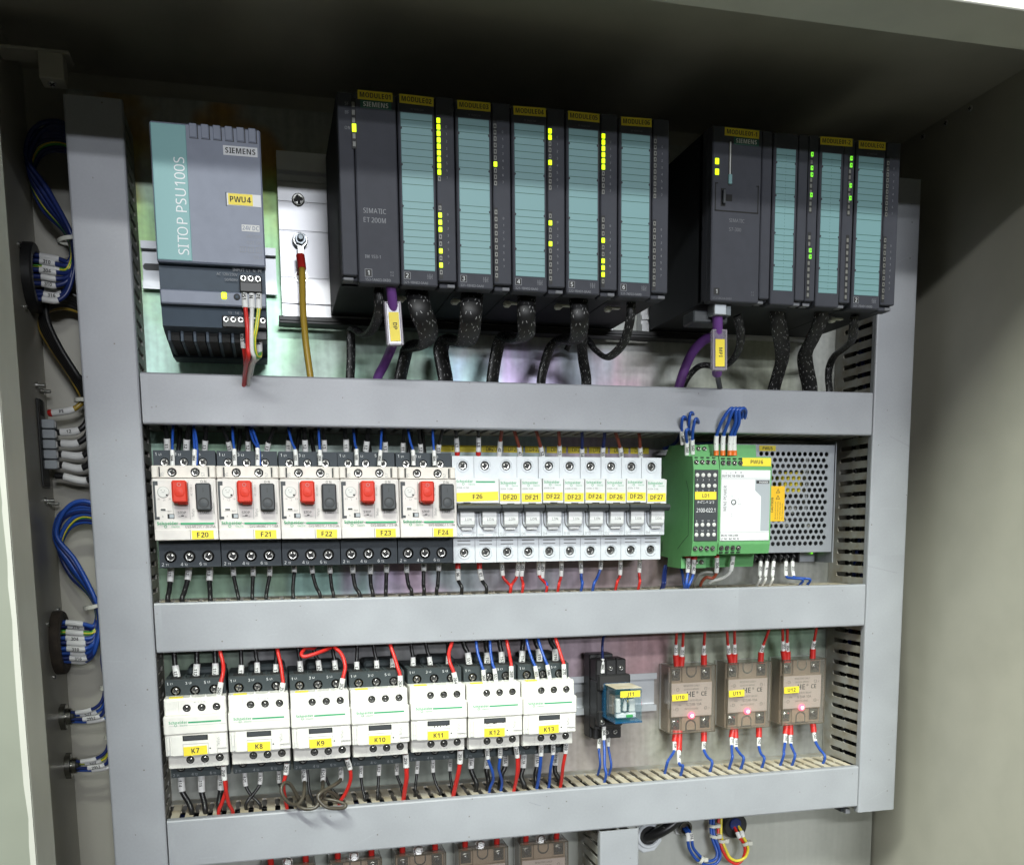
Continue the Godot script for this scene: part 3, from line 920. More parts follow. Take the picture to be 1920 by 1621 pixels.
# ------------------------------------------------------------------ miniature breakers
func mini_breaker(x0: float, poles: int, tag: String, amps: String, label_m: String) -> void:
	var w := 18.0 * poles
	var t := thing("miniature_breaker", "white %s miniature breaker with black toggle up, tagged %s" % ["two pole" if poles == 2 else "single pole", tag], "circuit breaker", v3(x0, 0, 0), "row of miniature breakers")
	t.rotation.z = rng.randf_range(-0.003, 0.003)
	var wobble := rng.randf_range(-0.5, 0.5)
	var s := sh()
	for p in poles:
		var x := 18.0 * p
		s.box("mcb", v3(x + 0.1, 0, 8), v3(x + 17.9, 85, 52), 0.3)
		s.box("mcb", v3(x + 0.1, 20.6, 50), v3(x + 17.9, 67.2, 66), 0.4)
	part(t, "body", s)
	for p in poles:
		var x := 18.0 * p
		for e in [[67.4, 85.0, 77.6], [0.0, 20.4, 8.2]]:
			var u := sh()
			u.hole_plate("mcb", "mcb", "hole", [[x + 0.15, e[0], x + 17.85, e[1], x + 9.0, e[2], 3.7]], 58.0, 2.6)
			u.prism_z("mcb", poly([x + 0.15, e[0], x + 0.5, e[0], x + 0.5, e[1], x + 0.15, e[1]]), 50, 57.99)
			u.box("mcb", v3(x + 0.15, e[1] - 0.4, 51), v3(x + 17.85, e[1] - 0.05, 57.95), 0)
			u.box("mcb", v3(x + 0.15, e[0] + 0.05, 51), v3(x + 17.85, e[0] + 0.4, 57.95), 0)
			u.box("mcb", v3(x + 17.5, e[0], 51), v3(x + 17.84, e[1], 57.95), 0)
			u.lathe("mcb", v3(x + 9, e[2], 57.9), Vector3(0, 0, 1), [Vector2(5.4, 0), Vector2(5.2, 0.7), Vector2(4.7, 0.7), Vector2(4.5, 0.1)], 24)
			part(t, "terminal_block", u)
		var sl := sh().box("hole_grey", v3(x + 3.6, 17.2, 57.5), v3(x + 14.2, 18.1, 58.25), 0.1).box("hole_grey", v3(x + 3.6, 14.4, 57.5), v3(x + 14.2, 15.1, 58.2), 0.1)
		part(t, "vent_slit", sl)
		screw(t, x + 9, 77.6, 55.9, 3.1, "nickel")
		screw(t, x + 9, 8.2, 55.9, 3.1, "nickel")
		# the curved white window with the rating tab under the toggle
		var d := sh()
		var pl := PackedVector2Array()
		for k in 13:
			var a := PI + PI * k / 12
			pl.append(Vector2(x + 9.2 + cos(a) * 7.7, 33.0 + sin(a) * 7.6))
		pl.append(Vector2(x + 16.9, 41.4))
		pl.append(Vector2(x + 1.5, 41.4))
		d.prism_z("hole_grey", pl, 65.5, 66.35)
		var pl2 := PackedVector2Array()
		for q in pl:
			pl2.append(Vector2(x + 9.2, 36) + (q - Vector2(x + 9.2, 36)) * Vector2(0.94, 0.94))
		d.prism_z("mcb", pl2, 66.0, 67.4)
		d.prism_x("mcb_panel", poly([66, 28.4, 70.4, 28.8, 72.2, 30.6, 72.7, 34, 72.7, 38, 72.2, 41.5, 66, 41.5]), x + 3.4, x + 14.8)
		d.prism_x("hole_grey", poly([66, 28.6, 70.0, 29.0, 71.8, 30.8, 72.3, 34, 72.3, 38, 71.8, 41.5, 66, 41.5]), x + 14.8, x + 15.1)
		d.box("mcb_panel", v3(x + 5.0, 26.0, 66), v3(x + 13.6, 28.3, 68.6), 0.4)
		d.text("ink", "I.ON", v3(x + 9.6, 33.6, 72.78), 1.9, 0)
		part(t, "toggle_drum", d)
	# printed front panel
	var f := sh()
	f.box("mcb_panel", v3(0.3, 47.0 + wobble, 65.5), v3(w - 0.3, 66.8 + wobble, 70.0), 0.3)
	if poles == 2:
		arc_logo_at(f, 1.2, 63.0 + wobble, 2.0, 15.0, 15.6, 70.0)
	else:
		arc_logo_at(f, 1.2, 62.8 + wobble, 2.0, 14.6, 0.0, 70.0)
	f.text("ink", "iC65N  D " + amps.substr(1) + "A", v3(1.4, 58.4 + wobble, 70.06), 1.2, -1, false, Vector3(1, 0, 0), Vector3(0, 0, 1), 12.0)
	f.box("recess", v3(6.4, 46.6 + wobble, 68), v3(12.4, 47.7 + wobble, 70.2), 0)
	part(t, "front_panel", f)
	var pr := sh()
	for p in poles:
		pr.text("ink_soft", amps if p == 0 else "6000", v3(18.0 * p + 1.4, 21.8, 66.06), 2.1 if p == 0 else 1.4, -1)
		pr.text("ink_soft", "415V~", v3(18.0 * p + 16.8, 21.9, 66.06), 1.0, 1)
		pr.text("ink_soft", "6000", v3(18.0 * p + 16.8, 23.6, 66.06), 0.9, 1)
	part(t, "rating_print", pr)
	sticker(t, 0.7 if poles == 1 else 1.0, 49.0 + wobble + rng.randf_range(-0.4, 0.4), w - 1.0, 55.6 + wobble, 70.0, tag, 3.5, true, rng.randf_range(-0.035, 0.035), label_m)
	var g := sh()
	g.prism_x("panel_dark", poly([64, 41.6, 74.5, 40.6, 77.6, 41.4, 78.8, 43.4, 77.8, 45.6, 75, 46.5, 64, 46.5]), 0.5, w - 0.4)
	part(t, "toggle_bar", g)


func arc_logo_at(s: Shape, x: float, y: float, h: float, w: float, bar: float, z: float) -> void:
	var q := sh()
	arc_logo(q, x, y, h, w, bar)
	for m in q.tools:
		s.tool(m).append_from(q.tools[m].commit(), 0, Transform3D(Basis(), Vector3(0, 0, z * MM)))


# ------------------------------------------------------------------ contactors
func contactor(x0: float, tag: String, dirt: bool) -> void:
	var t := thing("contactor", "cream contactor with green stripe and dark terminals, tagged %s" % tag, "contactor", v3(x0, -161, 0), "row of contactors")
	t.rotation.z = rng.randf_range(-0.006, 0.006)
	t.position += Vector3(rng.randf_range(-0.2, 0.2), rng.randf_range(-0.5, 0.5), 0) * MM
	var b := sh()
	b.box("k_dark", v3(0.4, 0.5, 8), v3(44.6, 76.5, 46), 0.5)
	b.box("k_dark", v3(0.4, 0, 44), v3(44.6, 12, 62), 0.6)
	b.box("k_dark", v3(0.4, 62.5, 44), v3(44.6, 77, 63.6), 0.5)
	b.box("k_dark", v3(15, 76, 10), v3(44, 82, 40), 2.0)
	part(t, "body", b)
	var u := sh()
	u.hole_plate("k_dark", "hole", "hole", [[0.6, 62.6, 15.4, 76.6, 8.0, 68.2, 3.7], [15.4, 62.6, 29.6, 76.6, 22.0, 68.2, 3.7], [29.6, 62.6, 44.4, 76.6, 36, 68.2, 3.7]], 65.8, 2.2)
	u.box("k_dark", v3(0.6, 76.2, 62), v3(44.4, 76.6, 65.78), 0)
	u.box("k_dark", v3(0.6, 62.6, 62), v3(1.0, 76.6, 65.78), 0).box("k_dark", v3(44.0, 62.6, 62), v3(44.4, 76.6, 65.78), 0)
	for k in 3:
		u.text("ink_white", ["1", "3", "5"][k], v3(2.4 + 13.6 * k, 72.8, 65.86), 2.0, 0)
		u.text("ink_white", ["L1", "L2", "L3"][k], v3(5.2 + 13.6 * k, 73.2, 65.86), 1.4, 0)
		u.box("hole", v3(4.0 + 14 * k, 76.5, 47), v3(12.4 + 14 * k, 77.12, 62.5), 0)
		u.box("k_dark", v3(14.4 + 14 * k, 76.5, 48), v3(15.4 + 14 * k, 78.2, 63), 0.2)
	part(t, "terminal_block", u)
	part(t, "dusty_top", sh().box("dust_brown", v3(0.7, 76.62, 45.0), v3(44.3, 76.82, 63.4), 0.05))
	var l := sh()
	l.hole_plate("k_dark", "hole", "hole", [[0.6, 0.2, 15.4, 12, 8.0, 8.0, 3.6], [15.4, 0.2, 29.6, 12, 22.0, 8.0, 3.6], [29.6, 0.2, 44.4, 12, 36, 8.0, 3.6]], 63.4, 1.2)
	l.box("k_dark", v3(0.6, 0.2, 61), v3(44.4, 0.6, 63.38), 0)
	for k in 3:
		l.text("ink_grey", ["2", "4", "6"][k], v3(2.6 + 13.6 * k, 1.2, 63.46), 2.0, 0)
		l.text("ink_grey", ["T1", "T2", "T3"][k], v3(5.4 + 13.6 * k, 1.2, 63.46), 1.5, 0)
	part(t, "terminal_block", l)
	for k in 3:
		screw(t, 8.0 + 14 * k, 68.2, 64.2, 2.9, "nickel")
		screw(t, 8.0 + 14 * k, 8.0, 62.6, 3.0, "nickel")
	# upper auxiliary terminal
	var a := sh()
	a.box("k_cream", v3(0.2, 51.6, 46), v3(44.8, 64.6, 79.0), 0.7)
	a.hole_plate("k_cream", "hole", "hole", [[10.8, 52.2, 21.7, 62.8, 16.4, 57.0, 2.9], [21.7, 52.2, 32.4, 62.8, 27.1, 57.0, 2.9], [32.4, 52.2, 43.6, 62.8, 37.8, 57.0, 2.9]], 80.4, 1.2)
	a.box("k_cream", v3(0.8, 52.2, 78), v3(10.8, 62.8, 80.4), 0.3).box("k_cream", v3(43.6, 52.2, 78), v3(44.3, 62.8, 80.4), 0.2)
	a.box("k_cream", v3(10.8, 62.6, 78), v3(43.6, 62.9, 80.3), 0)
	for k in 3:
		a.prism_z("k_cream", poly([18.6 + 10.6 * k, 64.4, 20.8 + 10.6 * k, 64.4, 19.7 + 10.6 * k, 66.6]), 76, 78.5)
	a.box("label_dim", v3(4.0, 64.4, 74), v3(14.0, 65.3, 78.4), 0.1)
	a.text("ink_dim", "NO  13   21  NC", v3(26, 60.8, 80.46), 0.9, 0)
	a.text("dial", "LC1D09", v3(5.6, 56.2, 80.46), 1.3, 0)
	part(t, "upper_control_terminal", a)
	for k in 3:
		screw(t, 16.4 + 10.7 * k, 57.0, 79.8, 2.4, "nickel")
	# front and its lower sliding panel
	var f := sh()
	f.box("k_cream", v3(-0.25, 38.2, 46), v3(44.95, 52.4, 86.6), 0.9)
	f.box("k_cream", v3(0.0, 21.8, 46), v3(44.7, 38.2, 84.6), 0.6)
	f.box("ink_soft", v3(3.4, 45.0, 86.4), v3(44.2, 45.15, 86.66), 0)
	part(t, "front_cover", f)
	var w := sh()
	w.box("k_cream", v3(4.4, 22.0, 84), v3(37.0, 37.6, 85.9), 0.4)
	w.box("k_cream", v3(36.8, 26.0, 84), v3(44.0, 37.6, 85.8), 0.4)
	w.box("recess", v3(12.6, 33.2, 85.0), v3(30.6, 37.3, 86.0), 0)
	w.box("panel_dark", v3(13.6, 33.8, 85.8), v3(29.6, 36.6, 86.3), 0.3)
	w.box("ink_soft", v3(12.4, 22.2, 85.8), v3(12.65, 30.8, 86.02), 0).box("ink_soft", v3(12.4, 30.6, 85.8), v3(30.6, 30.85, 86.02), 0).box("ink_soft", v3(30.4, 22.2, 85.8), v3(30.65, 30.8, 86.02), 0)
	w.text("ink_soft", "TeSys", v3(38.8, 31.2, 85.86), 1.9, 0, false, Vector3(0, 1, 0))
	w.lathe("ink", v3(31.8, 26.6, 85.8), Vector3(0, 0, 1), [Vector2(0.6, 0), Vector2(0.6, 0.25), Vector2(0, 0.25)], 10)
	part(t, "sliding_panel", w)
	if dirt:
		var q := sh()
		for k in 7:
			var x := rng.randf_range(15, 29)
			q.lathe("rusty_ring", v3(x, 32.9 + rng.randf_range(-0.9, 0.7), 85.95), Vector3(0, 0, 1), [Vector2(rng.randf_range(0.3, 0.7), 0), Vector2(0, 0.2)], 7)
		part(t, "dirt_speck", q)
	var cl := sh().box("dial", v3(1.0, 22.6, 84.2), v3(3.6, 37.0, 86.2), 0.4).box("k_cream", v3(1.5, 27.0, 86.0), v3(3.1, 36.0, 86.6), 0.3)
	part(t, "side_clip", cl)
	var lg := sh()
	arc_logo_at(lg, 3.6, 46.6, 2.0, 13.0, 23.6, 86.6)
	part(t, "front_print", lg)
	var lo := sh()
	lo.box("k_low", v3(0.6, 10.4, 46), v3(44.2, 22.0, 76.8), 0.6)
	lo.hole_plate("k_low", "hole", "hole", [[11, 11, 21.8, 21.6, 16.5, 17.0, 3.0], [21.8, 11, 32.4, 21.6, 27.1, 17.0, 3.0], [32.4, 11, 43.6, 21.6, 37.9, 17.4, 3.0]], 78.2, 1.2)
	lo.box("k_low", v3(1.2, 11, 76), v3(11, 21.6, 78.2), 0.2).box("k_low", v3(11, 10.9, 76), v3(43.6, 11.2, 78.1), 0)
	lo.text("ink_grey", "14  NO   22  NC   A2", v3(27, 12.4, 78.26), 0.9, 0)
	part(t, "lower_control_terminal", lo)
	var nt := sh()
	nt.lathe("k_low", v3(37.9, 20.8, 78), Vector3(0, 0, 1), [Vector2(5.4, 0), Vector2(5.4, 6.4), Vector2(4.6, 7.9), Vector2(4.2, 7.9), Vector2(4.2, 2.0)], 24)
	for k in 3:
		screw(t, 16.5 + 10.7 * k, 17.0 + (0.4 if k == 2 else 0.0), 77.6, 2.5, "nickel")
	sticker(t, 12.7, 22.0, 29.6, 28.9, 85.9, tag, 3.6, true, rng.randf_range(-0.03, 0.03))


# ------------------------------------------------------------------ control modules
# 40 mm wide input/output module; `lit` lists the rows of the two lamp columns that glow (0-7 upper, 10-17 lower)
func io_module(x0: float, number: String, tag: String, art: String, lit: Array, led_m: String, two_rows: bool, label: String) -> void:
	var t := thing("input_output_module", label, "control module", v3(x0, 196, 0), "input and output modules")
	var s := sh()
	s.box("plc_side", v3(0.2, 1, 14), v3(39.8, 125, 118), 0.5)
	s.box("plc", v3(0.2, 2.5, 112), v3(39.8, 125, 127), 0.6)
	part(t, "body", s)
	var d := sh().box("plc", v3(0.5, -0.6, 122), v3(26.0, 123.6, 134), 0.9)
	part(t, "front_door", d)
	var r := sh().box("plc", v3(26.7, 3.4, 122), v3(39.5, 124.6, 133.6), 0.7)
	r.box("plc", v3(28.0, -0.2, 118), v3(39.0, 3.0, 129), 0.5).box("ink_dim", v3(33.4, 0.0, 126), v3(39.0, 2.4, 130), 0.4)
	part(t, "lamp_side", r)
	var p := sh()
	p.box("teal", v3(2.4, 9.6, 133.6), v3(24.2, 112.2, 134.25), 0.2)
	for k in 21:
		if k == 10:
			continue
		var y := 12.9 + k * 4.62 + (2.0 if k > 10 else 0.0)
		p.box("ink_teal", v3(2.6, y, 134.2), v3(24.0, y + 0.42, 134.32), 0)
	for y in [28.0, 51.5, 78.5, 102.0]:
		for x in [2.4, 24.2]:
			p.lathe("plc", v3(x, y, 133.9), Vector3(0, 0, 1), [Vector2(0.9, 0), Vector2(0.9, 0.5), Vector2(0, 0.5)], 10)
	part(t, "label_strip", p)
	var n := sh()
	n.box("ink_grey", v3(2.2, 3.4, 133.9), v3(6.8, 8.2, 134.06), 0).box("recess", v3(2.5, 3.7, 133.9), v3(6.5, 7.9, 134.12), 0)
	n.text("ink_white", number, v3(4.5, 4.5, 134.2), 2.7, 0)
	n.text("ink_grey", art, v3(2.2, 0.5, 134.08), 1.6, -1, false, Vector3(1, 0, 0), Vector3(0, 0, 1), 18.0)
	n.text("ink_grey", "X 1 2", v3(20.4, 6.2, 134.08), 1.3, 0).text("ink_grey", "3 4 5", v3(20.4, 4.2, 134.08), 1.3, 0).box("ink_grey", v3(18.4, 5.8, 133.9), v3(22.4, 5.95, 134.06), 0).box("ink_grey", v3(20.3, 4.0, 133.9), v3(20.45, 7.8, 134.06), 0)
	n.text("ink_dim", "DI 16xDC24V", v3(14, 114.0, 134.08), 1.1, 0)
	for k in 8:
		n.text("ink_grey", str(k), v3(34.0, 105.8 - 4.75 * k - 1.0, 133.7), 1.5, 0)
		if two_rows:
			n.text("ink_grey", str(k), v3(34.0, 48.4 - 4.65 * k - 1.0, 133.7), 1.5, 0)
	part(t, "front_print", n)
	# lamp columns
	var c := sh()
	c.box("recess", v3(27.2, 70.2, 133.2), v3(29.8, 113.4, 133.9), 0)
	c.box("recess", v3(27.2, 5.0, 133.2), v3(29.8, 55.0, 133.9), 0)
	for k in 20:
		var up: bool = k < 10
		var y := (109.0 - 4.2 * k) if up else (52.0 - 4.75 * (k - 10))
		if (k if up else k) in lit:
			continue
		c.box("led_off", v3(27.5, y - 1.5, 133.6), v3(29.5, y + 1.5, 134.0), 0.1)
		c.box("recess", v3(28.0, y - 0.8, 133.9), v3(29.0, y + 0.8, 134.05), 0)
	part(t, "lamp_column", c)
	for k in lit:
		var y: float = (109.0 - 4.2 * k) if k < 10 else (52.0 - 4.75 * (k - 10))
		if not meshes.has("led" + led_m):
			meshes["led" + led_m] = sh().box(led_m, v3(-1.25, -1.65, 0), v3(1.25, 1.65, 0.9), 0.45).mesh()
		put(t, "signal_led", meshes["led" + led_m], v3(28.5, y, 133.6))
	# the plug of the front connector under the door
	var u := sh()
	u.box("nylon", v3(1.6, -4.6, 98), v3(7.0, -0.4, 104), 1.2)
	u.box("nylon", v3(5.5, -2.4, 99), v3(14, -0.8, 103), 0.5)
	part(t, "cable_tie", u)
	sticker(t, 2.0, 117.8, 25.4, 123.6, 134.0, tag, 3.0, true, rng.randf_range(-0.02, 0.03), "label_dim")


func left_controllers() -> void:
	# interface module of the left group
	var t := thing("interface_module", "dark grey interface module with one yellow lamp, first of the left control group, tagged MODULE01", "control module", v3(137, 196, 0))
	var s := sh()
	s.box("plc_side", v3(0.2, 2, 14), v3(39.8, 122, 118), 0.5)
	s.box("plc", v3(0.2, 2, 112), v3(39.8, 122.5, 127), 0.6)
	part(t, "body", s)
	part(t, "left_side_front", sh().box("plc", v3(0.3, 4.2, 122), v3(10.6, 121.6, 133.4), 0.7).box("ink_dim", v3(1, 1.6, 122), v3(8, 3.8, 130), 0.4))
	part(t, "front_door", sh().box("plc", v3(11.2, -0.4, 122), v3(39.6, 122.2, 134), 0.9))
	var n := sh()
	n.box("ink_teal", v3(15.6, 112.6, 133.9), v3(36.6, 117.6, 134.12), 0).text("ink_white", "SIEMENS", v3(26, 113.6, 134.2), 2.9, 0, true, Vector3(1, 0, 0), Vector3(0, 0, 1), 19.0)
	n.text("ink_grey", "SIMATIC", v3(15.6, 45.4, 134.08), 3.0, -1, false, Vector3(1, 0, 0), Vector3(0, 0, 1), 17.0).text("ink_grey", "ET 200M", v3(15.6, 39.4, 134.08), 3.0, -1, false, Vector3(1, 0, 0), Vector3(0, 0, 1), 17.0)
	n.text("ink_grey", "IM 153-1", v3(15.8, 16.0, 134.08), 2.0, -1)
	n.box("ink_grey", v3(15.4, 3.6, 133.9), v3(20.4, 8.8, 134.06), 0).box("recess", v3(15.7, 3.9, 133.9), v3(20.1, 8.5, 134.12), 0).text("ink_white", "1", v3(17.9, 4.8, 134.2), 2.8, 0)
	n.text("ink_grey", "153-1AA03-0XB0", v3(15.6, 1.0, 134.08), 1.7, -1, false, Vector3(1, 0, 0), Vector3(0, 0, 1), 18.0)
	n.text("ink_grey", "X 2", v3(34, 6.6, 134.08), 1.2, 0).text("ink_grey", "3 4", v3(34, 4.6, 134.08), 1.2, 0)
	for k in 3:
		n.text("ink_grey", ["SF", "BF", "ON"][k], v3(6.6, [113.5, 108.0, 98.2][k], 133.5), 1.9, 0)
	part(t, "front_print", n)
	var c := sh().box("recess", v3(9.2, 86.0, 133.0), v3(12.6, 118, 134.15), 0)
	for y in [114.0, 109.0, 104.0, 94.0, 89.0]:
		c.box("led_off", v3(9.8, y - 1.6, 134.0), v3(11.8, y + 1.6, 134.3), 0.1)
	part(t, "lamp_column", c)
	part(t, "signal_led", sh().box("led_yellow", v3(9.6, 96.6, 134.0), v3(12.4, 101.8, 134.7), 0.3))
	sticker(t, 14.0, 117.8, 37.6, 123.6, 134.0, "MODULE01", 3.0, true, 0.0, "label_dim")
	var arts := ["321-1BH02-0AA0", "321-1BH02-0AA0", "321-1BH02-0AA0", "322-1BH01-0AA0", "331-7KF02-0AB0"]
	var lits := [[0, 1, 2, 3, 4, 5, 6, 7, 8, 11, 12, 13, 16, 18], [6], [0, 1, 5, 11, 14], [0, 1, 2, 3, 4, 5, 13, 16, 17, 18], []]
	for k in 5:
		io_module(177.0 + 40 * k + 0.2, str(k + 2), "MODULE0%d" % (k + 2), arts[k], lits[k], "led_yellow", true, "dark module with teal strip, tagged MODULE0%d, %s" % [k + 2, ["most of its lamps lit", "a single yellow lamp lit", "five yellow lamps lit", "ten yellow lamps lit", "no lamp lit"][k]])


func right_controllers() -> void:
	var t := thing("processor_module", "wide dark processor module with memory card slot and two label strips, tagged MODULE01-1 and MODULE01-2", "control module", v3(411, 196, 0))
	var s := sh()
	s.box("plc_side", v3(0.2, 1, 14), v3(119.8, 125, 118), 0.5)
	s.box("plc", v3(0.2, 2, 112), v3(119.8, 125, 127), 0.6)
	part(t, "body", s)
	part(t, "processor_front", sh().box("plc", v3(0.3, -0.4, 122), v3(40.4, 124, 134), 0.8))
	part(t, "blank_front", sh().box("plc", v3(41.2, 3.2, 122), v3(49.6, 124, 133.2), 0.7).box("ink_dim", v3(42, 0.4, 122), v3(47, 2.8, 129), 0.3))
	for k in 2:
		var x := [50.2, 89.0][k] as float
		part(t, "front_door", sh().box("plc", v3(x, -0.6, 122), v3(x + 20.6, 123.6, 134), 0.8))
		var p := sh()
		p.box("teal", v3(x + 2.2, 9.7, 133.6), v3(x + 18.4, 112.2, 134.25), 0.2)
		for j in 21:
			if j == 10:
				continue
			var y := 12.9 + j * 4.62 + (2.0 if j > 10 else 0.0)
			p.box("ink_teal", v3(x + 2.3, y, 134.2), v3(x + 18.3, y + 0.42, 134.32), 0)
		for j in 40:
			p.box("ink_teal", v3(x + 10.2, 12 + j * 2.45, 134.2), v3(x + 10.4, 13.2 + j * 2.45, 134.3), 0)
		for y in [28.0, 51.5, 78.5, 102.0]:
			for xx in [x + 2.2, x + 18.4]:
				p.lathe("plc", v3(xx, y, 133.9), Vector3(0, 0, 1), [Vector2(0.9, 0), Vector2(0.9, 0.5), Vector2(0, 0.5)], 10)
		part(t, "label_strip", p)
	var m := sh().box("plc", v3(71.6, 3.4, 122), v3(79.6, 124, 133.4), 0.6).box("plc", v3(80.2, 3.4, 122), v3(88.4, 124, 133.4), 0.6).box("plc", v3(110.2, 3.4, 122), v3(119.6, 124, 133.4), 0.6)
	for x in [72.4, 81.0, 111.0]:
		m.box("ink_dim", v3(x, 0.4, 122), v3(x + 6.0, 2.8, 129), 0.3)
	part(t, "lamp_side", m)
	var c := sh()
	for x in [82.4, 115.6]:
		c.box("recess", v3(x - 1.4, 68.0, 133.0), v3(x + 1.4, 112.5, 133.7), 0)
		c.box("recess", v3(x - 1.4, 5.0, 133.0), v3(x + 1.4, 54.0, 133.7), 0)
		for k in 10:
			c.box("led_off", v3(x - 0.9, 69.0 + k * 4.3, 133.5), v3(x + 0.9, 71.8 + k * 4.3, 133.8), 0.1)
			c.box("led_off", v3(x - 0.9, 6.4 + k * 4.7, 133.5), v3(x + 0.9, 9.2 + k * 4.7, 133.8), 0.1)
	part(t, "lamp_column", c)
	for e in [[82.6, 110.2], [82.7, 100.4], [82.8, 95.6], [82.9, 81.0], [83.4, 40.6], [83.5, 36.0], [116.4, 110.0], [116.4, 105.0], [116.5, 90.2], [116.6, 81.0]]:
		if not meshes.has("led_g"):
			meshes["led_g"] = sh().box("led_green", v3(-1.0, -1.6, 0), v3(1.0, 1.6, 0.8), 0.3).box("recess", v3(-0.3, -0.5, 0.7), v3(0.4, 0.5, 0.9), 0).mesh()
		put(t, "signal_led", meshes["led_g"], v3(e[0], e[1], 133.5))
	for e in [[3.8, 99.0], [3.9, 91.6]]:
		put(t, "signal_led", sh().box("led_yellow", v3(-1.5, -2.1, 0), v3(1.5, 2.1, 0.8), 0.3).mesh(), v3(e[0], e[1], 133.8))
	# memory card slot, mode switch flap
	part(t, "memory_card", sh().box("recess", v3(13.0, 82.6, 133.6), v3(16.0, 114, 134.1), 0).box("dial", v3(13.8, 90.0, 133.9), v3(14.8, 113.4, 134.8), 0.2).box("teal", v3(13.0, 83.6, 133.9), v3(16.0, 90.6, 135.2), 0.4))
	var fl := sh()
	for q in [[2.6, 64.4, 3.4, 84.0], [37.6, 64.4, 38.4, 84.0], [2.6, 64.0, 38.4, 65.0], [2.6, 83.4, 5.0, 84.2], [36.4, 83.4, 38.4, 84.2]]:
		fl.box("hole", v3(q[0], q[1], 133.8), v3(q[2], q[3], 134.15), 0)
	fl.box("hole", v3(7.4, 67.8, 133.8), v3(11.2, 80.4, 134.15), 0).box("hole", v3(10.6, 71.6, 133.8), v3(16.6, 76.4, 134.15), 0)
	part(t, "mode_switch_flap", fl)
	part(t, "mode_switch", sh().box("panel_dark", v3(8.2, 69, 133.5), v3(10.6, 79.2, 136.5), 0.5))
	var n := sh()
	n.box("ink_teal", v3(17.2, 112.0, 133.9), v3(37.6, 117.2, 134.12), 0).text("ink_white", "SIEMENS", v3(27.4, 113.2, 134.2), 2.9, 0, true, Vector3(1, 0, 0), Vector3(0, 0, 1), 18.6)
	n.text("ink_dim", "SIMATIC", v3(14.6, 57.0, 134.08), 2.4, -1).text("ink_dim", "S7-300", v3(14.6, 50.6, 134.08), 2.4, -1)
	n.box("recess", v3(2.8, 4.0, 133.9), v3(7.6, 9.2, 134.12), 0).text("ink_white", "1", v3(5.2, 5.2, 134.2), 2.8, 0)
	n.text("ink_dim", "313-5BG04-0AB0", v3(2.0, 1.0, 134.08), 1.5, -1, false, Vector3(1, 0, 0), Vector3(0, 0, 1), 19.0)
	n.text("ink_dim", "X 2", v3(35, 6.6, 134.08), 1.2, 0).text("ink_dim", "3 4", v3(35, 4.6, 134.08), 1.2, 0)
	part(t, "front_print", n)
	sticker(t, 9.6, 117.4, 37.6, 123.2, 134.0, "MODULE01-1", 3.0, true, -0.01, "label_dim")
	sticker(t, 89.0, 118.0, 116.6, 123.8, 134.0, "MODULE01-2", 3.0, true, 0.02, "label_dim")
	# the bus plug under the processor
	var b := thing("bus_plug", "grey metal bus plug with its screw, under the processor module", "plug", v3(418, 183, 96))
	part(b, "housing", sh().box("panel_dark", v3(-12, 0.5, 0), v3(17, 9.5, 20), 1.0))
	part(b, "clamp", sh().box("steel_mid", v3(0, 4.4, 19), v3(10.4, 13.4, 31), 0.6).box("steel_dark", v3(10.4, 4.4, 19), v3(15.4, 13.0, 29), 0.6))
	screw(b, 16.0, 10.0, 24, 2.4, "zinc", true, Vector3(1, 0, 0.5))
	io_module(531.2, "2", "MODULE02", "321-7BH01-0AB0", [], "led_green", true, "dark module with teal label strip and no lamp lit, rightmost of the right control group")
	# cable tags
	for d in [[v3(168.2, 157, 114), 12.6, 30.6, "DP", "clear plastic cable tag with yellow insert lettered DP", 0.05], [v3(421.2, 147.4, 114), 13.2, 31.2, "MPI", "clear plastic cable tag with yellow insert lettered MPI", 0.02]]:
		var g := thing("cable_tag", d[4], "cable tag", d[0], "clear cable tags")
		g.rotation.z = d[5]
		var w: float = d[1]
		var h: float = d[2]
		var o := sh()
		o.box("clear_tag", v3(0, 0, 0), v3(w, h, 4.2), 1.2)
		o.box("clear_tag", v3(3.4, h, 0.8), v3(w - 4.0, h + 2.0, 3.0), 0.6)
		part(g, "clear_case", o)
		var rim := sh()
		for q in [[0.4, 0.2, 1.9, h - 0.2], [w - 1.9, 0.2, w - 0.4, h - 0.2], [1.9, 0.2, w - 1.9, 1.5], [1.9, h - 1.5, w - 1.9, h - 0.2]]:
			rim.box("tag_rim", v3(q[0], q[1], 3.4), v3(q[2], q[3], 4.9), 0.5)
		part(g, "rim", rim)
		var y := sh().box("label_yellow", v3(2.9, 3.0, 4.2), v3(w - 2.5, h - 7.6, 4.6), 0.1)
		y.text("ink", d[3], v3(w / 2 - 0.8, h * 0.44, 4.66), 2.8, 0, true, Vector3(0, -1, 0))
		part(g, "yellow_insert", y)


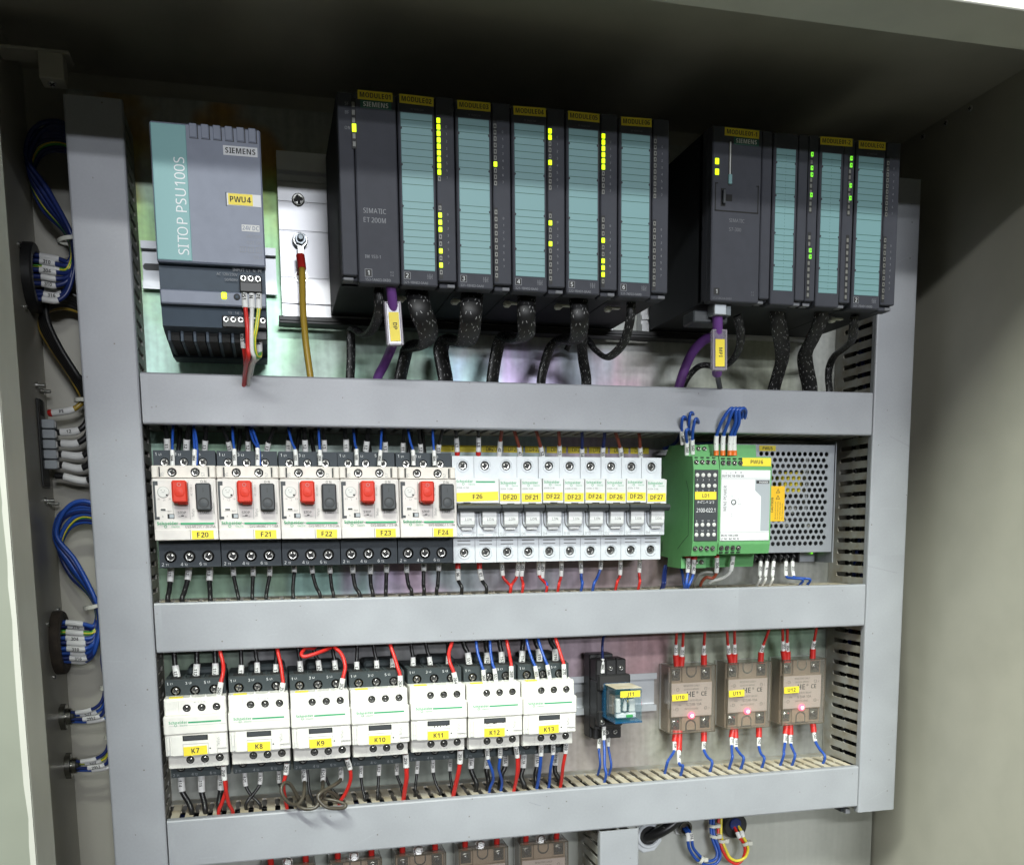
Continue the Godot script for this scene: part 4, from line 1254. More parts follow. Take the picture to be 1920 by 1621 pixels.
# ------------------------------------------------------------------ upper left power supply
func power_supply() -> void:
	var t := thing("power_supply", "blue grey power supply with a teal stripe and large white lettering, upper left, tagged PWU4", "power supply", v3(16.5, 155, 0))
	var s := sh()
	s.prism_x("psu_dark", poly([9, 4, 9, 135, 118, 135, 122, 134, 122, 49, 119.5, 49, 119.5, 33.5, 121, 33, 121, 23.5, 117.5, 22.5, 115, 10.5, 104, 8.5, 40, 2.5]), 0.4, 69.4)
	part(t, "body", s)
	var v := sh()
	for k in 7:
		v.box("hole", v3(4.5 + 8.4 * k, 3.0, 46), v3(10.2 + 8.4 * k, 9.4, 104.5), 0)
	for k in 8:
		v.box("psu_dark", v3(2.6 + 8.4 * k, 2.2, 44), v3(4.6 + 8.4 * k, 9.4, 106.5), 0.3)
	v.box("psu_dark", v3(1, 1.4, 30), v3(69, 4.6, 48), 0.4)
	part(t, "bottom_grille", v)
	var f := sh()
	f.box("psu", v3(0.1, 49.2, 112), v3(69.9, 136.4, 127), 1.0)
	part(t, "front_cover", f)
	part(t, "teal_stripe", sh().box("teal_psu", v3(0.7, 50.2, 126), v3(22.6, 135.4, 127.3), 0.4))
	var vents := sh()
	for k in 6:
		vents.box("recess", v3(24.6 + 7.5 * k, 127.4, 126.4), v3(30.4 + 7.5 * k, 127.8, 127.12), 0).box("recess", v3(29.6 + 7.5 * k, 127.4, 126.4), v3(30.2 + 7.5 * k, 136.2, 127.12), 0)
		vents.box("psu", v3(24.6 + 7.5 * k, 128.0, 120), v3(29.4 + 7.5 * k, 136.9, 127.35), 0.4)
	part(t, "vent_slot", vents)
	var b := sh()
	b.box("psu", v3(0.6, 23.4, 100), v3(69.4, 32.6, 123.5), 0.8)
	part(t, "lower_band", b)
	var n := sh()
	n.text("ink_white", "SITOP PSU100S", v3(20.6, 54.0, 127.4), 6.4, -1, false, Vector3(0, 1, 0), Vector3(0, 0, 1), 68.0)
	n.box("paper", v3(45.6, 118.8, 126.8), v3(67.6, 124.8, 127.16), 0).text("ink", "SIEMENS", v3(56.6, 120.2, 127.2), 3.3, 0, true, Vector3(1, 0, 0), Vector3(0, 0, 1), 19.5)
	n.box("dial", v3(55.2, 71.4, 126.8), v3(66.8, 75.6, 127.06), 0).text("psu", "24V DC", v3(61, 72.2, 127.1), 2.6, 0, true, Vector3(1, 0, 0), Vector3(0, 0, 1), 10.8)
	n.text("ink_grey", "24V/20A", v3(67.4, 67.4, 127.08), 1.9, 1).text("ink_grey", "OUT  DC", v3(67.4, 63.2, 127.08), 1.8, 1).text("ink_grey", "6SL9", v3(67.6, 54.0, 127.08), 1.9, 1)
	for k in 3:
		var x := 53.6 + 5.2 * k
		for q in [[x, 57.8, x + 3.6, 58.1], [x, 61.0, x + 3.6, 61.3], [x, 57.8, x + 0.3, 61.3], [x + 3.4, 57.8, x + 3.7, 61.3], [x + 1.6, 58.6, x + 1.9, 60.6]]:
			n.box("ink_grey", v3(q[0], q[1], 126.8), v3(q[2], q[3], 127.06), 0)
	n.text("ink_grey", "INPUT  L1  N  PE", v3(67.2, 46.4, 122.1), 1.9, 1).text("ink_grey", "AC 120/230V", v3(51.0, 43.4, 122.1), 1.7, 1).text("ink_grey", "50/60Hz", v3(51.0, 40.0, 122.1), 1.7, 1)
	n.text("ink_grey", "24V OK", v3(41.6, 24.6, 123.6), 1.4, 0).text("ink_grey", "13   14   +   -", v3(50.0, 18.8, 119.6), 1.7, 0)
	part(t, "front_print", n)
	var lamp := sh().box("led_yellow", v3(39.8, 27.6, 122), v3(43.4, 32.2, 124.2), 0.6)
	part(t, "signal_led", lamp)
	var kn := sh().cyl("recess", v3(50.0, 29.4, 122), Vector3(0, 0, 1), 2.2, 2.0, 16).cyl("psu_dark", v3(50.0, 29.4, 123.8), Vector3(0, 0, 1), 1.3, 0.8, 12)
	part(t, "setting_knob", kn)
	# terminals
	var a := sh().box("black_plastic", v3(52.2, 34.6, 112), v3(66.8, 44.0, 124.4), 0.6).box("black_plastic", v3(52.2, 32.4, 112), v3(66.8, 39.0, 126.4), 0.6)
	part(t, "input_terminal", a)
	for k in 3:
		screw(t, 54.8 + 4.8 * k, 41.6, 124.4, 2.0, "zinc")
	var o := sh().box("black_plastic", v3(39.4, 10.4, 105), v3(69.0, 18.2, 118.6), 0.6).box("black_plastic", v3(54, 4.0, 95), v3(69, 10, 112), 0.6)
	part(t, "output_terminal", o)
	for k in 6:
		screw(t, 42.0 + 4.9 * k, 15.6, 118.6, 1.9, "zinc")
	var h := sh().box("paper", v3(46.2, 87.2, 126.8), v3(68.6, 95.0, 127.3), 0.2).box("psu_dark", v3(45.8, 86.8, 126.8), v3(46.4, 95.4, 127.5), 0.1)
	part(t, "label_holder", h)
	sticker(t, 47.4, 87.6, 63.2, 94.8, 127.3, "PWU4", 3.5, true, 0.0)


# ------------------------------------------------------------------ green modules, perforated supply
func green_modules() -> void:
	var t := thing("signal_module", "slim green terminal module with a dark panel of sixteen pale dots, tagged LD1", "terminal module", v3(424.5, 0, 0))
	var s := sh()
	s.prism_x("green_case", poly([11, 1.5, 11, 89, 22, 89.5, 29.6, 97.4, 58.6, 96.2, 62.5, 86.4, 77.8, 85.0, 80.4, 74, 80.4, 14, 77.6, 2.8, 58, 2.0, 58, -8.3, 28, -7.6, 30, 0.4, 14, 1.4]), 0, 23.2)
	part(t, "housing", s)
	var gr := sh()
	gr.prism_x("recess", poly([50, 8, 60, 14, 72, 20, 72, 56, 66, 66, 65.6, 65.6, 71.4, 55.8, 71.4, 20.3, 59.7, 14.4, 49.7, 8.4]), -0.06, 0.0)
	for k in 3:
		gr.box("recess", v3(-0.06, 70 + k * 3.0, 14 + k * 1.5), v3(0.0, 84 - k * 2.0, 14.4 + k * 1.5), 0).box("recess", v3(-0.06, 5, 14 + k * 1.5), v3(0, 13 + k, 14.4 + k * 1.5), 0)
	part(t, "side_groove", gr)
	var p := sh().box("panel_dark", v3(0.8, 15.2, 80), v3(22.0, 73.9, 81.6), 0.3)
	p.text("ink_white", "2100-022.1", v3(11, 39.0, 81.66), 3.1, 0, false, Vector3(1, 0, 0), Vector3(0, 0, 1), 17.0)
	rng.seed = 8
	for k in 6:   # a line of small square characters
		for q in 5:
			var x := 3.2 + 2.75 * k + rng.randf_range(0, 1.6)
			var y := 46.4 + rng.randf_range(0, 1.8)
			if q % 2 == 0:
				p.box("ink_white", v3(x - 0.7, y, 81.5), v3(x + 0.7, y + 0.2, 81.66), 0)
			else:
				p.box("ink_white", v3(x, y - 0.7, 81.5), v3(x + 0.2, y + 0.7, 81.66), 0)
	for k in 16:
		var x := 2.8 + 5.3 * (k % 4)
		var y := [69.4, 60.7, 28.6, 20.4][k / 4] as float
		p.text("ink_white", str(k + 1), v3(x, y - 4.6 if k < 8 else y + 2.6, 81.66), 1.3, 0)
	part(t, "front_panel", p)
	for k in 16:
		if not meshes.has("dot"):
			meshes["dot"] = sh().lathe("dial", Vector3.ZERO, Vector3(0, 0, 1), [Vector2(1.65, -0.2), Vector2(1.65, 0.3), Vector2(1.2, 0.6), Vector2(0, 0.7)], 16).mesh()
		put(t, "pale_dot", meshes["dot"], v3(2.8 + 5.3 * (k % 4), [69.4, 60.7, 28.6, 20.4][k / 4], 81.6))
	sticker(t, 0.9, 49.4, 20.2, 55.8, 81.6, "LD1", 2.8, true)
	# screw terminals on the four steps
	for e in [[80.0, 79.0, 4], [9.0, 79.2, 4], [92.4, 60.2, 3], [-3.2, 58.1, 3]]:
		for k in e[2]:
			var x: float = 2.9 + 5.3 * k + (5.3 if e[2] == 3 else 0.0)
			var w := sh()
			w.cyl("recess", v3(x, e[0], e[1] - 1.0), Vector3(0, 0, 1), 2.1, 1.6, 16, 0.1)
			part(t, "screw_well", w)
			screw(t, x, e[0], e[1] + 0.4, 1.7, "nickel", true)
		for k in e[2]:
			part(t, "wire_entry", sh().box("hole", v3(1.6 + 5.3 * k, e[0] + 3.4, e[1] - 2.6), v3(4.4 + 5.3 * k, e[0] + 4.4, e[1] + (0.5 if e[0] < 20 else -0.3)), 0))
	# the white faced module
	var g := thing("power_module", "green power module with a blank white face and side lettering, tagged PWU6", "power supply", v3(448.6, 0, 0))
	var b := sh()
	b.prism_x("green_case", poly([8, 0, 8, 88, 16, 97, 50, 97.4, 52, 86, 77.6, 85, 79, 76, 79, 12, 77, 4, 52, 3, 50, -8.2, 20, -7.6, 18, 0]), 0.2, 48.2)
	part(g, "housing", b)
	var w := sh()
	w.box("paper", v3(1.4, 15.0, 78.5), v3(46.8, 73.8, 79.8), 0.3)
	w.box("ink_soft", v3(1.4, 22.0, 79.6), v3(46.8, 22.25, 79.9), 0).box("ink_soft", v3(1.4, 66.7, 79.6), v3(46.8, 66.95, 79.9), 0)
	w.prism_z("panel_grey", poly([32.8, 66.0, 46.4, 66.0, 46.4, 23.0, 38.4, 23.0, 38.4, 52.0, 32.8, 57.0]), 79.0, 79.94)
	w.text("ink", "MINI POWER", v3(6.4, 40.0, 79.9), 2.6, -1, false, Vector3(0, 1, 0), Vector3(0, 0, 1), 23.0)
	w.text("ink", "OUT DC 10-15V 2A", v3(2.0, 68.0, 79.9), 1.7, -1, true, Vector3(1, 0, 0), Vector3(0, 0, 1), 21.0)
	w.text("ink", "-    -    +    +", v3(12.6, 70.6, 79.9), 2.2, 0, true)
	w.text("ink", "IN AC 100-240V", v3(2.0, 18.8, 79.9), 1.6, -1, true, Vector3(1, 0, 0), Vector3(0, 0, 1), 19.0).text("ink", "L1 NC  NC NC N", v3(2.0, 15.9, 79.9), 1.6, -1, true, Vector3(1, 0, 0), Vector3(0, 0, 1), 19.0)
	w.box("ink", v3(33.6, 62.6, 79.8), v3(45.8, 65.2, 79.98), 0).text("paper", "PHOENIX", v3(40.6, 63.1, 80.02), 1.5, 0, true, Vector3(1, 0, 0), Vector3(0, 0, 1), 8.4)
	for d in [["10", 11.4, 51.4], ["15", 17.2, 49.2], ["12", 11.4, 42.0], ["V DC", 18.6, 45.2], ["DC", 11.4, 37.0], ["OK", 11.4, 35.0]]:
		w.text("ink_soft", d[0], v3(d[1], d[2], 79.9), 1.1, 0)
	part(g, "front_panel", w)
	var kn := sh().lathe("recess", v3(13.0, 47.2, 79.6), Vector3(0, 0, 1), [Vector2(2.3, 0), Vector2(2.3, 0.5), Vector2(1.7, 0.6), Vector2(1.5, 0.1), Vector2(0, 0.1)], 20).box("paper", v3(12.6, 45.6, 79.8), v3(13.3, 48.8, 80.6), 0.1)
	part(g, "setting_dial", kn)
	for k in 4:
		for e in [[79.6, 78.5], [9.0, 78.2]]:
			var x := 3.2 + 5.3 * k
			part(g, "screw_well", sh().cyl("recess", v3(x, e[0], e[1] - 1.0), Vector3(0, 0, 1), 2.1, 1.8, 16, 0.1).box("hole", v3(x - 1.5, e[0] - 4.2 if e[0] < 20 else e[0] + 3.2, e[1] - 4), v3(x + 1.5, e[0] - 3.2 if e[0] < 20 else e[0] + 4.2, e[1] + 0.4), 0))
			screw(g, x, e[0], e[1] + 0.6, 1.7, "nickel", true)
	sticker(g, 20.6, 77.2, 47.4, 84.0, 79.0, "PWU6", 3.0, true)
	# perforated switched power supply
	var p5 := thing("perforated_power_supply", "galvanised power supply box with a perforated cover and yellow caution sticker, tagged PWU5", "power supply", v3(511, 0, 0))
	var x1 := 76.5
	var bx := sh()
	bx.box("galvanised", v3(-40, 3, 0.5), v3(x1, 100, 1.6), 0)
	bx.box("galvanised", v3(-40, 98.9, 1.6), v3(x1, 100, 29.9), 0)
	bx.box("galvanised", v3(-40, 3, 1.6), v3(x1, 4.1, 29.9), 0)
	bx.box("galvanised", v3(x1 - 1, 4.1, 1.6), v3(x1, 98.9, 29.9), 0)
	part(p5, "case", bx)
	var cov := sh()
	var cells := []
	for row in 16:
		var y := 91.6 - row * 5.37
		var off := 0.0 if row % 2 == 0 else -2.75
		for k in 13:
			var x := 68.4 + off - 5.5 * k
			if x < -2.0:
				continue
			cells.append([x - 2.75, y - 2.685, x + 2.75, y + 2.685, x, y, 2.02])
	cov.hole_plate("galvanised", "galvanised", "", cells, 30.0, 0.9, 14)
	cov.sheet("galvanised", -40, 94.285, x1, 100, 30.0).sheet("galvanised", -40, 3, x1, 8.366, 30.0)
	for row in 16:
		var y := 91.6 - row * 5.37
		var off := 0.0 if row % 2 == 0 else -2.75
		cov.sheet("galvanised", 68.4 + off + 2.75, y - 2.685, x1, y + 2.685, 30.0)
		cov.sheet("galvanised", -40, y - 2.685, 68.4 + off - 5.5 * (12 if row % 2 == 0 else 12) - 2.75 + (0.0), y + 2.685, 30.0)
	part(p5, "perforated_cover", cov)
	var ins := sh()
	ins.box("black_plastic", v3(-38, 5, 2), v3(74, 98, 4), 0)
	ins.box("label_yellow", v3(27, 56, 4), v3(48, 76, 24), 1.5)
	ins.box("black_plastic", v3(4, 12, 4), v3(20, 50, 22), 1)
	for e in [[28, 42], [40, 42], [33, 30], [56, 28]]:
		ins.cyl("zinc", v3(e[0], e[1], 4), Vector3(0, 0, 1), 4.2, 18, 18, 0.5)
	ins.cyl("wire_navy", v3(12, 84, 4), Vector3(0, 0, 1), 5, 19, 16).cyl("wire_blue", v3(10, 14, 4), Vector3(0, 0, 1), 3.2, 20, 16)
	ins.box("rail_zinc", v3(54, 40, 4), v3(56, 90, 20), 0.2)
	part(p5, "inner_component", ins)
	part(p5, "mounting_flange", sh().box("galvanised", v3(77.6, -7.2, 0.5), v3(78.8, 103, 30.0), 0.2))
	var tm := sh().box("black_plastic", v3(-6, -6.0, 2), v3(54, 2.6, 14), 0.5)
	for k in 9:
		tm.box("black_plastic", v3(-3.4 + 6.5 * k, -6.4, 2), v3(-2.4 + 6.5 * k, 2.6, 20.6), 0.2)
	part(p5, "terminal_strip", tm)
	for k in 8:
		screw(p5, 0.4 + 6.5 * k, -1.6, 15.2, 2.2, "zinc")
	part(p5, "foot_plate", sh().box("galvanised", v3(54, -7.0, 1), v3(76, 3.0, 3), 0.2).box("led_green", v3(71, 0.5, 4), v3(72.4, 2.0, 6), 0.2))
	sticker(p5, 0.2, 94.0, 16.6, 98.8, 30.0, "PWU5", 2.6, true, 0.0, "label_dim")
	var cs := sh().box("label_orange", v3(12.0, 31.4, 29.9), v3(26.8, 63.0, 30.3), 0.05)
	for e in [[20.0, 52.8], [14.8 + 5.2, 58.4]]:
		cs.prism_z("ink", poly([e[0] - 2.2, e[1] - 1.6, e[0] + 2.2, e[1] - 1.6, e[0], e[1] + 2.2]), 30.25, 30.36)
		cs.prism_z("label_orange", poly([e[0] - 1.5, e[1] - 1.2, e[0] + 1.5, e[1] - 1.2, e[0], e[1] + 1.4]), 30.3, 30.42)
		cs.text("ink", "!", v3(e[0], e[1] - 1.0, 30.46), 1.6, 0, true)
	cs.text("ink", "CAUTION", v3(15.4, 46, 30.36), 2.2, 0, true, Vector3(0, 1, 0))
	for k in 4:
		cs.text("ink", ["High voltage inside, do not open", "Disconnect before servicing", "Hot surface, keep clear", "Risk of electric shock"][k], v3(18.2 + 2.3 * k, 33.0, 30.36), 1.1, -1, false, Vector3(0, 1, 0), Vector3(0, 0, 1), 16.0)
	part(p5, "caution_sticker", cs)


# ------------------------------------------------------------------ plug-in relay, solid state relays
func relay() -> void:
	var t := thing("plug_in_relay", "black relay socket holding a clear blue cube relay, tagged J11", "relay", v3(353, -160, 0))
	var s := sh()
	s.box("black_plastic", v3(0, 0, 8), v3(22, 76, 24), 0.8)
	s.box("black_plastic", v3(0.6, 54, 20), v3(28.4, 73, 40), 1.0).box("black_plastic", v3(0.4, 10, 20), v3(25, 22, 36), 1.0)
	s.box("black_plastic", v3(1, 46, 20), v3(30.4, 60, 46), 1.0).box("black_plastic", v3(0.8, 14, 20), v3(24, 28, 44), 1.0)
	s.box("black_plastic", v3(0.5, 20, 20), v3(24, 54, 42), 0.8).box("black_plastic", v3(2, 0, 20), v3(28, 11, 30), 0.8)
	for x in [9.4, 18.8]:
		s.box("black_plastic", v3(x, 56, 38), v3(x + 0.9, 74, 42), 0.2)
	part(t, "socket", s)
	for e in [[13.6, 65, 40.2], [23.4, 65, 40.2], [6.4, 50.6, 46.2], [25.6, 51.0, 46.2], [5.0, 18.0, 44.2], [14, 6, 30.2], [22, 6, 30.2]]:
		part(t, "screw_well", sh().cyl("recess", v3(e[0], e[1], e[2] - 0.6), Vector3(0, 0, 1), 2.9, 0.7, 18, 0.1))
		screw(t, e[0], e[1], e[2] + 0.2, 2.2, "zinc")
	var b := sh().box("clear_relay", v3(5.2, 23.2, 44), v3(29.4, 52.0, 76), 0.8)
	part(t, "clear_cover", b)
	part(t, "blue_base", sh().box("clear_blue", v3(5.0, 22.6, 42.2), v3(29.6, 53.0, 48), 0.5).box("clear_blue", v3(5.1, 22.6, 48), v3(29.5, 24.2, 76.4), 0.3))
	part(t, "dusty_top", sh().box("duct_dust", v3(5.6, 52.2, 46), v3(29.0, 52.7, 75.4), 0.1))
	var c := sh()
	c.box("black_plastic", v3(7, 25, 47.5), v3(28, 50.5, 50), 0.3)
	c.box("ssr_body", v3(9, 27, 48), v3(26, 44, 58), 0.6)
	for k in 4:
		c.box("nickel", v3(9.4 + 4.6 * k, 28.0, 62), v3(11.8 + 4.6 * k, 42.0, 63.4), 0.4)
		c.cyl("brass", v3(10.6 + 4.6 * k, 40.0, 60), Vector3(0, 0, 1), 1.2, 8.0, 10)
	c.box("mcb_panel", v3(8.6, 26.0, 64), v3(26.4, 30.5, 70), 0.8).box("dial", v3(8.0, 30.5, 66), v3(12.2, 43, 71), 0.8).box("dial", v3(14.0, 32.0, 66), v3(17.4, 43.5, 72), 0.8).box("dial", v3(20.0, 31.0, 66), v3(25.6, 42, 70), 0.8).box("wire_green", v3(17, 26.5, 70), v3(23, 29, 71.4), 0.5)
	c.tube("nickel", smooth(PackedVector3Array([v3(9, 44, 66), v3(12, 37, 71), v3(15, 44, 72), v3(19, 36, 70), v3(25, 43, 66)]), 5), 0.6, 0.6, 6)
	part(t, "contact_set", c)
	sticker(t, 9.6, 45.0, 27.4, 50.4, 76.0, "J11", 3.2, true)


func solid_state_relay(x0: float, y0: float, tag: String, label: String, lit: bool, stub := false) -> void:
	var t := thing("solid_state_relay", label, "relay", v3(x0, y0, 0), "solid state relays")
	var s := sh()
	s.box("aluminium", v3(0.4, 0, 0.5), v3(44.2, 62, 4.0), 0.2)
	s.box("ssr_body", v3(0.8, 0.6, 4.0), v3(43.8, 61.6, 20.6), 0.5)
	s.box("ssr_body", v3(1.6, 14.4, 20.2), v3(43.0, 46.8, 24.0), 0.5)
	s.box("ssr_body", v3(13.4, 46.4, 20.2), v3(31.4, 61.2, 22.6), 0.5).box("ssr_body", v3(13.4, 1.0, 20.2), v3(31.4, 14.8, 22.6), 0.5)
	part(t, "body", s)
	for e in [[22.4, 61.6, -1], [22.4, 0.8, 1]]:
		var pl := PackedVector2Array()
		for k in 13:
			var a: float = PI * k / 12 + (PI if e[2] < 0 else 0.0)
			pl.append(Vector2(e[0] + cos(a) * 5.2, e[1] + e[2] * 5.6 + sin(a) * 5.2))
		pl.append(Vector2(e[0] - (5.2 if e[2] > 0 else -5.2), e[1] + 0.4 * e[2]))
		pl.append(Vector2(e[0] + (5.2 if e[2] > 0 else -5.2), e[1] + 0.4 * e[2]))
		var u := sh().prism_z("nickel", pl, 22.4, 22.9)
		var pl2 := PackedVector2Array()
		for q in pl:
			pl2.append(Vector2(e[0], e[1] + e[2] * 4) + (q - Vector2(e[0], e[1] + e[2] * 4)) * 0.78)
		u.prism_z("ssr_body", pl2, 22.5, 23.05)
		part(t, "fixing_notch", u)
	for e in [[7.4, 53.6], [37.4, 53.6], [7.4, 8.0], [37.4, 8.0]]:
		var w := sh().box("nickel", v3(e[0] - 4.6, e[1] - 5.4, 20.4), v3(e[0] + 4.6, e[1] + 5.4, 21.3), 0.3)
		part(t, "terminal_plate", w)
		screw(t, e[0], e[1], 22.2, 3.7, "nickel")
	var c := sh()
	c.box("clear_ssr", v3(0, 0, 5.0), v3(0.8, 62.2, 27.8), 0.2).box("clear_ssr", v3(43.8, 0, 5.0), v3(44.6, 62.2, 27.8), 0.2)
	c.box("clear_ssr", v3(0.8, 61.6, 5.0), v3(43.8, 62.2, 27.8), 0.1).box("clear_ssr", v3(0.8, 0, 5.0), v3(43.8, 0.6, 27.8), 0.1)
	c.box("clear_front", v3(0.8, 0.6, 27.2), v3(43.8, 61.6, 27.8), 0.0)
	for q in [[-0.1, -0.1, 0.7, 62.3], [43.9, -0.1, 44.7, 62.3], [0.7, 61.6, 43.9, 62.3], [0.7, -0.1, 43.9, 0.6]]:
		c.box("ssr_edge", v3(q[0], q[1], 27.1), v3(q[2], q[3], 28.0), 0.15)
	for q in [[-0.1, -0.1], [-0.1, 61.7], [44.1, -0.1], [44.1, 61.7]]:
		c.box("ssr_edge", v3(q[0], q[1], 5), v3(q[0] + 0.6, q[1] + 0.6, 27.2), 0.1)
	part(t, "clear_cover", c)
	var n := sh()
	n.sheet("ssr_print", 2.4, 15.2, 42.4, 46.2, 24.12)
	n.text("ink", "RESISTIVE ONLY", v3(22.4, 42.6, 24.2), 1.6, 0)
	n.text("ink", "LOAD24-480VAC", v3(22.4, 39.4, 24.2), 1.5, 0)
	n.text("ink", "HE", v3(21.6, 33.0, 24.2), 4.8, 0, true).text("ink", "®", v3(28.0, 36.0, 24.2), 2.0, 0).text("ink", "CE", v3(34.6, 33.6, 24.2), 3.8, 0, true)
	n.text("ink", "SOLID STATE RELAY", v3(22.4, 28.8, 24.2), 1.7, 0).text("ink", "TYPE", v3(10.4, 25.0, 24.2), 1.3, 0).text("ink", "GTJ48-10A", v3(25, 24.8, 24.2), 2.3, 0).text("ink", "INPUT3-32VDC", v3(22.4, 21.2, 24.2), 1.5, 0)
	for e in [[8.6, 40.0, "1", -3.2], [36.4, 40.0, "2", 3.2], [8.0, 21.8, "4", -3.2], [36.6, 21.8, "3", 3.2]]:
		n.lathe("ink", v3(e[0], e[1] + 0.2, 24.1), Vector3(0, 0, 1), [Vector2(1.5, 0), Vector2(1.5, 0.08), Vector2(1.2, 0.08)], 16)
		n.text("ink", "+" if e[2] == "3" else "-" if e[2] == "4" else "~", v3(e[0], e[1] - 0.6, 24.2), 1.6, 0).text("ink", e[2], v3(e[0] + e[3], e[1] - 0.6, 24.2), 1.3, 0)
	part(t, "printed_panel", n)
	if lit:
		var l := sh().cyl("led_red", v3(22.2, 15.8, 24.0), Vector3(0, 0, 1), 3.0, 2.4, 22, 1.2).cyl("led_red_core", v3(22.2, 15.8, 25.9), Vector3(0, 0, 1), 1.7, 0.7, 18, 0.3)
		part(t, "signal_led", l)
	if tag:
		sticker(t, 1.4, 30.6, 17.0, 36.8, 27.9, tag, 3.4, true, 0.02)
	if stub:
		part(t, "fixing_screw", sh().cyl("zinc", v3(22, 62.6, 14), Vector3(0, 0, 1), 4.4, 1.2, 20).cyl("zinc", v3(22, 63.0, 15.2), Vector3(0, 0, 1), 3.6, 2.4, 20, 1.2))
		for x in [8.0, 37.0]:
			part(t, "ferrule", sh().tube("wire_red", PackedVector3Array([v3(x, 58, 16), v3(x, 64, 16), v3(x - 0.3, 74, 20), v3(x - 0.3, 84, 26)]), 2.6, 2.2, 12))


func relays() -> void:
	solid_state_relay(429.4, -160.4, "U10", "taupe solid state relay under a clear cover, red lamp lit, tagged U10", true)
	solid_state_relay(486.0, -159.6, "U11", "taupe solid state relay under a clear cover, red lamp lit, tagged U11", true)
	solid_state_relay(542.6, -159.2, "U12", "taupe solid state relay under a clear cover, red lamp lit, tagged U12", true)
	var nth := ["leftmost", "second", "middle", "fourth", "rightmost"]
	for k in 5:
		solid_state_relay(63.0 + 56.0 * k, -314.6, "", "%s of the five solid state relays cut off by the bottom edge" % nth[k], false, true)


# yellow tape with the breaker names, stuck on the plate above the miniature breakers
func back_labels() -> void:
	var names := ["F26", "DF20", "DF21", "DF22", "DF23", "DF24", "DF26", "DF25", "DF27"]
	for k in 9:
		var x0 := 222.0 if k == 0 else 243.0 + 19.6 * k
		var w := 36.0 if k == 0 else 17.6
		var t := thing("name_tape", "yellow name tape lettered %s on the plate above the miniature breakers" % names[k], "label", v3(x0, 92.8, 0.2), "yellow name tapes on the plate")
		sticker(t, 0, 0, w, 5.6, 0, names[k], 3.2, false, 0.0, "label_dim", "tape")


# ------------------------------------------------------------------ cable entries on the left wall and at the bottom
func bundle_wire(t: Node3D, color: String, r: float, mark: String, a: int, b: int, ferrule: String, p: Array) -> void:
	var pts := PackedVector3Array()
	for i in range(0, p.size(), 3):
		pts.append(v3(p[i], p[i + 1], p[i + 2]))
	wire_part(t, color, r, mark, a, b, ferrule, pts, "wire")


func zip_tie(t: Node3D, at: Vector3, axis: Vector3, r: float) -> void:
	var s := sh()
	s.lathe("nylon", Vector3.ZERO, axis, [Vector2(r, -1.6), Vector2(r + 0.8, -1.4), Vector2(r + 0.8, 1.4), Vector2(r, 1.6)], 18)
	s.box("nylon", v3(r - 1, -2, -1.6), v3(r + 3.6, 2, 3.4), 0.5)
	put(t, "cable_tie", s.mesh(), at - t.position / MM)


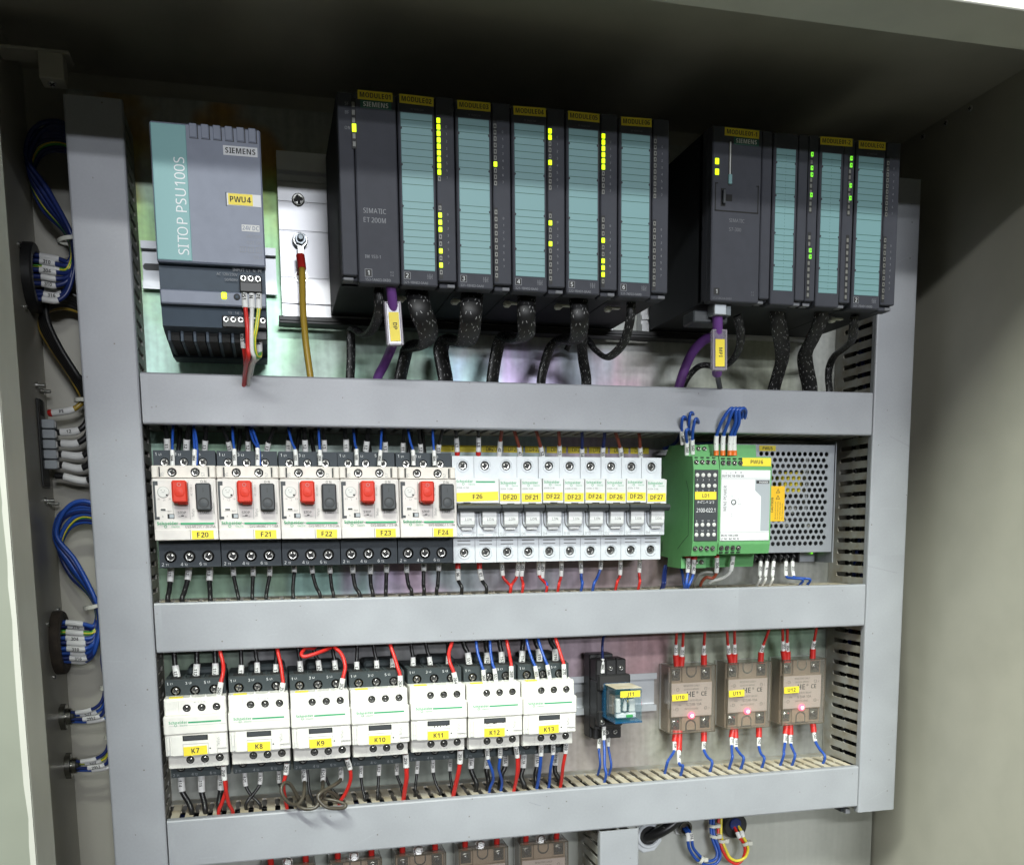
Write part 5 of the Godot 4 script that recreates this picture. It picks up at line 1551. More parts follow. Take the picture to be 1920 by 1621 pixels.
func left_wall_entries() -> void:
	var X := -85.0
	rng.seed = 31
	# two round cable entries with their blue bundles
	for d in [[216.0, 14.0, "black_plastic", "black round cable entry on the left wall, with white sleeved blue wires", "upper"], [-58.0, 12.0, "rusty_ring", "rusty brown round cable entry on the left wall, with white sleeved blue wires", "lower"]]:
		var y: float = d[0]
		var z: float = d[1]
		var g := thing("cable_entry", d[3], "cable entry", v3(X, y, z), "round cable entries")
		part(g, "ring", sh().lathe(d[2], Vector3.ZERO, Vector3(1, 0, 0), [Vector2(25, 0), Vector2(25, 6), Vector2(24, 7.5), Vector2(19, 7.5), Vector2(17, 6), Vector2(17, 1.5), Vector2(0, 1.5)], 36))
		for q in 4:
			var a := TAU * q / 4 + 0.6
			screw(g, 0.8, sin(a) * 30, cos(a) * 30, 1.9, "zinc", false, Vector3(1, 0, 0))
		var t := thing("wire_bundle", "bundle of blue wires and one green yellow wire looping from the %s round cable entry" % d[4], "wire bundle", v3(X + 3, y, z), "blue wire bundles by the left wall")
		var up := 1.0
		for k in 9:
			var fy := 16.0 - 4.0 * k + rng.randf_range(-0.6, 0.6)
			var fz := rng.randf_range(-6, 8)
			var sp := (k - 4) * 1.5
			var lobe := rng.randf_range(-3, 3)
			var col := "yellowgreen" if k == 2 else "navy" if d[4] == "upper" or k % 3 == 1 else "blue"
			var path := [X + 2, y + fy, z + fz, X + 9 + rng.randf_range(-1, 2), y + fy, z + fz, X + 20 + rng.randf_range(-1, 3), y + fy * 0.95 - 1, z + fz, X + 29, y + fy * 0.6 + 3, z + 2 + sp * 0.3, X + 33 + sp * 0.3, y + 20 + fy * 0.15, z + sp * 0.6, X + 29 + sp * 0.4, y + 36, z + sp, X + 15 + sp * 0.5 + lobe * 0.5, y + 58 + sp, z - 4 + sp, X + 6 + lobe * 0.4, y + 78 + sp, z - 4 + sp, X + 14 + lobe, y + 97 + sp * 1.2, z - 2 + sp, X + 32, y + 101 + sp * 1.3, z + sp, X + 52, y + 86 + sp, z - 2 + sp, X + 66, y + 52 + sp, z - 4]
			bundle_wire(t, col, 1.75, ["", "310", "", "304", "", "310", "", "316", ""][k], 1, 2, "", path)
		zip_tie(t, v3(X + 31, y + 28, z), Vector3(-0.2, 1, 0), 8.4)
	# rectangular multi-pole connector with black wires
	var c := thing("wall_connector", "rectangular connector cut out on the left wall with grey terminals", "connector", v3(X, 54, -2))
	part(c, "insert", sh().box("black_plastic", v3(0.2, 8, 0), v3(2.0, 74, 22), 0.4).box("hole", v3(1.8, 62, 6), v3(2.2, 74, 18), 0))
	for k in 5:
		put(c, "terminal", sh().box("panel_grey", v3(0, 0, 0), v3(9, 6.6, 11), 0.5).box("tape_white", v3(7, 1, 2), v3(9.6, 5.6, 9), 0.4).mesh(), v3(2, 22 + 7.6 * k, 6))
	for e in [[84.0, 17.0], [82.0, -1.0], [-2.0, 16.0], [-4.0, -2.0]]:
		var b := sh().cyl("zinc", v3(0.1, e[0], e[1]), Vector3(1, 0, 0), 2.6, 2.2, 6, 0.2).cyl("zinc", v3(2.2, e[0], e[1]), Vector3(1, 0, 0), 1.4, 5.0, 12, 0.4)
		part(c, "bolt", b)
	var t := thing("wire_bundle", "thick black wires with white sleeves looping from the wall connector, one red ended", "wire bundle", v3(X + 9, 90, 5))
	for k in 6:
		var fy := 113.0 - 8.4 * k if k > 0 else 119.0
		var sp := (k - 2.5) * 1.7
		var first := "red" if k == 0 else ""
		var path := [X + 8, fy, 7.0, X + (14 if k else 9), fy - 0.5, 8.0, X + 25 + (k % 2) * 2 + k * 0.8, fy - 1 + (3.0 - k) * 1.2, 10.0, X + 35 + sp * 0.3, fy + 12 - k * 0.5, 10.0 + sp * 0.5, X + 33 + sp * 0.6, 134 + sp * 0.4, 8.0 + sp, X + 26 + sp * 0.7, 147, 6.0 + sp, X + 14 + sp * 0.8, 168, 4.0 + sp, X + 6.5 + sp * 0.8, 186 + sp * 0.5, 2 + sp, X + 9 + sp * 0.5, 199 + sp * 0.9, sp, X + 21 + sp * 0.1, 204.5 + sp * 1.2, sp, X + 36, 199 + sp, -2.0 + sp, X + 52, 186 + sp, -6.0]
		bundle_wire(t, "earth" if k == 0 else "black", 2.3 if k else 2.0, ["PE", "12", "", "", "", ""][k], 1, 2, first, path)
	zip_tie(t, v3(X + 33.5, 128, 9), Vector3(0.05, 1, 0), 7.5)
	# two small metal connectors lower down
	for d in [[-117.0, 14.0, "upper", 0], [-158.0, 8.0, "lower", 1]]:
		var g := thing("sensor_socket", "small metal sensor socket with hexagon nut on the left wall, the %s one" % d[2], "connector", v3(X, d[0], d[1]), "metal sensor sockets")
		part(g, "nut", sh().cyl("nickel", v3(0.2, 0, 0), Vector3(1, 0, 0), 10.5, 4.5, 6, 0.5))
		part(g, "collar", sh().cyl("nickel", v3(4.6, 0, 0), Vector3(1, 0, 0), 6.6, 4.0, 20, 0.5).cyl("black_plastic", v3(8.4, 0, 0), Vector3(1, 0, 0), 4.6, 2.0, 18, 0.3))
		var w := thing("wire_bundle", "few blue wires with white sleeves bending up from the %s metal sensor socket" % d[2], "wire bundle", v3(X + 9, d[0], d[1]), "wires of the sensor sockets")
		for k in 4:
			var y: float = d[0] + 4.0 - 2.7 * k
			var z: float = d[1] + [2.0, -2.0, 3.0, 0.0][k]
			var path := [X + 8, y, z, X + 12 + 2.5 * k, y - 0.6, z + 1.0, X + 24 + 3 * k, y + 1.5, z + 2.5, X + 32 + k, y + 8, z + 3.0, X + 35 + k * 0.8, y + 22, z + 2.0, X + 34 + k * 0.8, y + 44, z, X + 42, y + 60, z - 3.0]
			bundle_wire(w, "yellowgreen" if k == 1 and d[3] == 1 else "blue" if k % 2 else "navy", 1.3, ["", "523", "2952", ""][k], 1, 2, "", path)
		zip_tie(w, v3(X + 36, d[0] + 22, d[1] + 3), Vector3(0.1, 1, 0), 4.5)


func bottom_entries() -> void:
	# everything here goes through the plate below the lowest trunking
	var g := thing("cable_gland", "white plastic ring with a thick black cable slanting out of it, below the lowest trunking", "cable gland", v3(420, -263, 0))
	part(g, "ring", sh().lathe("mcb", v3(0, 0, 0.2), Vector3(0, 0, 1), [Vector2(12.6, 0), Vector2(12.6, 3), Vector2(11.6, 4), Vector2(9.8, 4), Vector2(9.2, 2), Vector2(9.2, 0.4), Vector2(0, 0.4)], 32))
	part(g, "flange", sh().lathe("mcb", v3(-1, -2.5, 0.1), Vector3(0, 0, 1), [Vector2(15, 0), Vector2(15, 1.2), Vector2(14, 1.8), Vector2(0, 1.8)], 8))
	part(g, "bore", sh().lathe("gasket", v3(0, 0, 2.4), Vector3(0, 0, 1), [Vector2(9.2, 0), Vector2(8.0, 0.4), Vector2(0, 0.2)], 28))
	cable("black", 5.4, 5.4, [418, -265, 0, 422, -262, 6, 430, -256.5, 11, 440, -250.5, 12, 450, -243, 10, 458, -232, 8], "thick black cable slanting out of the white ring gland", "")
	var m := thing("cable_gland", "metal hexagon cable gland with two white sleeved blue wires", "cable gland", v3(454.5, -257.2, 0))
	part(m, "nut", sh().cyl("aluminium", v3(0, 0, 0.2), Vector3(0, 0, 1), 9.6, 3.4, 6, 0.5))
	part(m, "collar", sh().lathe("nickel", v3(0, 0, 3.6), Vector3(0, 0, 1), [Vector2(7.2, 0), Vector2(7.2, 5), Vector2(6.5, 5.8), Vector2(5.2, 5.8), Vector2(5.2, 1), Vector2(0, 1)], 28))
	part(m, "bore", sh().lathe("rusty_ring", v3(0, 0, 4.8), Vector3(0, 0, 1), [Vector2(5.2, 0), Vector2(0, 0.4)], 20))
	var t := thing("wire_bundle", "two blue wires with white sleeves hanging in a loop from the metal gland", "wire bundle", v3(454, -260, 10))
	bundle_wire(t, "blue", 1.5, "", 1, 2, "", [454, -258.4, 6, 454, -260.5, 15, 453, -266.5, 18, 455, -274.8, 18, 462, -285.3, 18, 472, -291.8, 18, 482, -291.6, 18, 487, -285.8, 17, 486, -277.2, 16, 483, -267.7, 14, 482, -259.5, 12, 483, -244.1, 10])
	bundle_wire(t, "blue", 1.5, "316", 1, 2, "", [457, -257.6, 6, 457, -260.7, 15, 456.6, -266.4, 19, 458.4, -273.7, 19, 465, -282.0, 19, 473, -287.7, 19, 481, -287.1, 18, 484, -282.2, 17, 483, -276.2, 15, 480.4, -267.8, 13, 480, -259.6, 11, 480, -244.2, 9])
	zip_tie(t, v3(466, -285.8, 18.5), Vector3(1, -0.6, 0), 3.2)
	zip_tie(t, v3(482, -266, 13.5), Vector3(0.2, 1, 0), 3.4)
	zip_tie(t, v3(481.4, -256, 11.6), Vector3(0.1, 1, 0), 3.4)
	var b := thing("push_button_block", "round black push button block seen from behind, blue centre and two white sleeved wires", "push button", v3(507, -259.5, 0))
	part(b, "housing", sh().cyl("black_plastic", v3(0, 0, 0.4), Vector3(0, 0, 1), 12.2, 9, 32, 1.2))
	part(b, "blue_centre", sh().cyl("wire_navy", v3(-1, 2.5, 9), Vector3(0, 0, 1), 6.0, 2.4, 24, 0.8))
	var w := thing("wire_bundle", "red wire and yellow wire looping from the push button block", "wire bundle", v3(507, -261, 12))
	bundle_wire(w, "red", 1.45, "", 1, 2, "", [505, -259.4, 9, 504.4, -263.2, 17, 506, -267.7, 19, 510, -273.0, 19, 512, -281.0, 19, 510, -290.4, 18, 504, -293.8, 18, 496, -289.6, 18, 490, -280.6, 17, 488.6, -273.4, 15, 488.6, -265.4, 9, 491, -244.2, 5])
	bundle_wire(w, "yellow", 1.45, "", 1, 2, "", [509, -258.6, 9, 509, -262.5, 17, 509.4, -267.1, 20, 513, -273.5, 20.5, 514.6, -280.8, 20, 511.6, -288.0, 19.5, 503.6, -290.4, 19, 496.4, -286.6, 19, 492.6, -279.0, 18, 490.4, -272.4, 16, 491, -265.0, 10, 493.6, -244.3, 5])
	zip_tie(w, v3(511.6, -273.4, 19.6), Vector3(0.5, -1, 0), 3.0)
	zip_tie(w, v3(489.8, -271.1, 14), Vector3(0.1, 1, 0), 2.9)
	part(thing("end_block", "small dark end block under the right end of the lowest trunking", "end block", v3(598, -242, 20)), "block", sh().box("panel_dark", v3(0, -1, 0), v3(5, 4, 24), 0.5).box("duct", v3(3, -2, 8), v3(8, 3, 28), 0.4))


# ------------------------------------------------------------------ wires (coordinates in millimetres)
func all_wires() -> void:
	wire("black",1.9,"11",0,1,"",[8.8,87.9,38,9.1,97.5,40,8.8,101.6,42,8.6,106.4,45,8.6,112.4,39],"black wire with white marker 11 rising from the left pole of breaker F20","wires from the upper trunking to the motor breakers")
	wire("black",1.9,"12",0,1,"",[22.4,88.1,38,23.4,97.0,40,24.6,101.5,42,26,106.7,45,26,112.7,39],"black wire with white marker 12 rising from the middle pole of breaker F20","wires from the upper trunking to the motor breakers")
	wire("black",1.6,"13",0,1,"",[35.8,88.2,38,36.9,96.3,40,37.7,101.3,42,38.6,106.9,45,38.6,112.9,39],"black wire with white marker 13 rising from the right pole of breaker F20","wires from the upper trunking to the motor breakers")
	wire("black",1.5,"11",0,1,"",[55.1,88.4,38,53.7,95.6,40,51.9,101,42,50.1,107.1,45,50.1,113.1,39],"black wire with white marker 11 rising from the left pole of breaker F21","wires from the upper trunking to the motor breakers")
	wire("black",1.5,"12",0,1,"",[68.4,88.5,38,68.5,96.1,40,68.4,100.9,42,68.4,106.5,45,68.4,112.5,39],"black wire with white marker 12 rising from the middle pole of breaker F21","wires from the upper trunking to the motor breakers")
	wire("black",1.5,"13",0,1,"",[82.3,88.7,38,83.9,95.1,40,86.1,100.6,42,88.3,106.8,45,88.3,112.8,39],"black wire with white marker 13 rising from the right pole of breaker F21","wires from the upper trunking to the motor breakers")
	wire("black",1.5,"11",0,1,"",[98.7,88.8,38,99.5,97.1,40,100.2,102.1,42,100.9,107.9,45,100.9,113.9,39],"black wire with white marker 11 rising from the left pole of breaker F22","wires from the upper trunking to the motor breakers")
	wire("black",1.7,"12",0,1,"",[112,88.9,38,111.7,97.7,40,111.5,102.5,42,111.3,108.1,45,111.3,114.1,39],"black wire with white marker 12 rising from the middle pole of breaker F22","wires from the upper trunking to the motor breakers")
	wire("black",1.5,"13",0,1,"",[126.9,89.1,38,126.6,97.9,40,126,102.3,42,125.3,107.4,45,125.3,113.4,39],"black wire with white marker 13 rising from the right pole of breaker F22","wires from the upper trunking to the motor breakers")
	wire("black",1.8,"11",0,1,"",[143.9,89.3,38,143.7,98.6,40,143.0,103.2,42,142.4,108.6,45,142.4,114.6,39],"black wire with white marker 11 rising from the left pole of breaker F23","wires from the upper trunking to the motor breakers")
	wire("black",1.8,"12",0,1,"",[159.2,89.4,38,160.2,97.4,40,160.8,102.3,42,161.4,108,45,161.4,114,39],"black wire with white marker 12 rising from the middle pole of breaker F23","wires from the upper trunking to the motor breakers")
	wire("black",1.5,"13",0,1,"",[175,89.1,38,174.8,96.8,40,174.3,101.7,42,173.7,107.3,45,173.7,113.3,39],"black wire with white marker 13 rising from the right pole of breaker F23","wires from the upper trunking to the motor breakers")
	wire("black",1.4,"11",0,1,"",[189.2,88.9,38,189.3,96.4,40,189.5,101.5,42,189.6,107.5,45,189.6,113.5,39],"black wire with white marker 11 rising from the left pole of breaker F24","wires from the upper trunking to the motor breakers")
	wire("black",1.4,"12",0,1,"",[203.8,88.9,38,203.3,95.6,40,202.3,101.2,42,201.2,107.7,45,201.2,113.7,39],"black wire with white marker 12 rising from the middle pole of breaker F24","wires from the upper trunking to the motor breakers")
	wire("black",1.4,"13",0,1,"",[218.0,89,38,218.5,95.3,40,219.7,101.2,42,220.8,108,45,220.8,114,39],"black wire with white marker 13 rising from the right pole of breaker F24","wires from the upper trunking to the motor breakers")
	wire("blue",1,"504",0,1,"",[14.2,75.5,66,14.4,86.6,64,14.4,93.6,58,14.3,105.6,46,14.3,111.6,40],"thin blue wire with white marker 504 to the left control screw of breaker F20","wires from the upper trunking to the motor breakers")
	wire("blue",1,"304",0,1,"",[29.3,75.6,66,30.1,87.2,64,29.7,94.0,58,29.2,105.8,46,29.2,111.8,40],"thin blue wire with white marker 304 to the right control screw of breaker F20","wires from the upper trunking to the motor breakers")
	wire("blue",1,"503",0,1,"",[58.5,75.8,66,58.5,87.9,64,57.9,94.3,58,57.5,105.8,46,57.5,111.8,40],"thin blue wire with white marker 503 to the left control screw of breaker F21","wires from the upper trunking to the motor breakers")
	wire("blue",1,"304",0,1,"",[75.0,75.9,66,75.3,88.9,64,72.7,94.7,58,70.2,105.5,46,70.2,111.5,40],"thin blue wire with white marker 304 to the right control screw of breaker F21","wires from the upper trunking to the motor breakers")
	wire("blue",1,"502",0,1,"",[103.5,76.1,66,103.1,87.9,64,101,94.4,58,99.2,106,46,99.2,112,40],"thin blue wire with white marker 502 to the left control screw of breaker F22","wires from the upper trunking to the motor breakers")
	wire("blue",1,"304",0,1,"",[121.4,76.2,66,121.6,87.8,64,121.7,95.8,58,122.2,109.1,46,122.2,115.1,40],"thin blue wire with white marker 304 to the right control screw of breaker F22","wires from the upper trunking to the motor breakers")
	wire("blue",1,"505",0,1,"",[149.1,76.4,66,149.4,88.7,64,149.1,92.8,58,149.5,102.2,46,149.5,108.2,40],"thin blue wire with white marker 505 to the left control screw of breaker F23","wires from the upper trunking to the motor breakers")
	wire("blue",1,"304",0,1,"",[166.5,76.5,66,168,88.1,64,169.3,95.9,58,171.6,109.0,46,171.6,115.0,40],"thin blue wire with white marker 304 to the right control screw of breaker F23","wires from the upper trunking to the motor breakers")
	wire("blue",1,"503",0,1,"",[193.3,76.7,66,193.4,88.4,64,192.3,95.7,58,192.1,108.4,46,192.1,114.4,40],"thin blue wire with white marker 503 to the left control screw of breaker F24","wires from the upper trunking to the motor breakers")
	wire("blue",1,"304",0,1,"",[210,76.8,66,210.1,88.3,64,210.6,97.2,58,212.2,111.5,46,212.2,117.5,40],"thin blue wire with white marker 304 to the right control screw of breaker F24","wires from the upper trunking to the motor breakers")
	wire("blue",1,"",0,0,"",[31.1,75.9,65.5,31.8,87.8,62,30.8,99.7,55,29.2,105.8,46,29.2,111.8,40],"second thin blue wire beside marker 304 on breaker F20","wires from the upper trunking to the motor breakers")
	wire("blue",1,"",0,0,"",[76.6,76.1,65.5,76.3,89.1,62,73.5,100.3,55,71.5,106.5,46,71.5,112.5,40],"second thin blue wire beside marker 304 on breaker F21","wires from the upper trunking to the motor breakers")
	wire("black",1.7,"",0,0,"",[15,84,24,15.8,92,24,17.5,101,27,17.5,114,30],"plain black wire standing behind the markers of breaker F20, left of two","wires from the upper trunking to the motor breakers")
	wire("black",1.7,"",0,0,"",[29.5,84,24,28.9,92,24,27.5,101,27,27.5,114,30],"plain black wire standing behind the markers of breaker F20, right of two","wires from the upper trunking to the motor breakers")
	wire("black",1.7,"",0,0,"",[60,84,24,60.8,92,24,62.5,101,27,62.5,114,30],"plain black wire standing behind the markers of breaker F21, left of two","wires from the upper trunking to the motor breakers")
	wire("black",1.7,"",0,0,"",[74.5,84,24,73.9,92,24,72.5,101,27,72.5,114,30],"plain black wire standing behind the markers of breaker F21, right of two","wires from the upper trunking to the motor breakers")
	wire("black",1.7,"",0,0,"",[105,84,24,105.8,92,24,107.5,101,27,107.5,114,30],"plain black wire standing behind the markers of breaker F22, left of two","wires from the upper trunking to the motor breakers")
	wire("black",1.7,"",0,0,"",[119.5,84,24,118.9,92,24,117.5,101,27,117.5,114,30],"plain black wire standing behind the markers of breaker F22, right of two","wires from the upper trunking to the motor breakers")
	wire("black",1.7,"",0,0,"",[150,84,24,150.8,92,24,152.5,101,27,152.5,114,30],"plain black wire standing behind the markers of breaker F23, left of two","wires from the upper trunking to the motor breakers")
	wire("black",1.7,"",0,0,"",[164.5,84,24,163.9,92,24,162.5,101,27,162.5,114,30],"plain black wire standing behind the markers of breaker F23, right of two","wires from the upper trunking to the motor breakers")
	wire("black",1.7,"",0,0,"",[195,84,24,195.8,92,24,197.5,101,27,197.5,114,30],"plain black wire standing behind the markers of breaker F24, left of two","wires from the upper trunking to the motor breakers")
	wire("black",1.7,"",0,0,"",[209.5,84,24,208.9,92,24,207.5,101,27,207.5,114,30],"plain black wire standing behind the markers of breaker F24, right of two","wires from the upper trunking to the motor breakers")
	wire("black",1.9,"111",0,1,"",[6.2,0.6,34,5.1,-11.4,37,4.3,-18.5,41,3.3,-24.2,45,3.3,-34.2,39],"black wire with white marker 111 leaving the left pole of breaker F20","wires from the motor breakers down to the middle trunking")
	wire("black",1.9,"112",0,1,"",[19.6,0.3,34,18.0,-10.3,37,15.6,-18.8,41,13.8,-24.5,45,13.8,-34.5,39],"black wire with white marker 112 leaving the middle pole of breaker F20","wires from the motor breakers down to the middle trunking")
	wire("black",1.9,"113",0,1,"",[35.1,0,34,34.4,-11.2,37,34.6,-19.3,41,34.8,-25.1,45,34.8,-35.1,39],"black wire with white marker 113 leaving the right pole of breaker F20","wires from the motor breakers down to the middle trunking")
	wire("black",1.45,"117",0,1,"",[52.6,0.6,34,52.9,-7.9,37,54.6,-17.9,41,55.8,-24.7,45,55.8,-34.7,39],"black wire with white marker 117 leaving the left pole of breaker F21","wires from the motor breakers down to the middle trunking")
	wire("black",1.45,"118",0,1,"",[68.1,0.3,34,67.6,-8.2,37,66.7,-18.2,41,66.3,-25,45,66.3,-35,39],"black wire with white marker 118 leaving the middle pole of breaker F21","wires from the motor breakers down to the middle trunking")
	wire("black",1.45,"119",0,1,"",[80.9,0.1,34,80.2,-8.4,37,77.9,-18.5,41,76.8,-25.3,45,76.8,-35.3,39],"black wire with white marker 119 leaving the right pole of breaker F21","wires from the motor breakers down to the middle trunking")
	wire("black",1.45,"123",0,1,"",[99.8,0.2,34,99.5,-6,37,97.9,-18.1,41,97.8,-25.9,45,97.8,-35.9,39],"black wire with white marker 123 leaving the left pole of breaker F22","wires from the motor breakers down to the middle trunking")
	wire("black",1.45,"124",0,1,"",[113.7,0.9,34,114,-7.3,37,116.2,-17.6,41,118.8,-24.0,45,118.8,-34.0,39],"black wire with white marker 124 leaving the middle pole of breaker F22","wires from the motor breakers down to the middle trunking")
	wire("black",1.45,"125",0,1,"",[128,0.6,34,127.9,-7.6,37,128.4,-17.9,41,129.3,-24.3,45,129.3,-34.3,39],"black wire with white marker 125 leaving the right pole of breaker F22","wires from the motor breakers down to the middle trunking")
	wire("black",1.6,"129",0,1,"",[146.3,0.3,34,146.1,-7.9,37,147.3,-18.3,41,150.3,-24.4,45,150.3,-34.4,39],"black wire with white marker 129 leaving the left pole of breaker F23","wires from the motor breakers down to the middle trunking")
	wire("black",1.6,"130",0,1,"",[161,0.5,34,160.1,-8.7,37,159.9,-17.6,41,160.8,-24.2,45,160.8,-34.2,39],"black wire with white marker 130 leaving the middle pole of breaker F23","wires from the motor breakers down to the middle trunking")
	wire("black",1.6,"131",0,1,"",[174,0.8,34,173.2,-8,37,172.1,-17.9,41,171.3,-23.4,45,171.3,-33.4,39],"black wire with white marker 131 leaving the right pole of breaker F23","wires from the motor breakers down to the middle trunking")
	wire("black",1.6,"135",0,1,"",[190.6,0.5,34,189.9,-8.4,37,190.7,-18.4,41,192.3,-22.5,45,192.3,-32.5,39],"black wire with white marker 135 leaving the left pole of breaker F24","wires from the motor breakers down to the middle trunking")
	wire("black",1.6,"136",0,1,"",[205,0.7,34,204,-7.2,37,203,-18.7,41,202.8,-22.1,45,202.8,-32.1,39],"black wire with white marker 136 leaving the middle pole of breaker F24","wires from the motor breakers down to the middle trunking")
	wire("black",1.6,"137",0,1,"",[217.6,1,34,216.4,-7.4,37,214.8,-18.9,41,213.3,-21.6,45,213.3,-31.6,39],"black wire with white marker 137 leaving the right pole of breaker F24","wires from the motor breakers down to the middle trunking")
	wire("black",1.5,"96",1,2,"red",[232.9,0.8,38,232.6,-5.7,38,232.6,-15.3,40,234.3,-21.1,45,234.3,-31.1,39],"black wire with red ferrule and marker 96 under the left pole of breaker F26","wires from the miniature breakers down to the middle trunking")
	wire("black",1.5,"97",1,2,"red",[251.1,0.5,38,251.1,-6.1,38,252.8,-15.7,40,255.3,-21.6,45,255.3,-31.6,39],"black wire with red ferrule and marker 97 under the right pole of breaker F26","wires from the miniature breakers down to the middle trunking")
	wire("red",1.25,"253",0,1,"",[270.4,1.2,38,271.1,-12.1,38,274.4,-17.7,40,276.3,-21.6,45,276.3,-31.6,39],"red wire with white marker 253 under breaker DF20","wires from the miniature breakers down to the middle trunking")
	wire("red",1.25,"251",0,1,"",[285,0.9,38,283.2,-12.9,38,279.5,-18,40,276.3,-21.3,45,276.3,-31.3,39],"left of two crossing red wires marked 251 under breaker DF21","wires from the miniature breakers down to the middle trunking")
	wire("red",1.25,"251",0,1,"",[289.3,0.9,38,287.5,-13,38,287.9,-18.0,40,286.8,-21.3,45,286.8,-31.3,39],"right of two crossing red wires marked 251 under breaker DF21","wires from the miniature breakers down to the middle trunking")
	wire("red",1.25,"254",0,1,"",[302.6,0.6,38,303,-12.3,38,306.2,-17.4,40,307.8,-21.3,45,307.8,-31.3,39],"red wire with white marker 254 under breaker DF22","wires from the miniature breakers down to the middle trunking")
	wire("blue",1.25,"255",0,1,"",[306.9,0.6,38,305.8,-15,38,307.6,-18,40,307.8,-20.8,45,307.8,-30.8,39],"thin blue wire with blank looking marker half hidden behind marker 254","wires from the miniature breakers down to the middle trunking")
	wire("red",1.25,"258",0,1,"",[323,0.3,38,322.4,-13.8,38,320.5,-17.8,40,318.3,-20.7,45,318.3,-30.7,39],"red wire with white marker 258 under breaker DF23","wires from the miniature breakers down to the middle trunking")
	wire("blue",1.25,"541",0,1,"",[340,0,38,340.6,-11.5,38,340.2,-16.7,40,339.3,-20.1,45,339.3,-30.1,39],"blue wire with white marker under breaker DF24","wires from the miniature breakers down to the middle trunking")
	wire("blue",1.25,"542",0,1,"",[358.6,-0.3,38,357.9,-8.7,38,353.9,-16.5,40,349.8,-20.4,45,349.8,-30.4,39],"blue wire with white marker under breaker DF26","wires from the miniature breakers down to the middle trunking")
	wire("red",1.25,"256",0,1,"",[376.5,-0.1,38,376.1,-13.9,38,373.8,-17.4,40,370.8,-19.8,45,370.8,-29.8,39],"red wire with white marker 256 under breaker DF25","wires from the miniature breakers down to the middle trunking")
	wire("red",1.25,"257",0,1,"",[394.4,0.1,38,393.9,-12.1,38,393.5,-17.3,40,391.8,-19.7,45,391.8,-29.7,39],"red wire with white marker 257 under breaker DF27","wires from the miniature breakers down to the middle trunking")
	wire("black",1.5,"L1",1,2,"red",[235.4,88.2,30,235.2,90.4,31,234.3,101.8,33,232,106.2,42,232,112.2,36],"black wire with red ferrule into the left pole top of breaker F26","wires from the upper trunking to the miniature breakers")
	wire("black",1.5,"L3",1,2,"red",[253.3,88.3,30,253.1,90.6,31,253,102.5,33,250.6,106.5,42,250.6,112.5,36],"black wire with red ferrule into the right pole top of breaker F26","wires from the upper trunking to the miniature breakers")
	wire("brown",1.5,"45",0,1,"",[271.0,87,30,271.5,99.3,33,270.7,107.8,42,270.7,113.8,36],"reddish brown wire with white marker 45 above breaker DF20","wires from the upper trunking to the miniature breakers")
	wire("brown",1.5,"47",0,1,"",[289.2,86.7,30,287.5,94.9,33,281.6,106,42,281.6,112,36],"reddish brown wire with white marker 47 above breaker DF21","wires from the upper trunking to the miniature breakers")
	wire("brown",1.5,"52",0,1,"",[309.1,86.8,30,306.4,95.2,33,300.4,106.3,42,300.4,112.3,36],"reddish brown wire with white marker above breaker DF22","wires from the upper trunking to the miniature breakers")
	wire("brown",1.5,"53",0,1,"",[323.9,86.9,30,323,96.3,33,319.5,107.5,42,319.5,113.5,36],"reddish brown wire with white marker above breaker DF23","wires from the upper trunking to the miniature breakers")
	wire("navy",1.5,"54",0,1,"",[343.9,86.6,30,343.1,94,33,340.1,106.8,42,340.1,112.8,36],"dark blue wire with white marker above breaker DF24","wires from the upper trunking to the miniature breakers")
	wire("navy",1.5,"55",0,1,"",[362.7,86.8,30,362.1,95.3,33,360.2,106.1,42,360.2,112.1,36],"dark blue wire with white marker above breaker DF26","wires from the upper trunking to the miniature breakers")
	wire("brown",1.5,"56",0,1,"",[380,86.9,30,377.5,95.4,33,370.1,106.3,42,370.1,112.3,36],"reddish brown wire with white marker above breaker DF25","wires from the upper trunking to the miniature breakers")
	wire("brown",1.5,"57",0,1,"",[397.8,87.0,30,395.9,95.6,33,391.4,105.5,42,391.4,111.5,36],"reddish brown wire with white marker above breaker DF27","wires from the upper trunking to the miniature breakers")
	wire("black",2,"111",0,1,"",[7.9,-87.6,50,6.4,-75.1,49,6.1,-70.3,48,6,-62.6,47,6,-54.6,41],"black wire with white marker 111 entering the left pole top of contactor K7","wires from the middle trunking to the contactors")
	wire("black",2,"112",0,1,"",[21.2,-86.7,50,22.4,-74.8,49,22.5,-70.3,48,22.8,-62.8,47,22.8,-54.8,41],"black wire with white marker 112 entering the middle pole top of contactor K7","wires from the middle trunking to the contactors")
	wire("black",2,"113",0,1,"",[35.8,-86.9,50,36.3,-74.8,49,36.2,-70.5,48,36.2,-63.4,47,36.2,-55.4,41],"black wire with white marker 113 entering the right pole top of contactor K7","wires from the middle trunking to the contactors")
	wire("black",1.6,"117",0,1,"",[54.7,-88.9,50,55.7,-77,49,55.7,-71.3,48,55.9,-62.7,47,55.9,-54.7,41],"black wire with white marker 117 entering the left pole top of contactor K8","wires from the middle trunking to the contactors")
	wire("black",1.6,"118",0,1,"",[67.6,-88,50,67.7,-75.5,49,67.2,-70.6,48,66.8,-62.6,47,66.8,-54.6,41],"black wire with white marker 118 entering the middle pole top of contactor K8","wires from the middle trunking to the contactors")
	wire("black",1.6,"119",0,1,"",[81.5,-89.6,50,82.2,-77.5,49,82.6,-71.9,48,83.1,-63.2,47,83.1,-55.2,41],"black wire with white marker 119 entering the right pole top of contactor K8","wires from the middle trunking to the contactors")
	wire("black",1.6,"123",0,1,"",[101.2,-88.4,50,100.8,-75.8,49,100.2,-70.8,48,99.6,-62.9,47,99.6,-54.9,41],"black wire with white marker 123 entering the left pole top of contactor K9","wires from the middle trunking to the contactors")
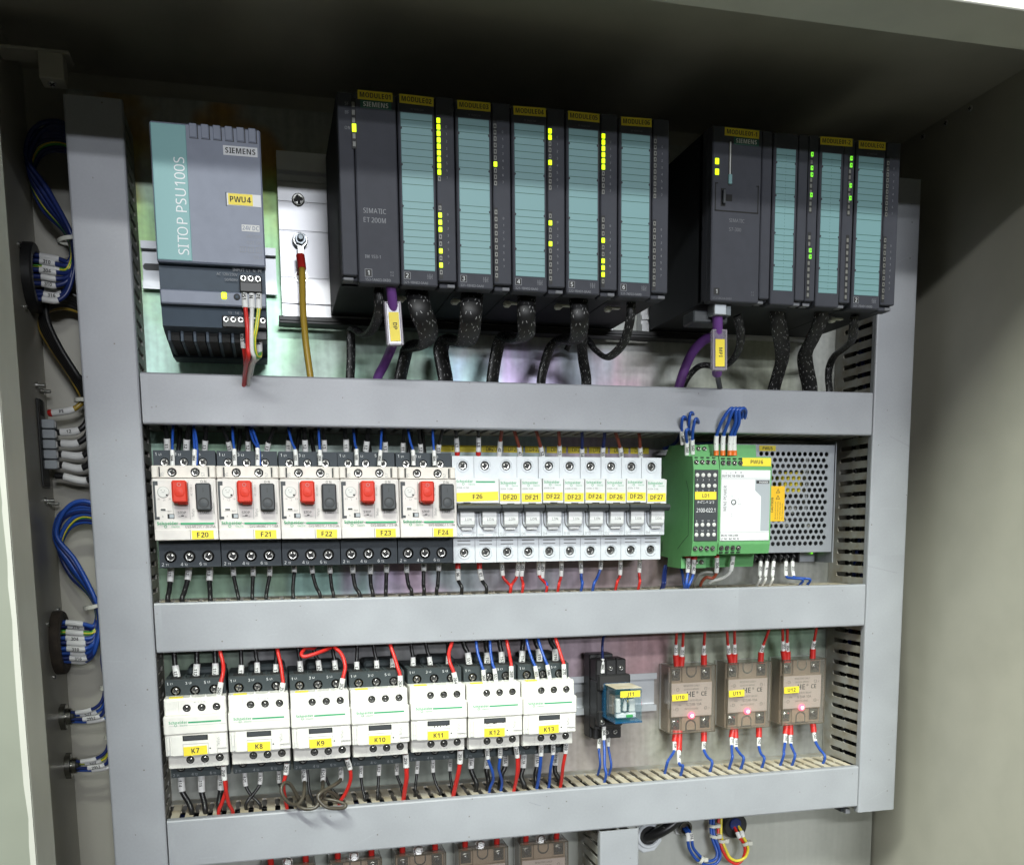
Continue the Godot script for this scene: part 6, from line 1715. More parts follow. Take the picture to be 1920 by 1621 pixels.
	wire("black",1.6,"124",0,1,"",[116.2,-88.5,50,115,-75.9,49,113.4,-72.7,48,111.9,-66.4,47,111.9,-58.4,41],"black wire with white marker 124 entering the middle pole top of contactor K9","wires from the middle trunking to the contactors")
	wire("black",1.6,"125",0,1,"",[128.8,-88.3,50,128.1,-76.4,49,127.4,-71.7,48,126.8,-64.0,47,126.8,-56.0,41],"black wire with white marker 125 entering the right pole top of contactor K9","wires from the middle trunking to the contactors")
	wire("black",1.5,"129",0,1,"",[145.7,-89.6,50,145.7,-78.3,49,146.3,-71.6,48,146.9,-61.9,47,146.9,-53.9,41],"black wire with white marker 129 entering the left pole top of contactor K10","wires from the middle trunking to the contactors")
	wire("black",1.5,"130",0,1,"",[161.8,-89.7,50,161.6,-77.9,49,160.5,-72,48,159.5,-62.9,47,159.5,-54.9,41],"black wire with white marker 130 entering the middle pole top of contactor K10","wires from the middle trunking to the contactors")
	wire("black",1.5,"131",0,1,"",[174.7,-89.7,50,174.8,-76.9,49,174.7,-73.1,48,174.7,-66.1,47,174.7,-58.1,41],"black wire with white marker 131 entering the right pole top of contactor K10","wires from the middle trunking to the contactors")
	wire("black",1.5,"135",0,1,"",[191.5,-89.5,50,191.6,-76.6,49,190.9,-70.8,48,190.3,-62.0,47,190.3,-54.0,41],"black wire with white marker 135 entering the left pole top of contactor K11","wires from the middle trunking to the contactors")
	wire("black",1.5,"136",0,1,"",[206.4,-88.9,50,205.0,-76.8,49,203.6,-71.5,48,202.2,-62.9,47,202.2,-54.9,41],"black wire with white marker 136 entering the middle pole top of contactor K11","wires from the middle trunking to the contactors")
	wire("black",1.5,"137",0,1,"",[220.7,-88.7,50,221.1,-76.7,49,221,-72.3,48,220.9,-64.7,47,220.9,-56.7,41],"black wire with white marker 137 entering the right pole top of contactor K11","wires from the middle trunking to the contactors")
	wire("black",2.1,"151",0,1,"",[238.8,-86.8,50,237.3,-74.7,49,235.4,-70.2,48,233.6,-62.5,47,233.6,-54.5,41],"black wire with white marker 151 entering the left pole top of contactor K12","wires from the middle trunking to the contactors")
	wire("black",2.1,"152",0,1,"",[253.8,-87.5,50,254,-75.2,49,253.6,-70.6,48,253.2,-62.7,47,253.2,-54.7,41],"black wire with white marker 152 entering the middle pole top of contactor K12","wires from the middle trunking to the contactors")
	wire("black",2.1,"153",0,1,"",[266.8,-87.5,50,266.3,-75.1,49,265.5,-70.7,48,264.7,-63.1,47,264.7,-55.1,41],"black wire with white marker 153 entering the right pole top of contactor K12","wires from the middle trunking to the contactors")
	wire("black",2.1,"114",0,1,"",[283.9,-87.8,50,284.6,-75.1,49,285.3,-70.0,48,286.1,-61.8,47,286.1,-53.8,41],"black wire with white marker 114 entering the left pole top of contactor K13","wires from the middle trunking to the contactors")
	wire("black",2.1,"115",0,1,"",[299.6,-87,50,298.7,-74,49,297,-69.7,48,295.4,-62.1,47,295.4,-54.1,41],"black wire with white marker 115 entering the middle pole top of contactor K13","wires from the middle trunking to the contactors")
	wire("black",2.1,"116",0,1,"",[313.6,-87.6,50,313.1,-74.8,49,310.7,-70.1,48,308.4,-62,47,308.4,-54,41],"black wire with white marker 116 entering the right pole top of contactor K13","wires from the middle trunking to the contactors")
	wire("red",1.5,"260",0,1,"",[38.5,-98.3,73,40.8,-86.6,72,42.5,-80.2,70,42.6,-73.3,64,40.5,-63.2,58,40.5,-55.2,52],"red wire with white marker 260 into the control terminal top of contactor K7","wires from the middle trunking to the contactors")
	wire("red",1.5,"257",0,1,"",[84.5,-100.2,73,86.7,-89.3,72,86.6,-86.2,70,85.8,-77.1,64,83.6,-64,58,83.6,-56,52],"red wire with white marker 257 into the control terminal top of contactor K8","wires from the middle trunking to the contactors")
	wire("red",1.5,"262",0,1,"",[130,-99.1,73,132.6,-88.1,72,134.8,-78.5,70,132.6,-69.8,64,127.4,-63.8,58,127.4,-55.8,52],"red wire with white marker 262 looping over to contactor K9","wires from the middle trunking to the contactors")
	wire("red",1.5,"",0,0,"",[127.9,-64.7,50,118.7,-66.9,62,104.9,-70.3,66,101.7,-68.5,64,105.5,-65.1,56,111.6,-66.0,50,113.8,-64.6,46],"loose red wire loop hanging below the middle trunking above contactor K9","wires from the middle trunking to the contactors")
	wire("red",1.5,"263",0,1,"",[177.4,-100.1,73,177.6,-88,72,176.2,-82.0,70,174.4,-73.5,64,171.9,-63.7,58,171.9,-55.7,52],"red wire with white marker 263 into the control terminal top of contactor K10","wires from the middle trunking to the contactors")
	wire("red",1.5,"264",0,1,"",[223.2,-99.3,73,221.1,-87.4,72,218.5,-79.8,70,218.9,-72.2,64,222.8,-63.6,58,222.8,-55.6,52],"red wire with white marker 264 into the control terminal top of contactor K11","wires from the middle trunking to the contactors")
	wire("blue",1.2,"502",0,1,"",[246.1,-98.9,73,245.4,-86.5,72,245,-84.1,70,243.1,-74.3,64,242.8,-64.4,58,242.8,-56.4,52],"blue wire marked 502 into contactor K12, left of the other blue one","wires from the middle trunking to the contactors")
	wire("blue",1.2,"553",0,1,"",[256.1,-98.3,73,254.7,-85.8,72,254.1,-83.5,70,253.8,-74.7,64,254.5,-64.8,58,254.5,-56.8,52],"blue wire marked 553 into contactor K12, beside its red wire","wires from the middle trunking to the contactors")
	wire("red",1.4,"269",0,1,"",[268.8,-96.8,73,269,-84.4,72,269.1,-80.9,70,269.4,-74.3,64,268.8,-64.8,58,268.8,-56.8,52],"red wire with white marker 269 into the control terminal of contactor K12","wires from the middle trunking to the contactors")
	wire("blue",1.2,"503",0,1,"",[291.1,-97.9,73,289.3,-85.3,72,288.5,-82.9,70,286.7,-73.9,64,285.7,-63.8,58,285.7,-55.8,52],"blue wire marked 503 into the last contactor K13, left of its other blue wire","wires from the middle trunking to the contactors")
	wire("blue",1.2,"546",0,1,"",[301.6,-96.8,73,299.7,-84.7,72,299.2,-82.3,70,297.2,-73.3,64,296.0,-64.2,58,296.0,-56.2,52],"blue wire marked 546 into the last contactor K13, next to its red wire","wires from the middle trunking to the contactors")
	wire("red",1.4,"270",0,1,"",[314.3,-96.9,73,313.9,-84.8,72,313.6,-81.8,70,312.4,-72.8,64,310.9,-63.7,58,310.9,-55.7,52],"red wire with white marker 270 into the control terminal of contactor K13","wires from the middle trunking to the contactors")
	wire("black",2.2,"114",0,1,"",[5.5,-163.9,44,5.8,-176.4,44,9.7,-184.2,46,12.3,-190.7,49,12.3,-200.7,43],"black wire with white marker 114 leaving the left pole of contactor K7","wires from the contactors down to the lower trunking")
	wire("black",2.2,"115",0,1,"",[20.9,-164.6,44,20.5,-178,44,21.9,-185.3,46,22.8,-191.7,49,22.8,-201.7,43],"black wire with white marker 115 leaving the middle pole of contactor K7","wires from the contactors down to the lower trunking")
	wire("black",2.2,"116",0,1,"",[35.9,-165.1,44,35.2,-177.6,44,34.3,-182.3,46,33.3,-188.7,49,33.3,-198.7,43],"black wire with white marker 116 leaving the right pole of contactor K7","wires from the contactors down to the lower trunking")
	wire("black",1.3,"121",0,1,"",[54,-164.9,44,54.6,-176,44,58.7,-184,46,64.8,-190.9,49,64.8,-200.9,43],"black wire with white marker 121 leaving the left pole of contactor K8","wires from the contactors down to the lower trunking")
	wire("black",1.3,"120",0,1,"",[66.4,-165.3,44,65.4,-175.3,44,61.2,-181.2,46,54.3,-189.2,49,54.3,-199.2,43],"black wire with white marker 120 leaving the middle pole of contactor K8","wires from the contactors down to the lower trunking")
	wire("black",1.3,"122",0,1,"",[80.9,-165.3,44,80.9,-175.4,44,83.7,-182.8,46,85.8,-190.3,49,85.8,-200.3,43],"black wire with white marker 122 leaving the right pole of contactor K8","wires from the contactors down to the lower trunking")
	wire("black",1.2,"132",0,1,"",[147,-165.1,44,146.7,-175.6,44,147.5,-185.5,46,148.8,-193.4,49,148.8,-203.4,43],"black wire with white marker 132 leaving the left pole of contactor K10","wires from the contactors down to the lower trunking")
	wire("black",1.2,"133",0,1,"",[162.1,-165.1,44,161.3,-175.1,44,160.3,-184.3,46,159.3,-192.1,49,159.3,-202.1,43],"black wire with white marker 133 leaving the middle pole of contactor K10","wires from the contactors down to the lower trunking")
	wire("black",1.2,"134",0,1,"",[177,-165.6,44,176.5,-175.7,44,178.9,-183.4,46,180.3,-191.4,49,180.3,-201.4,43],"black wire with white marker 134 leaving the right pole of contactor K10","wires from the contactors down to the lower trunking")
	wire("black",1.2,"138",0,1,"",[194.2,-164.6,44,193.2,-175.8,44,191.9,-183.3,46,190.8,-189,49,190.8,-199,43],"black wire with white marker 138 leaving the left pole of contactor K11","wires from the contactors down to the lower trunking")
	wire("black",1.2,"139",0,1,"",[207.2,-164.4,44,207.1,-175.7,44,208.8,-184.7,46,211.8,-192.9,49,211.8,-202.9,43],"black wire with white marker 139 leaving the middle pole of contactor K11","wires from the contactors down to the lower trunking")
	wire("black",1.2,"140",0,1,"",[222.2,-164.4,44,221.5,-175.6,44,221.7,-183.4,46,222.3,-191.5,49,222.3,-201.5,43],"black wire with white marker 140 leaving the right pole of contactor K11","wires from the contactors down to the lower trunking")
	wire("black",2.1,"114A",0,1,"",[240.5,-162.9,44,239.7,-174.7,44,241.5,-181.5,46,243.3,-187.4,49,243.3,-197.4,43],"black wire with white marker 114A leaving the left pole of contactor K12","wires from the contactors down to the lower trunking")
	wire("black",2.1,"115A",0,1,"",[254.7,-163.8,44,253.4,-175.7,44,253.5,-181.2,46,253.8,-187,49,253.8,-197,43],"black wire with white marker 115A leaving the middle pole of contactor K12","wires from the contactors down to the lower trunking")
	wire("black",2.1,"116A",0,1,"",[269.8,-163.2,44,269.7,-174.6,44,266.2,-181.4,46,264.3,-187.4,49,264.3,-197.4,43],"black wire with white marker 116A leaving the right pole of contactor K12","wires from the contactors down to the lower trunking")
	wire("black",2.1,"117A",0,1,"",[286.6,-163.8,44,285.6,-177.4,44,283.3,-184.7,46,285.3,-192.0,49,285.3,-202.0,43],"black wire with white marker 117A leaving the left pole of contactor K13","wires from the contactors down to the lower trunking")
	wire("black",2.1,"118A",0,1,"",[298.3,-164.5,44,298.2,-177.2,44,296.1,-183.6,46,295.8,-190.9,49,295.8,-200.9,43],"black wire with white marker 118A leaving the middle pole of contactor K13","wires from the contactors down to the lower trunking")
	wire("black",2.1,"119A",0,1,"",[315.4,-165.7,44,314.4,-177.2,44,314.2,-183.5,46,316.8,-189.7,49,316.8,-199.7,43],"black wire with white marker 119A leaving the right pole of contactor K13","wires from the contactors down to the lower trunking")
	wire("red",1.5,"259",0,1,"",[39.4,-152.3,70,39.6,-163.4,69,40.3,-174.3,66,41.4,-185.1,60,43.8,-193.6,54,43.8,-203.6,48],"red wire with white marker 259 under contactor K7, crossing to the right","wires from the contactors down to the lower trunking")
	wire("red",1.5,"",0,0,"",[40.3,-163.2,68,40.1,-172.8,64,36.4,-183.7,60,33.3,-191.8,56,33.3,-201.8,50],"second red wire under contactor K7, crossing to the left","wires from the contactors down to the lower trunking")
	wire("red",1.5,"259",0,1,"",[87,-153.7,70,85.9,-162.4,69,83.8,-171.6,66,84.4,-182.3,60,85.8,-193.8,54,85.8,-203.8,48],"red wire with white marker 259 under contactor K8","wires from the contactors down to the lower trunking")
	wire("red",1.5,"259",0,1,"",[133.8,-153.4,70,136,-161.9,69,136.3,-171.4,66,132.8,-183.2,60,127.8,-193.4,54,127.8,-203.4,48],"red wire with white marker 259 bowing out under contactor K9","wires from the contactors down to the lower trunking")
	wire("red",1.9,"259",0,1,"",[180.6,-152.6,70,181.1,-163.5,69,181.5,-173.3,66,180.7,-184.4,60,180.3,-193.6,54,180.3,-203.6,48],"red wire with white marker 259 under contactor K10","wires from the contactors down to the lower trunking")
	wire("red",1.9,"259",0,1,"",[225.6,-152.5,70,225.3,-163.4,69,224.3,-173.2,66,223.1,-184.4,60,222.3,-194.1,54,222.3,-204.1,48],"red wire with white marker 259 under contactor K11","wires from the contactors down to the lower trunking")
	wire("blue",1.3,"304",0,1,"",[248.1,-151.3,70,249,-161.3,69,253.3,-173.2,66,255.2,-182.4,60,253.8,-190.5,54,253.8,-200.5,48],"blue wire with white marker 304 curling under contactor K12","wires from the contactors down to the lower trunking")
	wire("blue",1.3,"5531",0,1,"",[259.4,-151.0,70,259.3,-160.9,69,259,-171.4,66,261.9,-179.5,60,264.3,-187.1,54,264.3,-197.1,48],"blue wire with white marker 5531 under contactor K12","wires from the contactors down to the lower trunking")
	wire("red",1.5,"259",0,1,"",[272.5,-151.3,70,274.1,-161.9,69,274.8,-173.6,66,275.1,-185,60,274.8,-193.7,54,274.8,-203.7,48],"red wire with white marker 259 under contactor K12","wires from the contactors down to the lower trunking")
	wire("red",1.5,"",0,0,"",[276,-161.1,66,276.9,-173.6,62,275.8,-184.6,58,274.8,-193.1,55,274.8,-203.1,49],"second red wire close behind marker 259 under contactor K12","wires from the contactors down to the lower trunking")
	wire("blue",1.5,"304",0,1,"",[294.4,-151.1,70,294.6,-161.7,69,294.8,-171.8,66,295.3,-182.1,60,295.8,-190.3,54,295.8,-200.3,48],"thicker blue wire marked 304 under the last contactor K13","wires from the contactors down to the lower trunking")
	wire("blue",1.3,"5461",0,1,"",[305,-151.2,70,305.2,-161.3,69,304.2,-172.4,66,305.1,-181.6,60,306.3,-190.5,54,306.3,-200.5,48],"thinner blue wire marked 5461 beside the red one under contactor K13","wires from the contactors down to the lower trunking")
	wire("red",1.5,"259",0,1,"",[316.5,-150.9,70,316.1,-161.0,69,315.1,-172.1,66,315.9,-182.5,60,316.8,-191.4,54,316.8,-201.4,48],"red wire with white marker 259 under contactor K13","wires from the contactors down to the lower trunking")
	wire("smoke",1.5,"126A",0,1,"",[100.3,-165.4,46,100.5,-173.8,52,99,-182.4,64,93.5,-187.5,70,85.9,-183.0,74,81.9,-174.4,74,84.1,-169.3,70,88.5,-171.1,66,92.2,-178.3,62,94.9,-185.8,58,95.9,-192.7,52],"left smoke grey lead making a round loop under contactor K9","loose looped leads under contactor K9")
	wire("smoke",1.5,"125A",0,1,"",[116.3,-166.0,46,115.2,-174.4,52,114.4,-177.5,60,111.8,-182.3,72,108.2,-188.6,76,100.9,-190,76,94.8,-188.6,72,93.8,-189.3,60,93.5,-191,50],"middle smoke grey lead lying along the trunking edge under contactor K9","loose looped leads under contactor K9")
	wire("smoke",1.5,"127A",0,1,"",[130.2,-166.5,46,129.2,-172.9,56,123.5,-174.6,66,112.6,-177.8,74,109.9,-182.1,76,116.3,-189.2,78,128.1,-191.5,76,131.1,-189.5,74,124.7,-187,70,114.8,-184.7,66,117.7,-180.9,60,125.9,-187.3,54,127,-193.7,50],"right smoke grey lead twisted into a knot under contactor K9","loose looped leads under contactor K9")
	wire("black",1.2,"",0,0,"",[103.6,-165.9,45,103.7,-174.8,47,104.3,-183.6,50,106.8,-191.3,50,106.8,-201.3,44],"thin black wire behind the looped leads of contactor K9","loose looped leads under contactor K9")
	wire("black",1.2,"",0,0,"",[117.9,-173.2,45,120.6,-180.5,46,125.4,-187.1,50,127.8,-192.4,50,127.8,-202.4,44],"second thin black wire behind the looped leads of contactor K9","loose looped leads under contactor K9")
	wire("navy",1.2,"302",0,1,"",[359.6,-98.9,40,360.3,-86.7,38,361.4,-76.9,34,361,-67.7,38,362.6,-63.7,42,362.6,-55.7,36],"dark blue wire with white marker into the top of relay socket J11","wires of the plug-in relay")
	wire("blue",1.3,"304",0,1,"",[360.9,-145.8,40,361,-158.6,40,359.8,-168.7,45,358.2,-179.5,50,358.8,-186.6,52,358.8,-196.6,46],"blue wire with white marker in the middle under relay socket J11","wires of the plug-in relay")
	wire("blue",1.1,"543",0,1,"",[361.2,-157.3,28,359.8,-168.2,30,359,-174,34,358.8,-182.5,36,358.8,-192.5,30],"left thin blue wire with white marker under relay socket J11","wires of the plug-in relay")
	wire("blue",1.1,"304",0,1,"",[369.7,-156.3,28,368.7,-167.3,30,368.7,-174.7,34,369.3,-183.4,36,369.3,-193.4,30],"right thin blue wire with white marker under relay socket J11","wires of the plug-in relay")
	wire("red",1.3,"253",1,2,"red",[437.6,-99.7,22,436.6,-88.2,22,435.6,-78,24,431.8,-64.7,34,429.4,-61.8,40,429.4,-53.8,34],"left red wire above solid state relay U10","wires of the three solid state relays")
	wire("red",1.3,"253",1,2,"red",[441.7,-99.9,22,442.6,-89.9,22,442.2,-80.5,24,438.3,-64.9,34,435.5,-61.3,40,435.5,-53.3,34],"second red wire beside it above solid state relay U10","wires of the three solid state relays")
	wire("red",1.3,"263",1,2,"red",[464.6,-100.1,22,464.4,-89.3,22,463.3,-79.8,24,459.4,-64.9,34,456.6,-61.2,40,456.6,-53.2,34],"red wire above the right terminal of solid state relay U10","wires of the three solid state relays")
	wire("red",1.3,"253",1,2,"red",[492.6,-99.1,22,489.9,-89.6,22,487.3,-80.7,24,480.8,-65.7,34,477.5,-62.7,40,477.5,-54.7,34],"left red wire above solid state relay U11","wires of the three solid state relays")
	wire("red",1.3,"254",1,2,"red",[495.1,-99.2,22,495.3,-89.8,22,494,-80.2,24,488.5,-64.4,34,485.4,-61.5,40,485.4,-53.5,34],"second red wire beside it above solid state relay U11","wires of the three solid state relays")
	wire("red",1.3,"264",1,2,"red",[522.1,-99.6,22,522.5,-89.4,22,523.5,-82.2,24,523.5,-66.4,34,521.4,-62.7,40,521.4,-54.7,34],"red wire leaning right above the right terminal of solid state relay U11","wires of the three solid state relays")
	wire("red",1.3,"253",1,2,"red",[547.6,-99.9,22,545.5,-88.8,22,543.5,-79,24,537,-65.3,34,533.5,-62.4,40,533.5,-54.4,34],"left red wire above solid state relay U12","wires of the three solid state relays")
	wire("red",1.3,"254",1,2,"red",[550.2,-100,22,549.9,-89.7,22,548.1,-80.8,24,542.1,-64.7,34,538.6,-61.8,40,538.6,-53.8,34],"second red wire beside it above solid state relay U12","wires of the three solid state relays")
	wire("red",1.3,"265",1,2,"red",[576.5,-98.8,22,576.5,-88.4,22,576.4,-80.3,24,572.4,-66.6,34,569.4,-62,40,569.4,-54,34],"red wire above the right terminal of solid state relay U12","wires of the three solid state relays")
	wire("blue",1.3,"545",1,2,"red",[437.6,-158.6,22,435.5,-168.3,24,433.5,-175.9,28,427,-180.5,34,421.8,-182.8,40,421.8,-194.8,34],"left blue wire under solid state relay U10","wires of the three solid state relays")
	wire("blue",1.3,"314",1,2,"red",[441.2,-158.9,22,438.1,-176.2,28,431.4,-183.7,44,431.6,-185,48,432.3,-185.2,50,432.3,-197.2,44],"blue wire with a low white marker 314 under solid state relay U10","wires of the three solid state relays")
	wire("blue",1.3,"541",1,2,"red",[465.6,-160.4,22,464.9,-170.2,24,463.1,-177.1,28,463.1,-182.2,36,463.8,-185.3,44,463.8,-197.3,38],"blue wire with marker 541 under solid state relay U10","wires of the three solid state relays")
	wire("blue",1.3,"315",1,2,"red",[495.6,-159.8,22,493.1,-168,24,491.2,-175,28,487.4,-179.5,36,484.8,-182.7,42,484.8,-194.7,36],"left blue wire under solid state relay U11","wires of the three solid state relays")
	wire("blue",1.3,"314",1,2,"red",[497.4,-159.9,22,497.0,-169.1,24,495.8,-176.9,28,495.9,-181.3,36,495.3,-184,44,495.3,-196,38],"second blue wire with marker 314 under solid state relay U11","wires of the three solid state relays")
	wire("blue",1.3,"542",1,2,"red",[522,-160.7,22,521.2,-169.8,24,519.2,-177.6,28,517.3,-182.8,36,516.3,-185.5,44,516.3,-197.5,38],"blue wire with marker 542 under solid state relay U11","wires of the three solid state relays")
	wire("blue",1.3,"316",1,2,"red",[551.1,-159.2,22,549,-168.3,24,546.4,-176.2,28,540.7,-181.4,36,537.3,-183.8,42,537.3,-195.8,36],"left blue wire under solid state relay U12","wires of the three solid state relays")
	wire("blue",1.3,"314",1,2,"red",[554.7,-159.4,22,554.3,-169.5,24,552.6,-177.4,28,550.5,-181.7,36,547.8,-185.2,44,547.8,-197.2,38],"second blue wire with marker 314 under solid state relay U12","wires of the three solid state relays")
	wire("blue",1.3,"547",1,2,"red",[579,-160.1,22,579.2,-168.6,24,578.8,-176.7,28,578.4,-182.2,36,579.3,-188.1,44,579.3,-200.1,38],"blue wire with marker 547 under solid state relay U12, leaning right","wires of the three solid state relays")
	wire("blue",1.3,"543",0,1,"",[423.5,95.9,60,421.1,106.8,63,418.7,112,68,418.4,116.7,71,421.7,117.5,68,426.4,114.9,60,429.4,110.7,50,426.2,108.9,50,427.9,106,45],"first blue wire from the left looping up above green module LD1","wires of the green modules and the perforated power supply")
	wire("blue",1.3,"541",0,1,"",[426.5,87.2,62,425,97.2,65,421.9,102.1,70,420.9,106.4,73,424.3,107.2,70,429,104.5,62,432.1,100.2,52,429.6,109,50,431.4,106,45],"second blue wire from the left looping up above green module LD1","wires of the green modules and the perforated power supply")
	wire("blue",1.3,"1",0,1,"",[429.8,97.3,58,428.7,105.9,61,426.3,113.4,66,426.0,120.4,69,429.4,121.3,66,434.2,118.7,58,437.3,114.5,48,433.2,109.0,50,435,106.1,45],"third blue wire from the left looping up above green module LD1","wires of the green modules and the perforated power supply")
	wire("blue",1.3,"542",0,1,"",[431.9,87.8,62,430,99.5,65,428.2,107.5,70,428.6,115.0,73,432,115.8,70,436.8,113.1,62,440.1,108.9,52,437.7,109.1,50,439.5,106.1,45],"fourth blue wire from the left looping up above green module LD1","wires of the green modules and the perforated power supply")
	wire("blue",1.5,".",1,2,"orange",[453.6,86.9,62,453.4,91.2,62,452.7,103.3,64,453.3,113.5,71,457.2,121.9,75,461.0,124.7,75,466.4,122.8,69,468.5,117.2,62,468.6,111.4,54,470.9,107.7,46],"leftmost of four blue wires with orange ferrules above module PWU6","wires of the green modules and the perforated power supply")
	wire("blue",1.5,".",1,2,"orange",[459.8,86.9,62,459.6,91.3,62,459.1,103.4,64,459.7,113.6,71,461,122.0,75,464.7,124.7,75,470.2,122.8,69,472.4,117.3,62,472.5,111.4,54,474.8,107.7,46],"second of four blue wires with orange ferrules above module PWU6","wires of the green modules and the perforated power supply")
	wire("blue",1.5,".",1,2,"orange",[466.5,87,62,466.3,91.4,62,465.8,103.5,64,466.3,113.7,71,464.6,122,75,468.3,124.8,75,473.8,122.9,69,476,117.3,62,476.1,111.5,54,478.5,107.8,46],"third of four blue wires with orange ferrules above module PWU6","wires of the green modules and the perforated power supply")
	wire("blue",1.5,".",1,2,"orange",[470.6,87,62,470.4,91.4,62,469.1,103.6,64,469.6,113.7,71,467.6,122.1,75,471.3,124.9,75,476.8,123,69,479.1,117.4,62,479.3,111.5,54,481.7,107.8,46],"rightmost of four blue wires with orange ferrules above module PWU6","wires of the green modules and the perforated power supply")
	wire("blue",1.3,"3042",1,2,"red",[430.0,2.9,60,430,0.6,60,429.9,-11.9,60,428.1,-18.3,62,427.6,-22.4,62,428.5,-25.6,58],"left of two blue wires hanging in front of the middle trunking, marked 3042","wires of the green modules and the perforated power supply")
	wire("blue",1.3,"3142",1,2,"red",[435.5,2.3,60,435.4,-0.7,60,434.8,-13.1,60,432.3,-18.3,62,429.8,-23,62,430.9,-26.4,56],"right of two blue wires hanging in front of the middle trunking, marked 3142","wires of the green modules and the perforated power supply")
	wire("white",1.4,"N",0,1,"",[472.3,1.7,60,471.3,-11,58,468.8,-15.9,54,465.6,-18.4,50,460.2,-20.3,46,457.9,-22.2,44],"white wire with marker N under the white faced power module PWU6","wires of the green modules and the perforated power supply")
	wire("brown",1.4,"304",1,2,"red",[456.6,2.5,60,456.9,0.7,60,457.7,-12.5,58,455.3,-17.3,56,450.4,-16.7,54,448.4,-19.9,50,448.4,-24.3,46],"dark red wire with white marker curving under green module LD1","wires of the green modules and the perforated power supply")
	wire("grey",1.3,"",0,0,"",[459.9,-14.5,54,454.9,-12.6,54,449.3,-12.6,52,445.3,-15.7,48,444.9,-22,42,446.6,-25.3,38],"grey wire bending left below the two green modules","wires of the green modules and the perforated power supply")
	wire("navy",1.2,"",0,0,"",[425.9,-7.1,20,422.6,-13.7,24,417.9,-20.5,34,417,-22.2,36,417,-30.2,30],"left of two dark blue wires behind green module LD1","wires of the green modules and the perforated power supply")
	wire("navy",1.2,"",0,0,"",[427.7,-7.1,20,424.7,-13.7,24,420.0,-20.6,34,419.1,-22.3,36,419.1,-30.3,30],"right of two dark blue wires behind green module LD1","wires of the green modules and the perforated power supply")
	wire("blue",1.2,"",0,0,"",[432.4,-9,40,432.3,-14.3,44,432.5,-21.5,46,432.5,-25,48,432.5,-33,42],"short blue wire at the foot of green module LD1","wires of the green modules and the perforated power supply")
	wire("navy",1.5,"",0,0,"",[420.9,95.3,26,428.9,97.9,24,432.7,103.4,30,430.1,109.4,40,428.3,111.7,46],"dark blue wire bending behind the top of green module LD1","wires of the green modules and the perforated power supply")
	wire("navy",1.5,"",0,0,"",[450,99.9,24,458.0,100.6,24,465,101.1,26,468.4,102.6,30,467.4,105.2,40],"dark blue wire running level behind green module LD1","wires of the green modules and the perforated power supply")
	wire("white",1.2,"251",1,2,"black",[519.9,-1.2,22,518.6,-4.9,24,516.4,-18.1,27,514,-19.7,32,510.7,-20.6,38,510.7,-26.6,32],"white wire with marker 251 from the first screw of the perforated power supply","wires of the green modules and the perforated power supply")
	wire("white",1.2,"N",1,2,"black",[526.5,-1.3,22,525.2,-5.1,24,522,-18.2,27,519.5,-19.8,32,516.3,-20.7,38,516.3,-26.7,32],"white wire with marker N from the second screw of the perforated power supply","wires of the green modules and the perforated power supply")
	wire("white",1.2,"PE",1,2,"black",[533.3,-1.4,22,532,-5.2,24,529.3,-18.3,27,526.8,-20,32,523.5,-20.9,38,523.5,-26.9,32],"white wire with marker PE from the third screw of the perforated power supply","wires of the green modules and the perforated power supply")
	wire("blue",1.2,"315",1,2,"black",[545.8,-1.6,22,544.5,-5.4,24,543.4,-18.6,27,546.3,-20.4,32,554.1,-21.6,38,554.1,-27.6,32],"blue wire with marker 315 from the fifth screw of the perforated power supply","wires of the green modules and the perforated power supply")
	wire("blue",1.2,"251",1,2,"black",[552.5,-1.8,22,551.2,-5.5,24,551,-18.8,27,553.8,-20.6,32,561.6,-21.7,38,561.6,-27.7,32],"blue wire with marker 251 from the sixth screw of the perforated power supply","wires of the green modules and the perforated power supply")
	wire("red",1.5,"251",0,1,"",[71.3,190.6,123,71.8,177.5,124,72.4,165.4,126,72.1,152.2,124,72.3,145.8,122,70.6,143.1,110,68.7,139.5,80,67.5,133.8,60],"red wire with white marker 251 on the upper left power supply","wires of the upper left power supply")
	wire("white",1.5,"N",0,1,"",[76.3,189.9,123,76.1,177.4,124,75.2,164.3,126,74.8,150,124,76,145.6,120,74.1,143.6,108,71.7,139.6,80,70.6,133.9,60],"white wire with white marker N on the upper left power supply","wires of the upper left power supply")
	wire("yellowgreen",1.5,"PE",0,1,"",[81.1,190.5,123,80.5,177.3,124,78.4,164.7,125,76.5,155.9,123,77.2,147.7,118,79.8,148.0,110,80.5,153.3,100],"green and yellow earth wire with marker PE on the upper left power supply","wires of the upper left power supply")
	wire("red",1.5,"251",0,1,"",[69.2,166.1,104,69.3,154.5,104,69.9,146.6,96,68.9,138.9,76,66.9,133.8,60],"short red wire with marker 251 below the lower terminals of the upper left power supply","wires of the upper left power supply")
	wire("white",1.5,"314",0,1,"",[80.2,165.4,104,79.7,152.6,104,78.7,149.5,98,75.2,146.5,90,72.9,141.2,70],"white wire with marker 314 below the lower terminals of the upper left power supply","wires of the upper left power supply")
	wire("earth",2.6,"",1,1,"red",[114.5,241.6,20,115.2,230.3,24,114.8,215.8,30,114.2,194.8,38,115.1,170.7,44,117.4,144.5,48,117.8,136.8,48],"thick yellow earth cable with red crimp sleeve bolted to the mounting rail","earth cable")
	cable("braid",3.8,2.4,[164.3,201.3,112,164.1,189.2,114,164.5,180.9,105,162.3,175.2,80,157.6,175.3,60,152.6,181.9,46,150,180.3,40,150.0,169.7,40,149.3,157.2,42,148.1,143.9,44,148.1,129.9,42],"thin braided sleeve from module 1 curving left behind the DP cable tag","black braided cable sleeves under the control modules")
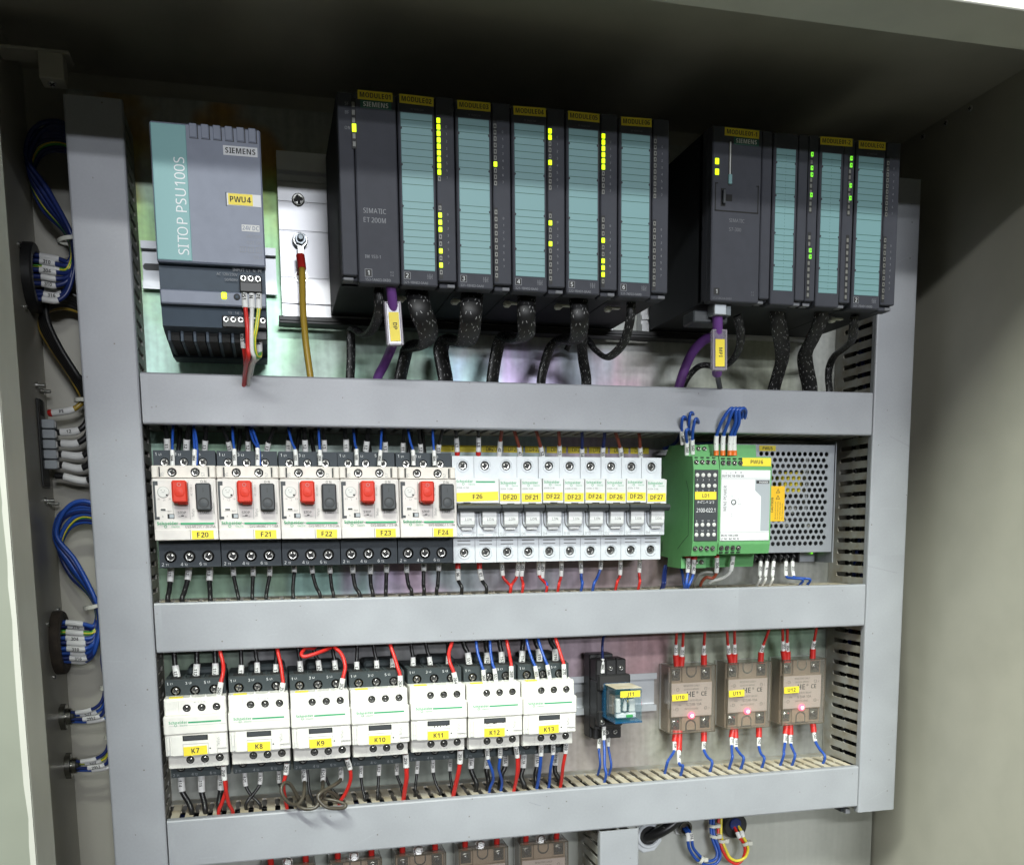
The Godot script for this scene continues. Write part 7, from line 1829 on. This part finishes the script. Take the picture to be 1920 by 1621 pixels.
	cable("braid",8.4,3.6,[191.5,200.4,110,193.1,183.9,116,199.6,171.9,108,202.4,166.5,88,198.1,168.2,62,193.3,169.1,52,191.6,162.4,46,187.2,144.7,46,187.2,130.7,44],"wide braided sleeve folding back just right of the DP cable tag","black braided cable sleeves under the control modules")
	cable("braid",8.4,3.6,[233.2,201.1,110,230.5,184.2,116,230.9,173.1,108,231.9,167.6,88,228.1,173,62,223.7,176.2,52,220.6,169.6,46,221.6,158.8,46,223.8,145.6,46,223.8,131.6,44],"wide braided sleeve under module 3, second from the DP cable tag","black braided cable sleeves under the control modules")
	cable("braid",7.2,3.4,[274.6,198.6,110,272.6,184.0,114,275.5,171.4,102,274.6,174.2,72,269.4,180,56,266.5,171,48,262.7,148.8,46,262.7,134.8,44],"braided sleeve under module 4 folding back to the left","black braided cable sleeves under the control modules")
	cable("braid",7.4,3.4,[314.3,199.8,110,314.9,182.1,112,319.1,172.1,92,316.9,177.7,62,310.2,173.3,52,306.2,159.1,46,303.7,148.4,46,303.7,134.4,44],"thick braided sleeve under module 5 sweeping down to the left","black braided cable sleeves under the control modules")
	cable("braid",4.4,2.8,[325.0,188.5,90,328.7,175.5,76,336.3,164.4,56,342.5,149.5,46,342.5,135.5,44],"straight braided sleeve dropping below module 5","black braided cable sleeves under the control modules")
	cable("braid",3.8,2.2,[356.9,199.7,110,357,184.7,108,356.2,169.9,96,349.4,161.6,80,344.4,170.5,62,342.6,181.2,48,333,182,42,327.6,173.4,38],"thin braided sleeve from module 6 swinging left in a hook","black braided cable sleeves under the control modules")
	cable("braid",3.8,2.4,[449.0,192.5,104,454.4,181.2,100,457.9,171.2,92,460,163.7,76,455.2,159.9,64,443.5,162.4,54,437.2,157.3,46,431.7,146.1,42,431.7,132.1,40],"thin braided sleeve looping behind the MPI cable tag","black braided cable sleeves under the control modules")
	cable("braid",7.4,3.4,[484.4,200.2,104,489,188.4,98,500,178.9,84,511.6,169.5,66,515.0,158.3,54,515.5,145.9,46,515.5,131.9,44],"wide braided sleeve under the left strip of the right control module group","black braided cable sleeves under the control modules")
	cable("braid",6.8,3.4,[521.2,198.6,110,522.1,188.6,104,527.8,179.9,84,532.9,171.9,66,542.0,160.7,54,550.7,146.8,46,550.7,132.8,44],"wide braided sleeve under the middle strip of the right control module group","black braided cable sleeves under the control modules")
	cable("braid",4.2,2.6,[551.9,196,108,554,186.7,104,561.7,180.0,90,569.9,178.1,66,574,175.8,46,576.9,168.4,34,575,157.6,36,572.7,145.3,42,572.7,131.3,40],"thin braided sleeve under the rightmost control module bending left","black braided cable sleeves under the control modules")
	cable("purple",3.6,3.6,[170.9,198.5,124,172.0,192.6,122,174.4,179.8,112,177.4,168.5,92,177.4,163.4,68,174.1,154.8,52,169,144.2,46,169,130.2,44],"purple bus cable from module 1 behind the DP tag","purple bus cables")
	cable("purple",4,4,[424.2,189.6,120,426.4,179.3,116,430.7,164.3,108,436.4,152.6,96,438.4,149.4,92],"short purple bus cable behind the MPI tag","purple bus cables")
	cable("purple",4,4,[447.2,182.8,70,441.1,181.6,62,435,173.9,54,430.6,161.7,48,426.3,144,44,426.3,130,42],"purple bus cable arching down to the left of the MPI tag","purple bus cables")
	cable("black",2.2,2.2,[438.4,150.2,92,446.2,147.8,78,457.1,142.5,60],"thin black cable coming out below the MPI tag","thin black cable")


func _ready() -> void:
	# camera: hand held in front of the plate, lens shifted up as the picture is the upper part of a taller frame
	var cam := Camera3D.new()
	cam.name = "camera"
	add_child(cam)
	cam.position = v3(77.23659, 25.02696, 830.47620) * MM
	cam.rotation = Vector3(-0.13436, -0.24849, -0.01048)
	cam.projection = Camera3D.PROJECTION_FRUSTUM
	cam.near = 0.05
	cam.far = 30.0
	cam.size = 0.05 * 1621.0 / 1809.03612
	cam.frustum_offset = Vector2(0, 0.05 * (1239.96367 - 810.5) / 1809.03612)
	cam.current = true
	var we := WorldEnvironment.new()
	we.name = "world_environment"
	var env := Environment.new()
	env.background_mode = Environment.BG_COLOR
	env.background_color = Color(0.86, 0.86, 0.80)
	env.background_energy_multiplier = 0.075
	env.ambient_light_source = Environment.AMBIENT_SOURCE_BG
	env.tonemap_mode = Environment.TONE_MAPPER_LINEAR
	env.tonemap_exposure = 1.08
	env.sdfgi_enabled = true
	env.ssao_enabled = true
	env.ssil_enabled = true
	we.environment = env
	add_child(we)
	# rows of ceiling tubes in the room behind and above the photographer
	for d in [["near_ceiling_tube", v3(-600, 1610, 1130), Vector2(2.2, 0.09), 12.5, Color(0.97, 1.0, 0.95), v3(250, -100, 80)],
			["middle_ceiling_tube", v3(-300, 1610, 3900), Vector2(2.4, 0.1), 7.8, Color(0.98, 0.99, 0.98), v3(300, 0, 0)],
			["far_ceiling_tube", v3(1300, 1610, 8060), Vector2(2.4, 0.12), 14.0, Color(0.97, 0.98, 1.0), v3(300, 0, 0)],
			["end_of_hall_tube", v3(900, 1610, 11200), Vector2(2.6, 0.14), 26.0, Color(0.95, 0.97, 1.0), v3(300, 0, 0)]]:
		var a := AreaLight3D.new()
		a.name = d[0]
		a.area_size = d[2]
		a.light_energy = d[3]
		a.light_color = d[4]
		a.shadow_enabled = true
		a.area_range = 30.0
		a.area_attenuation = 2.0
		add_child(a)
		a.look_at_from_position(d[1] * MM, d[5] * MM, Vector3.UP)
	for e in [["regular", 400], ["bold", 700]]:
		var f := SystemFont.new()
		f.font_names = PackedStringArray(["Droid Sans"])
		f.font_weight = e[1]
		fonts[e[0]] = f
	materials()
	rng.seed = 1234
	cabinet()
	all_trunking()
	rails()
	rng.seed = 99
	var gv := [["F20", "GV2-ME22C / 20-25A", ["20", "23", "25"]], ["F21", "GV2-ME06C / 1-1.6A", ["1", "1.2", "1.6"]], ["F22", "GV2-ME07C / 1.6-2.5A", ["1.6", "2", "2.5"]], ["F23", "GV2-ME08C / 2.5-4A", ["2.5", "3", "4"]], ["F24", "GV2-ME06C / 1-1.6A", ["1", "1.2", "1.6"]]]
	for k in 5:
		motor_breaker(45.0 * k, gv[k][0], gv[k][1], gv[k][2])
	mini_breaker(225.2, 2, "F26", "D25", "label_yellow")
	var mb := [["DF20", "D20"], ["DF21", "D6"], ["DF22", "D4"], ["DF23", "D16"], ["DF24", "D10"], ["DF26", "D2"], ["DF25", "D16"], ["DF27", "D4"]]
	for k in 8:
		mini_breaker(261.2 + 18.0 * k, 1, mb[k][0], mb[k][1], "label_yellow")
	for k in 7:
		contactor(-0.3 + 46.0 * k, "K%d" % (7 + k), k == 4 or k == 5)
	left_controllers()
	right_controllers()
	power_supply()
	green_modules()
	relay()
	relays()
	back_labels()
	left_wall_entries()
	bottom_entries()
	all_wires()
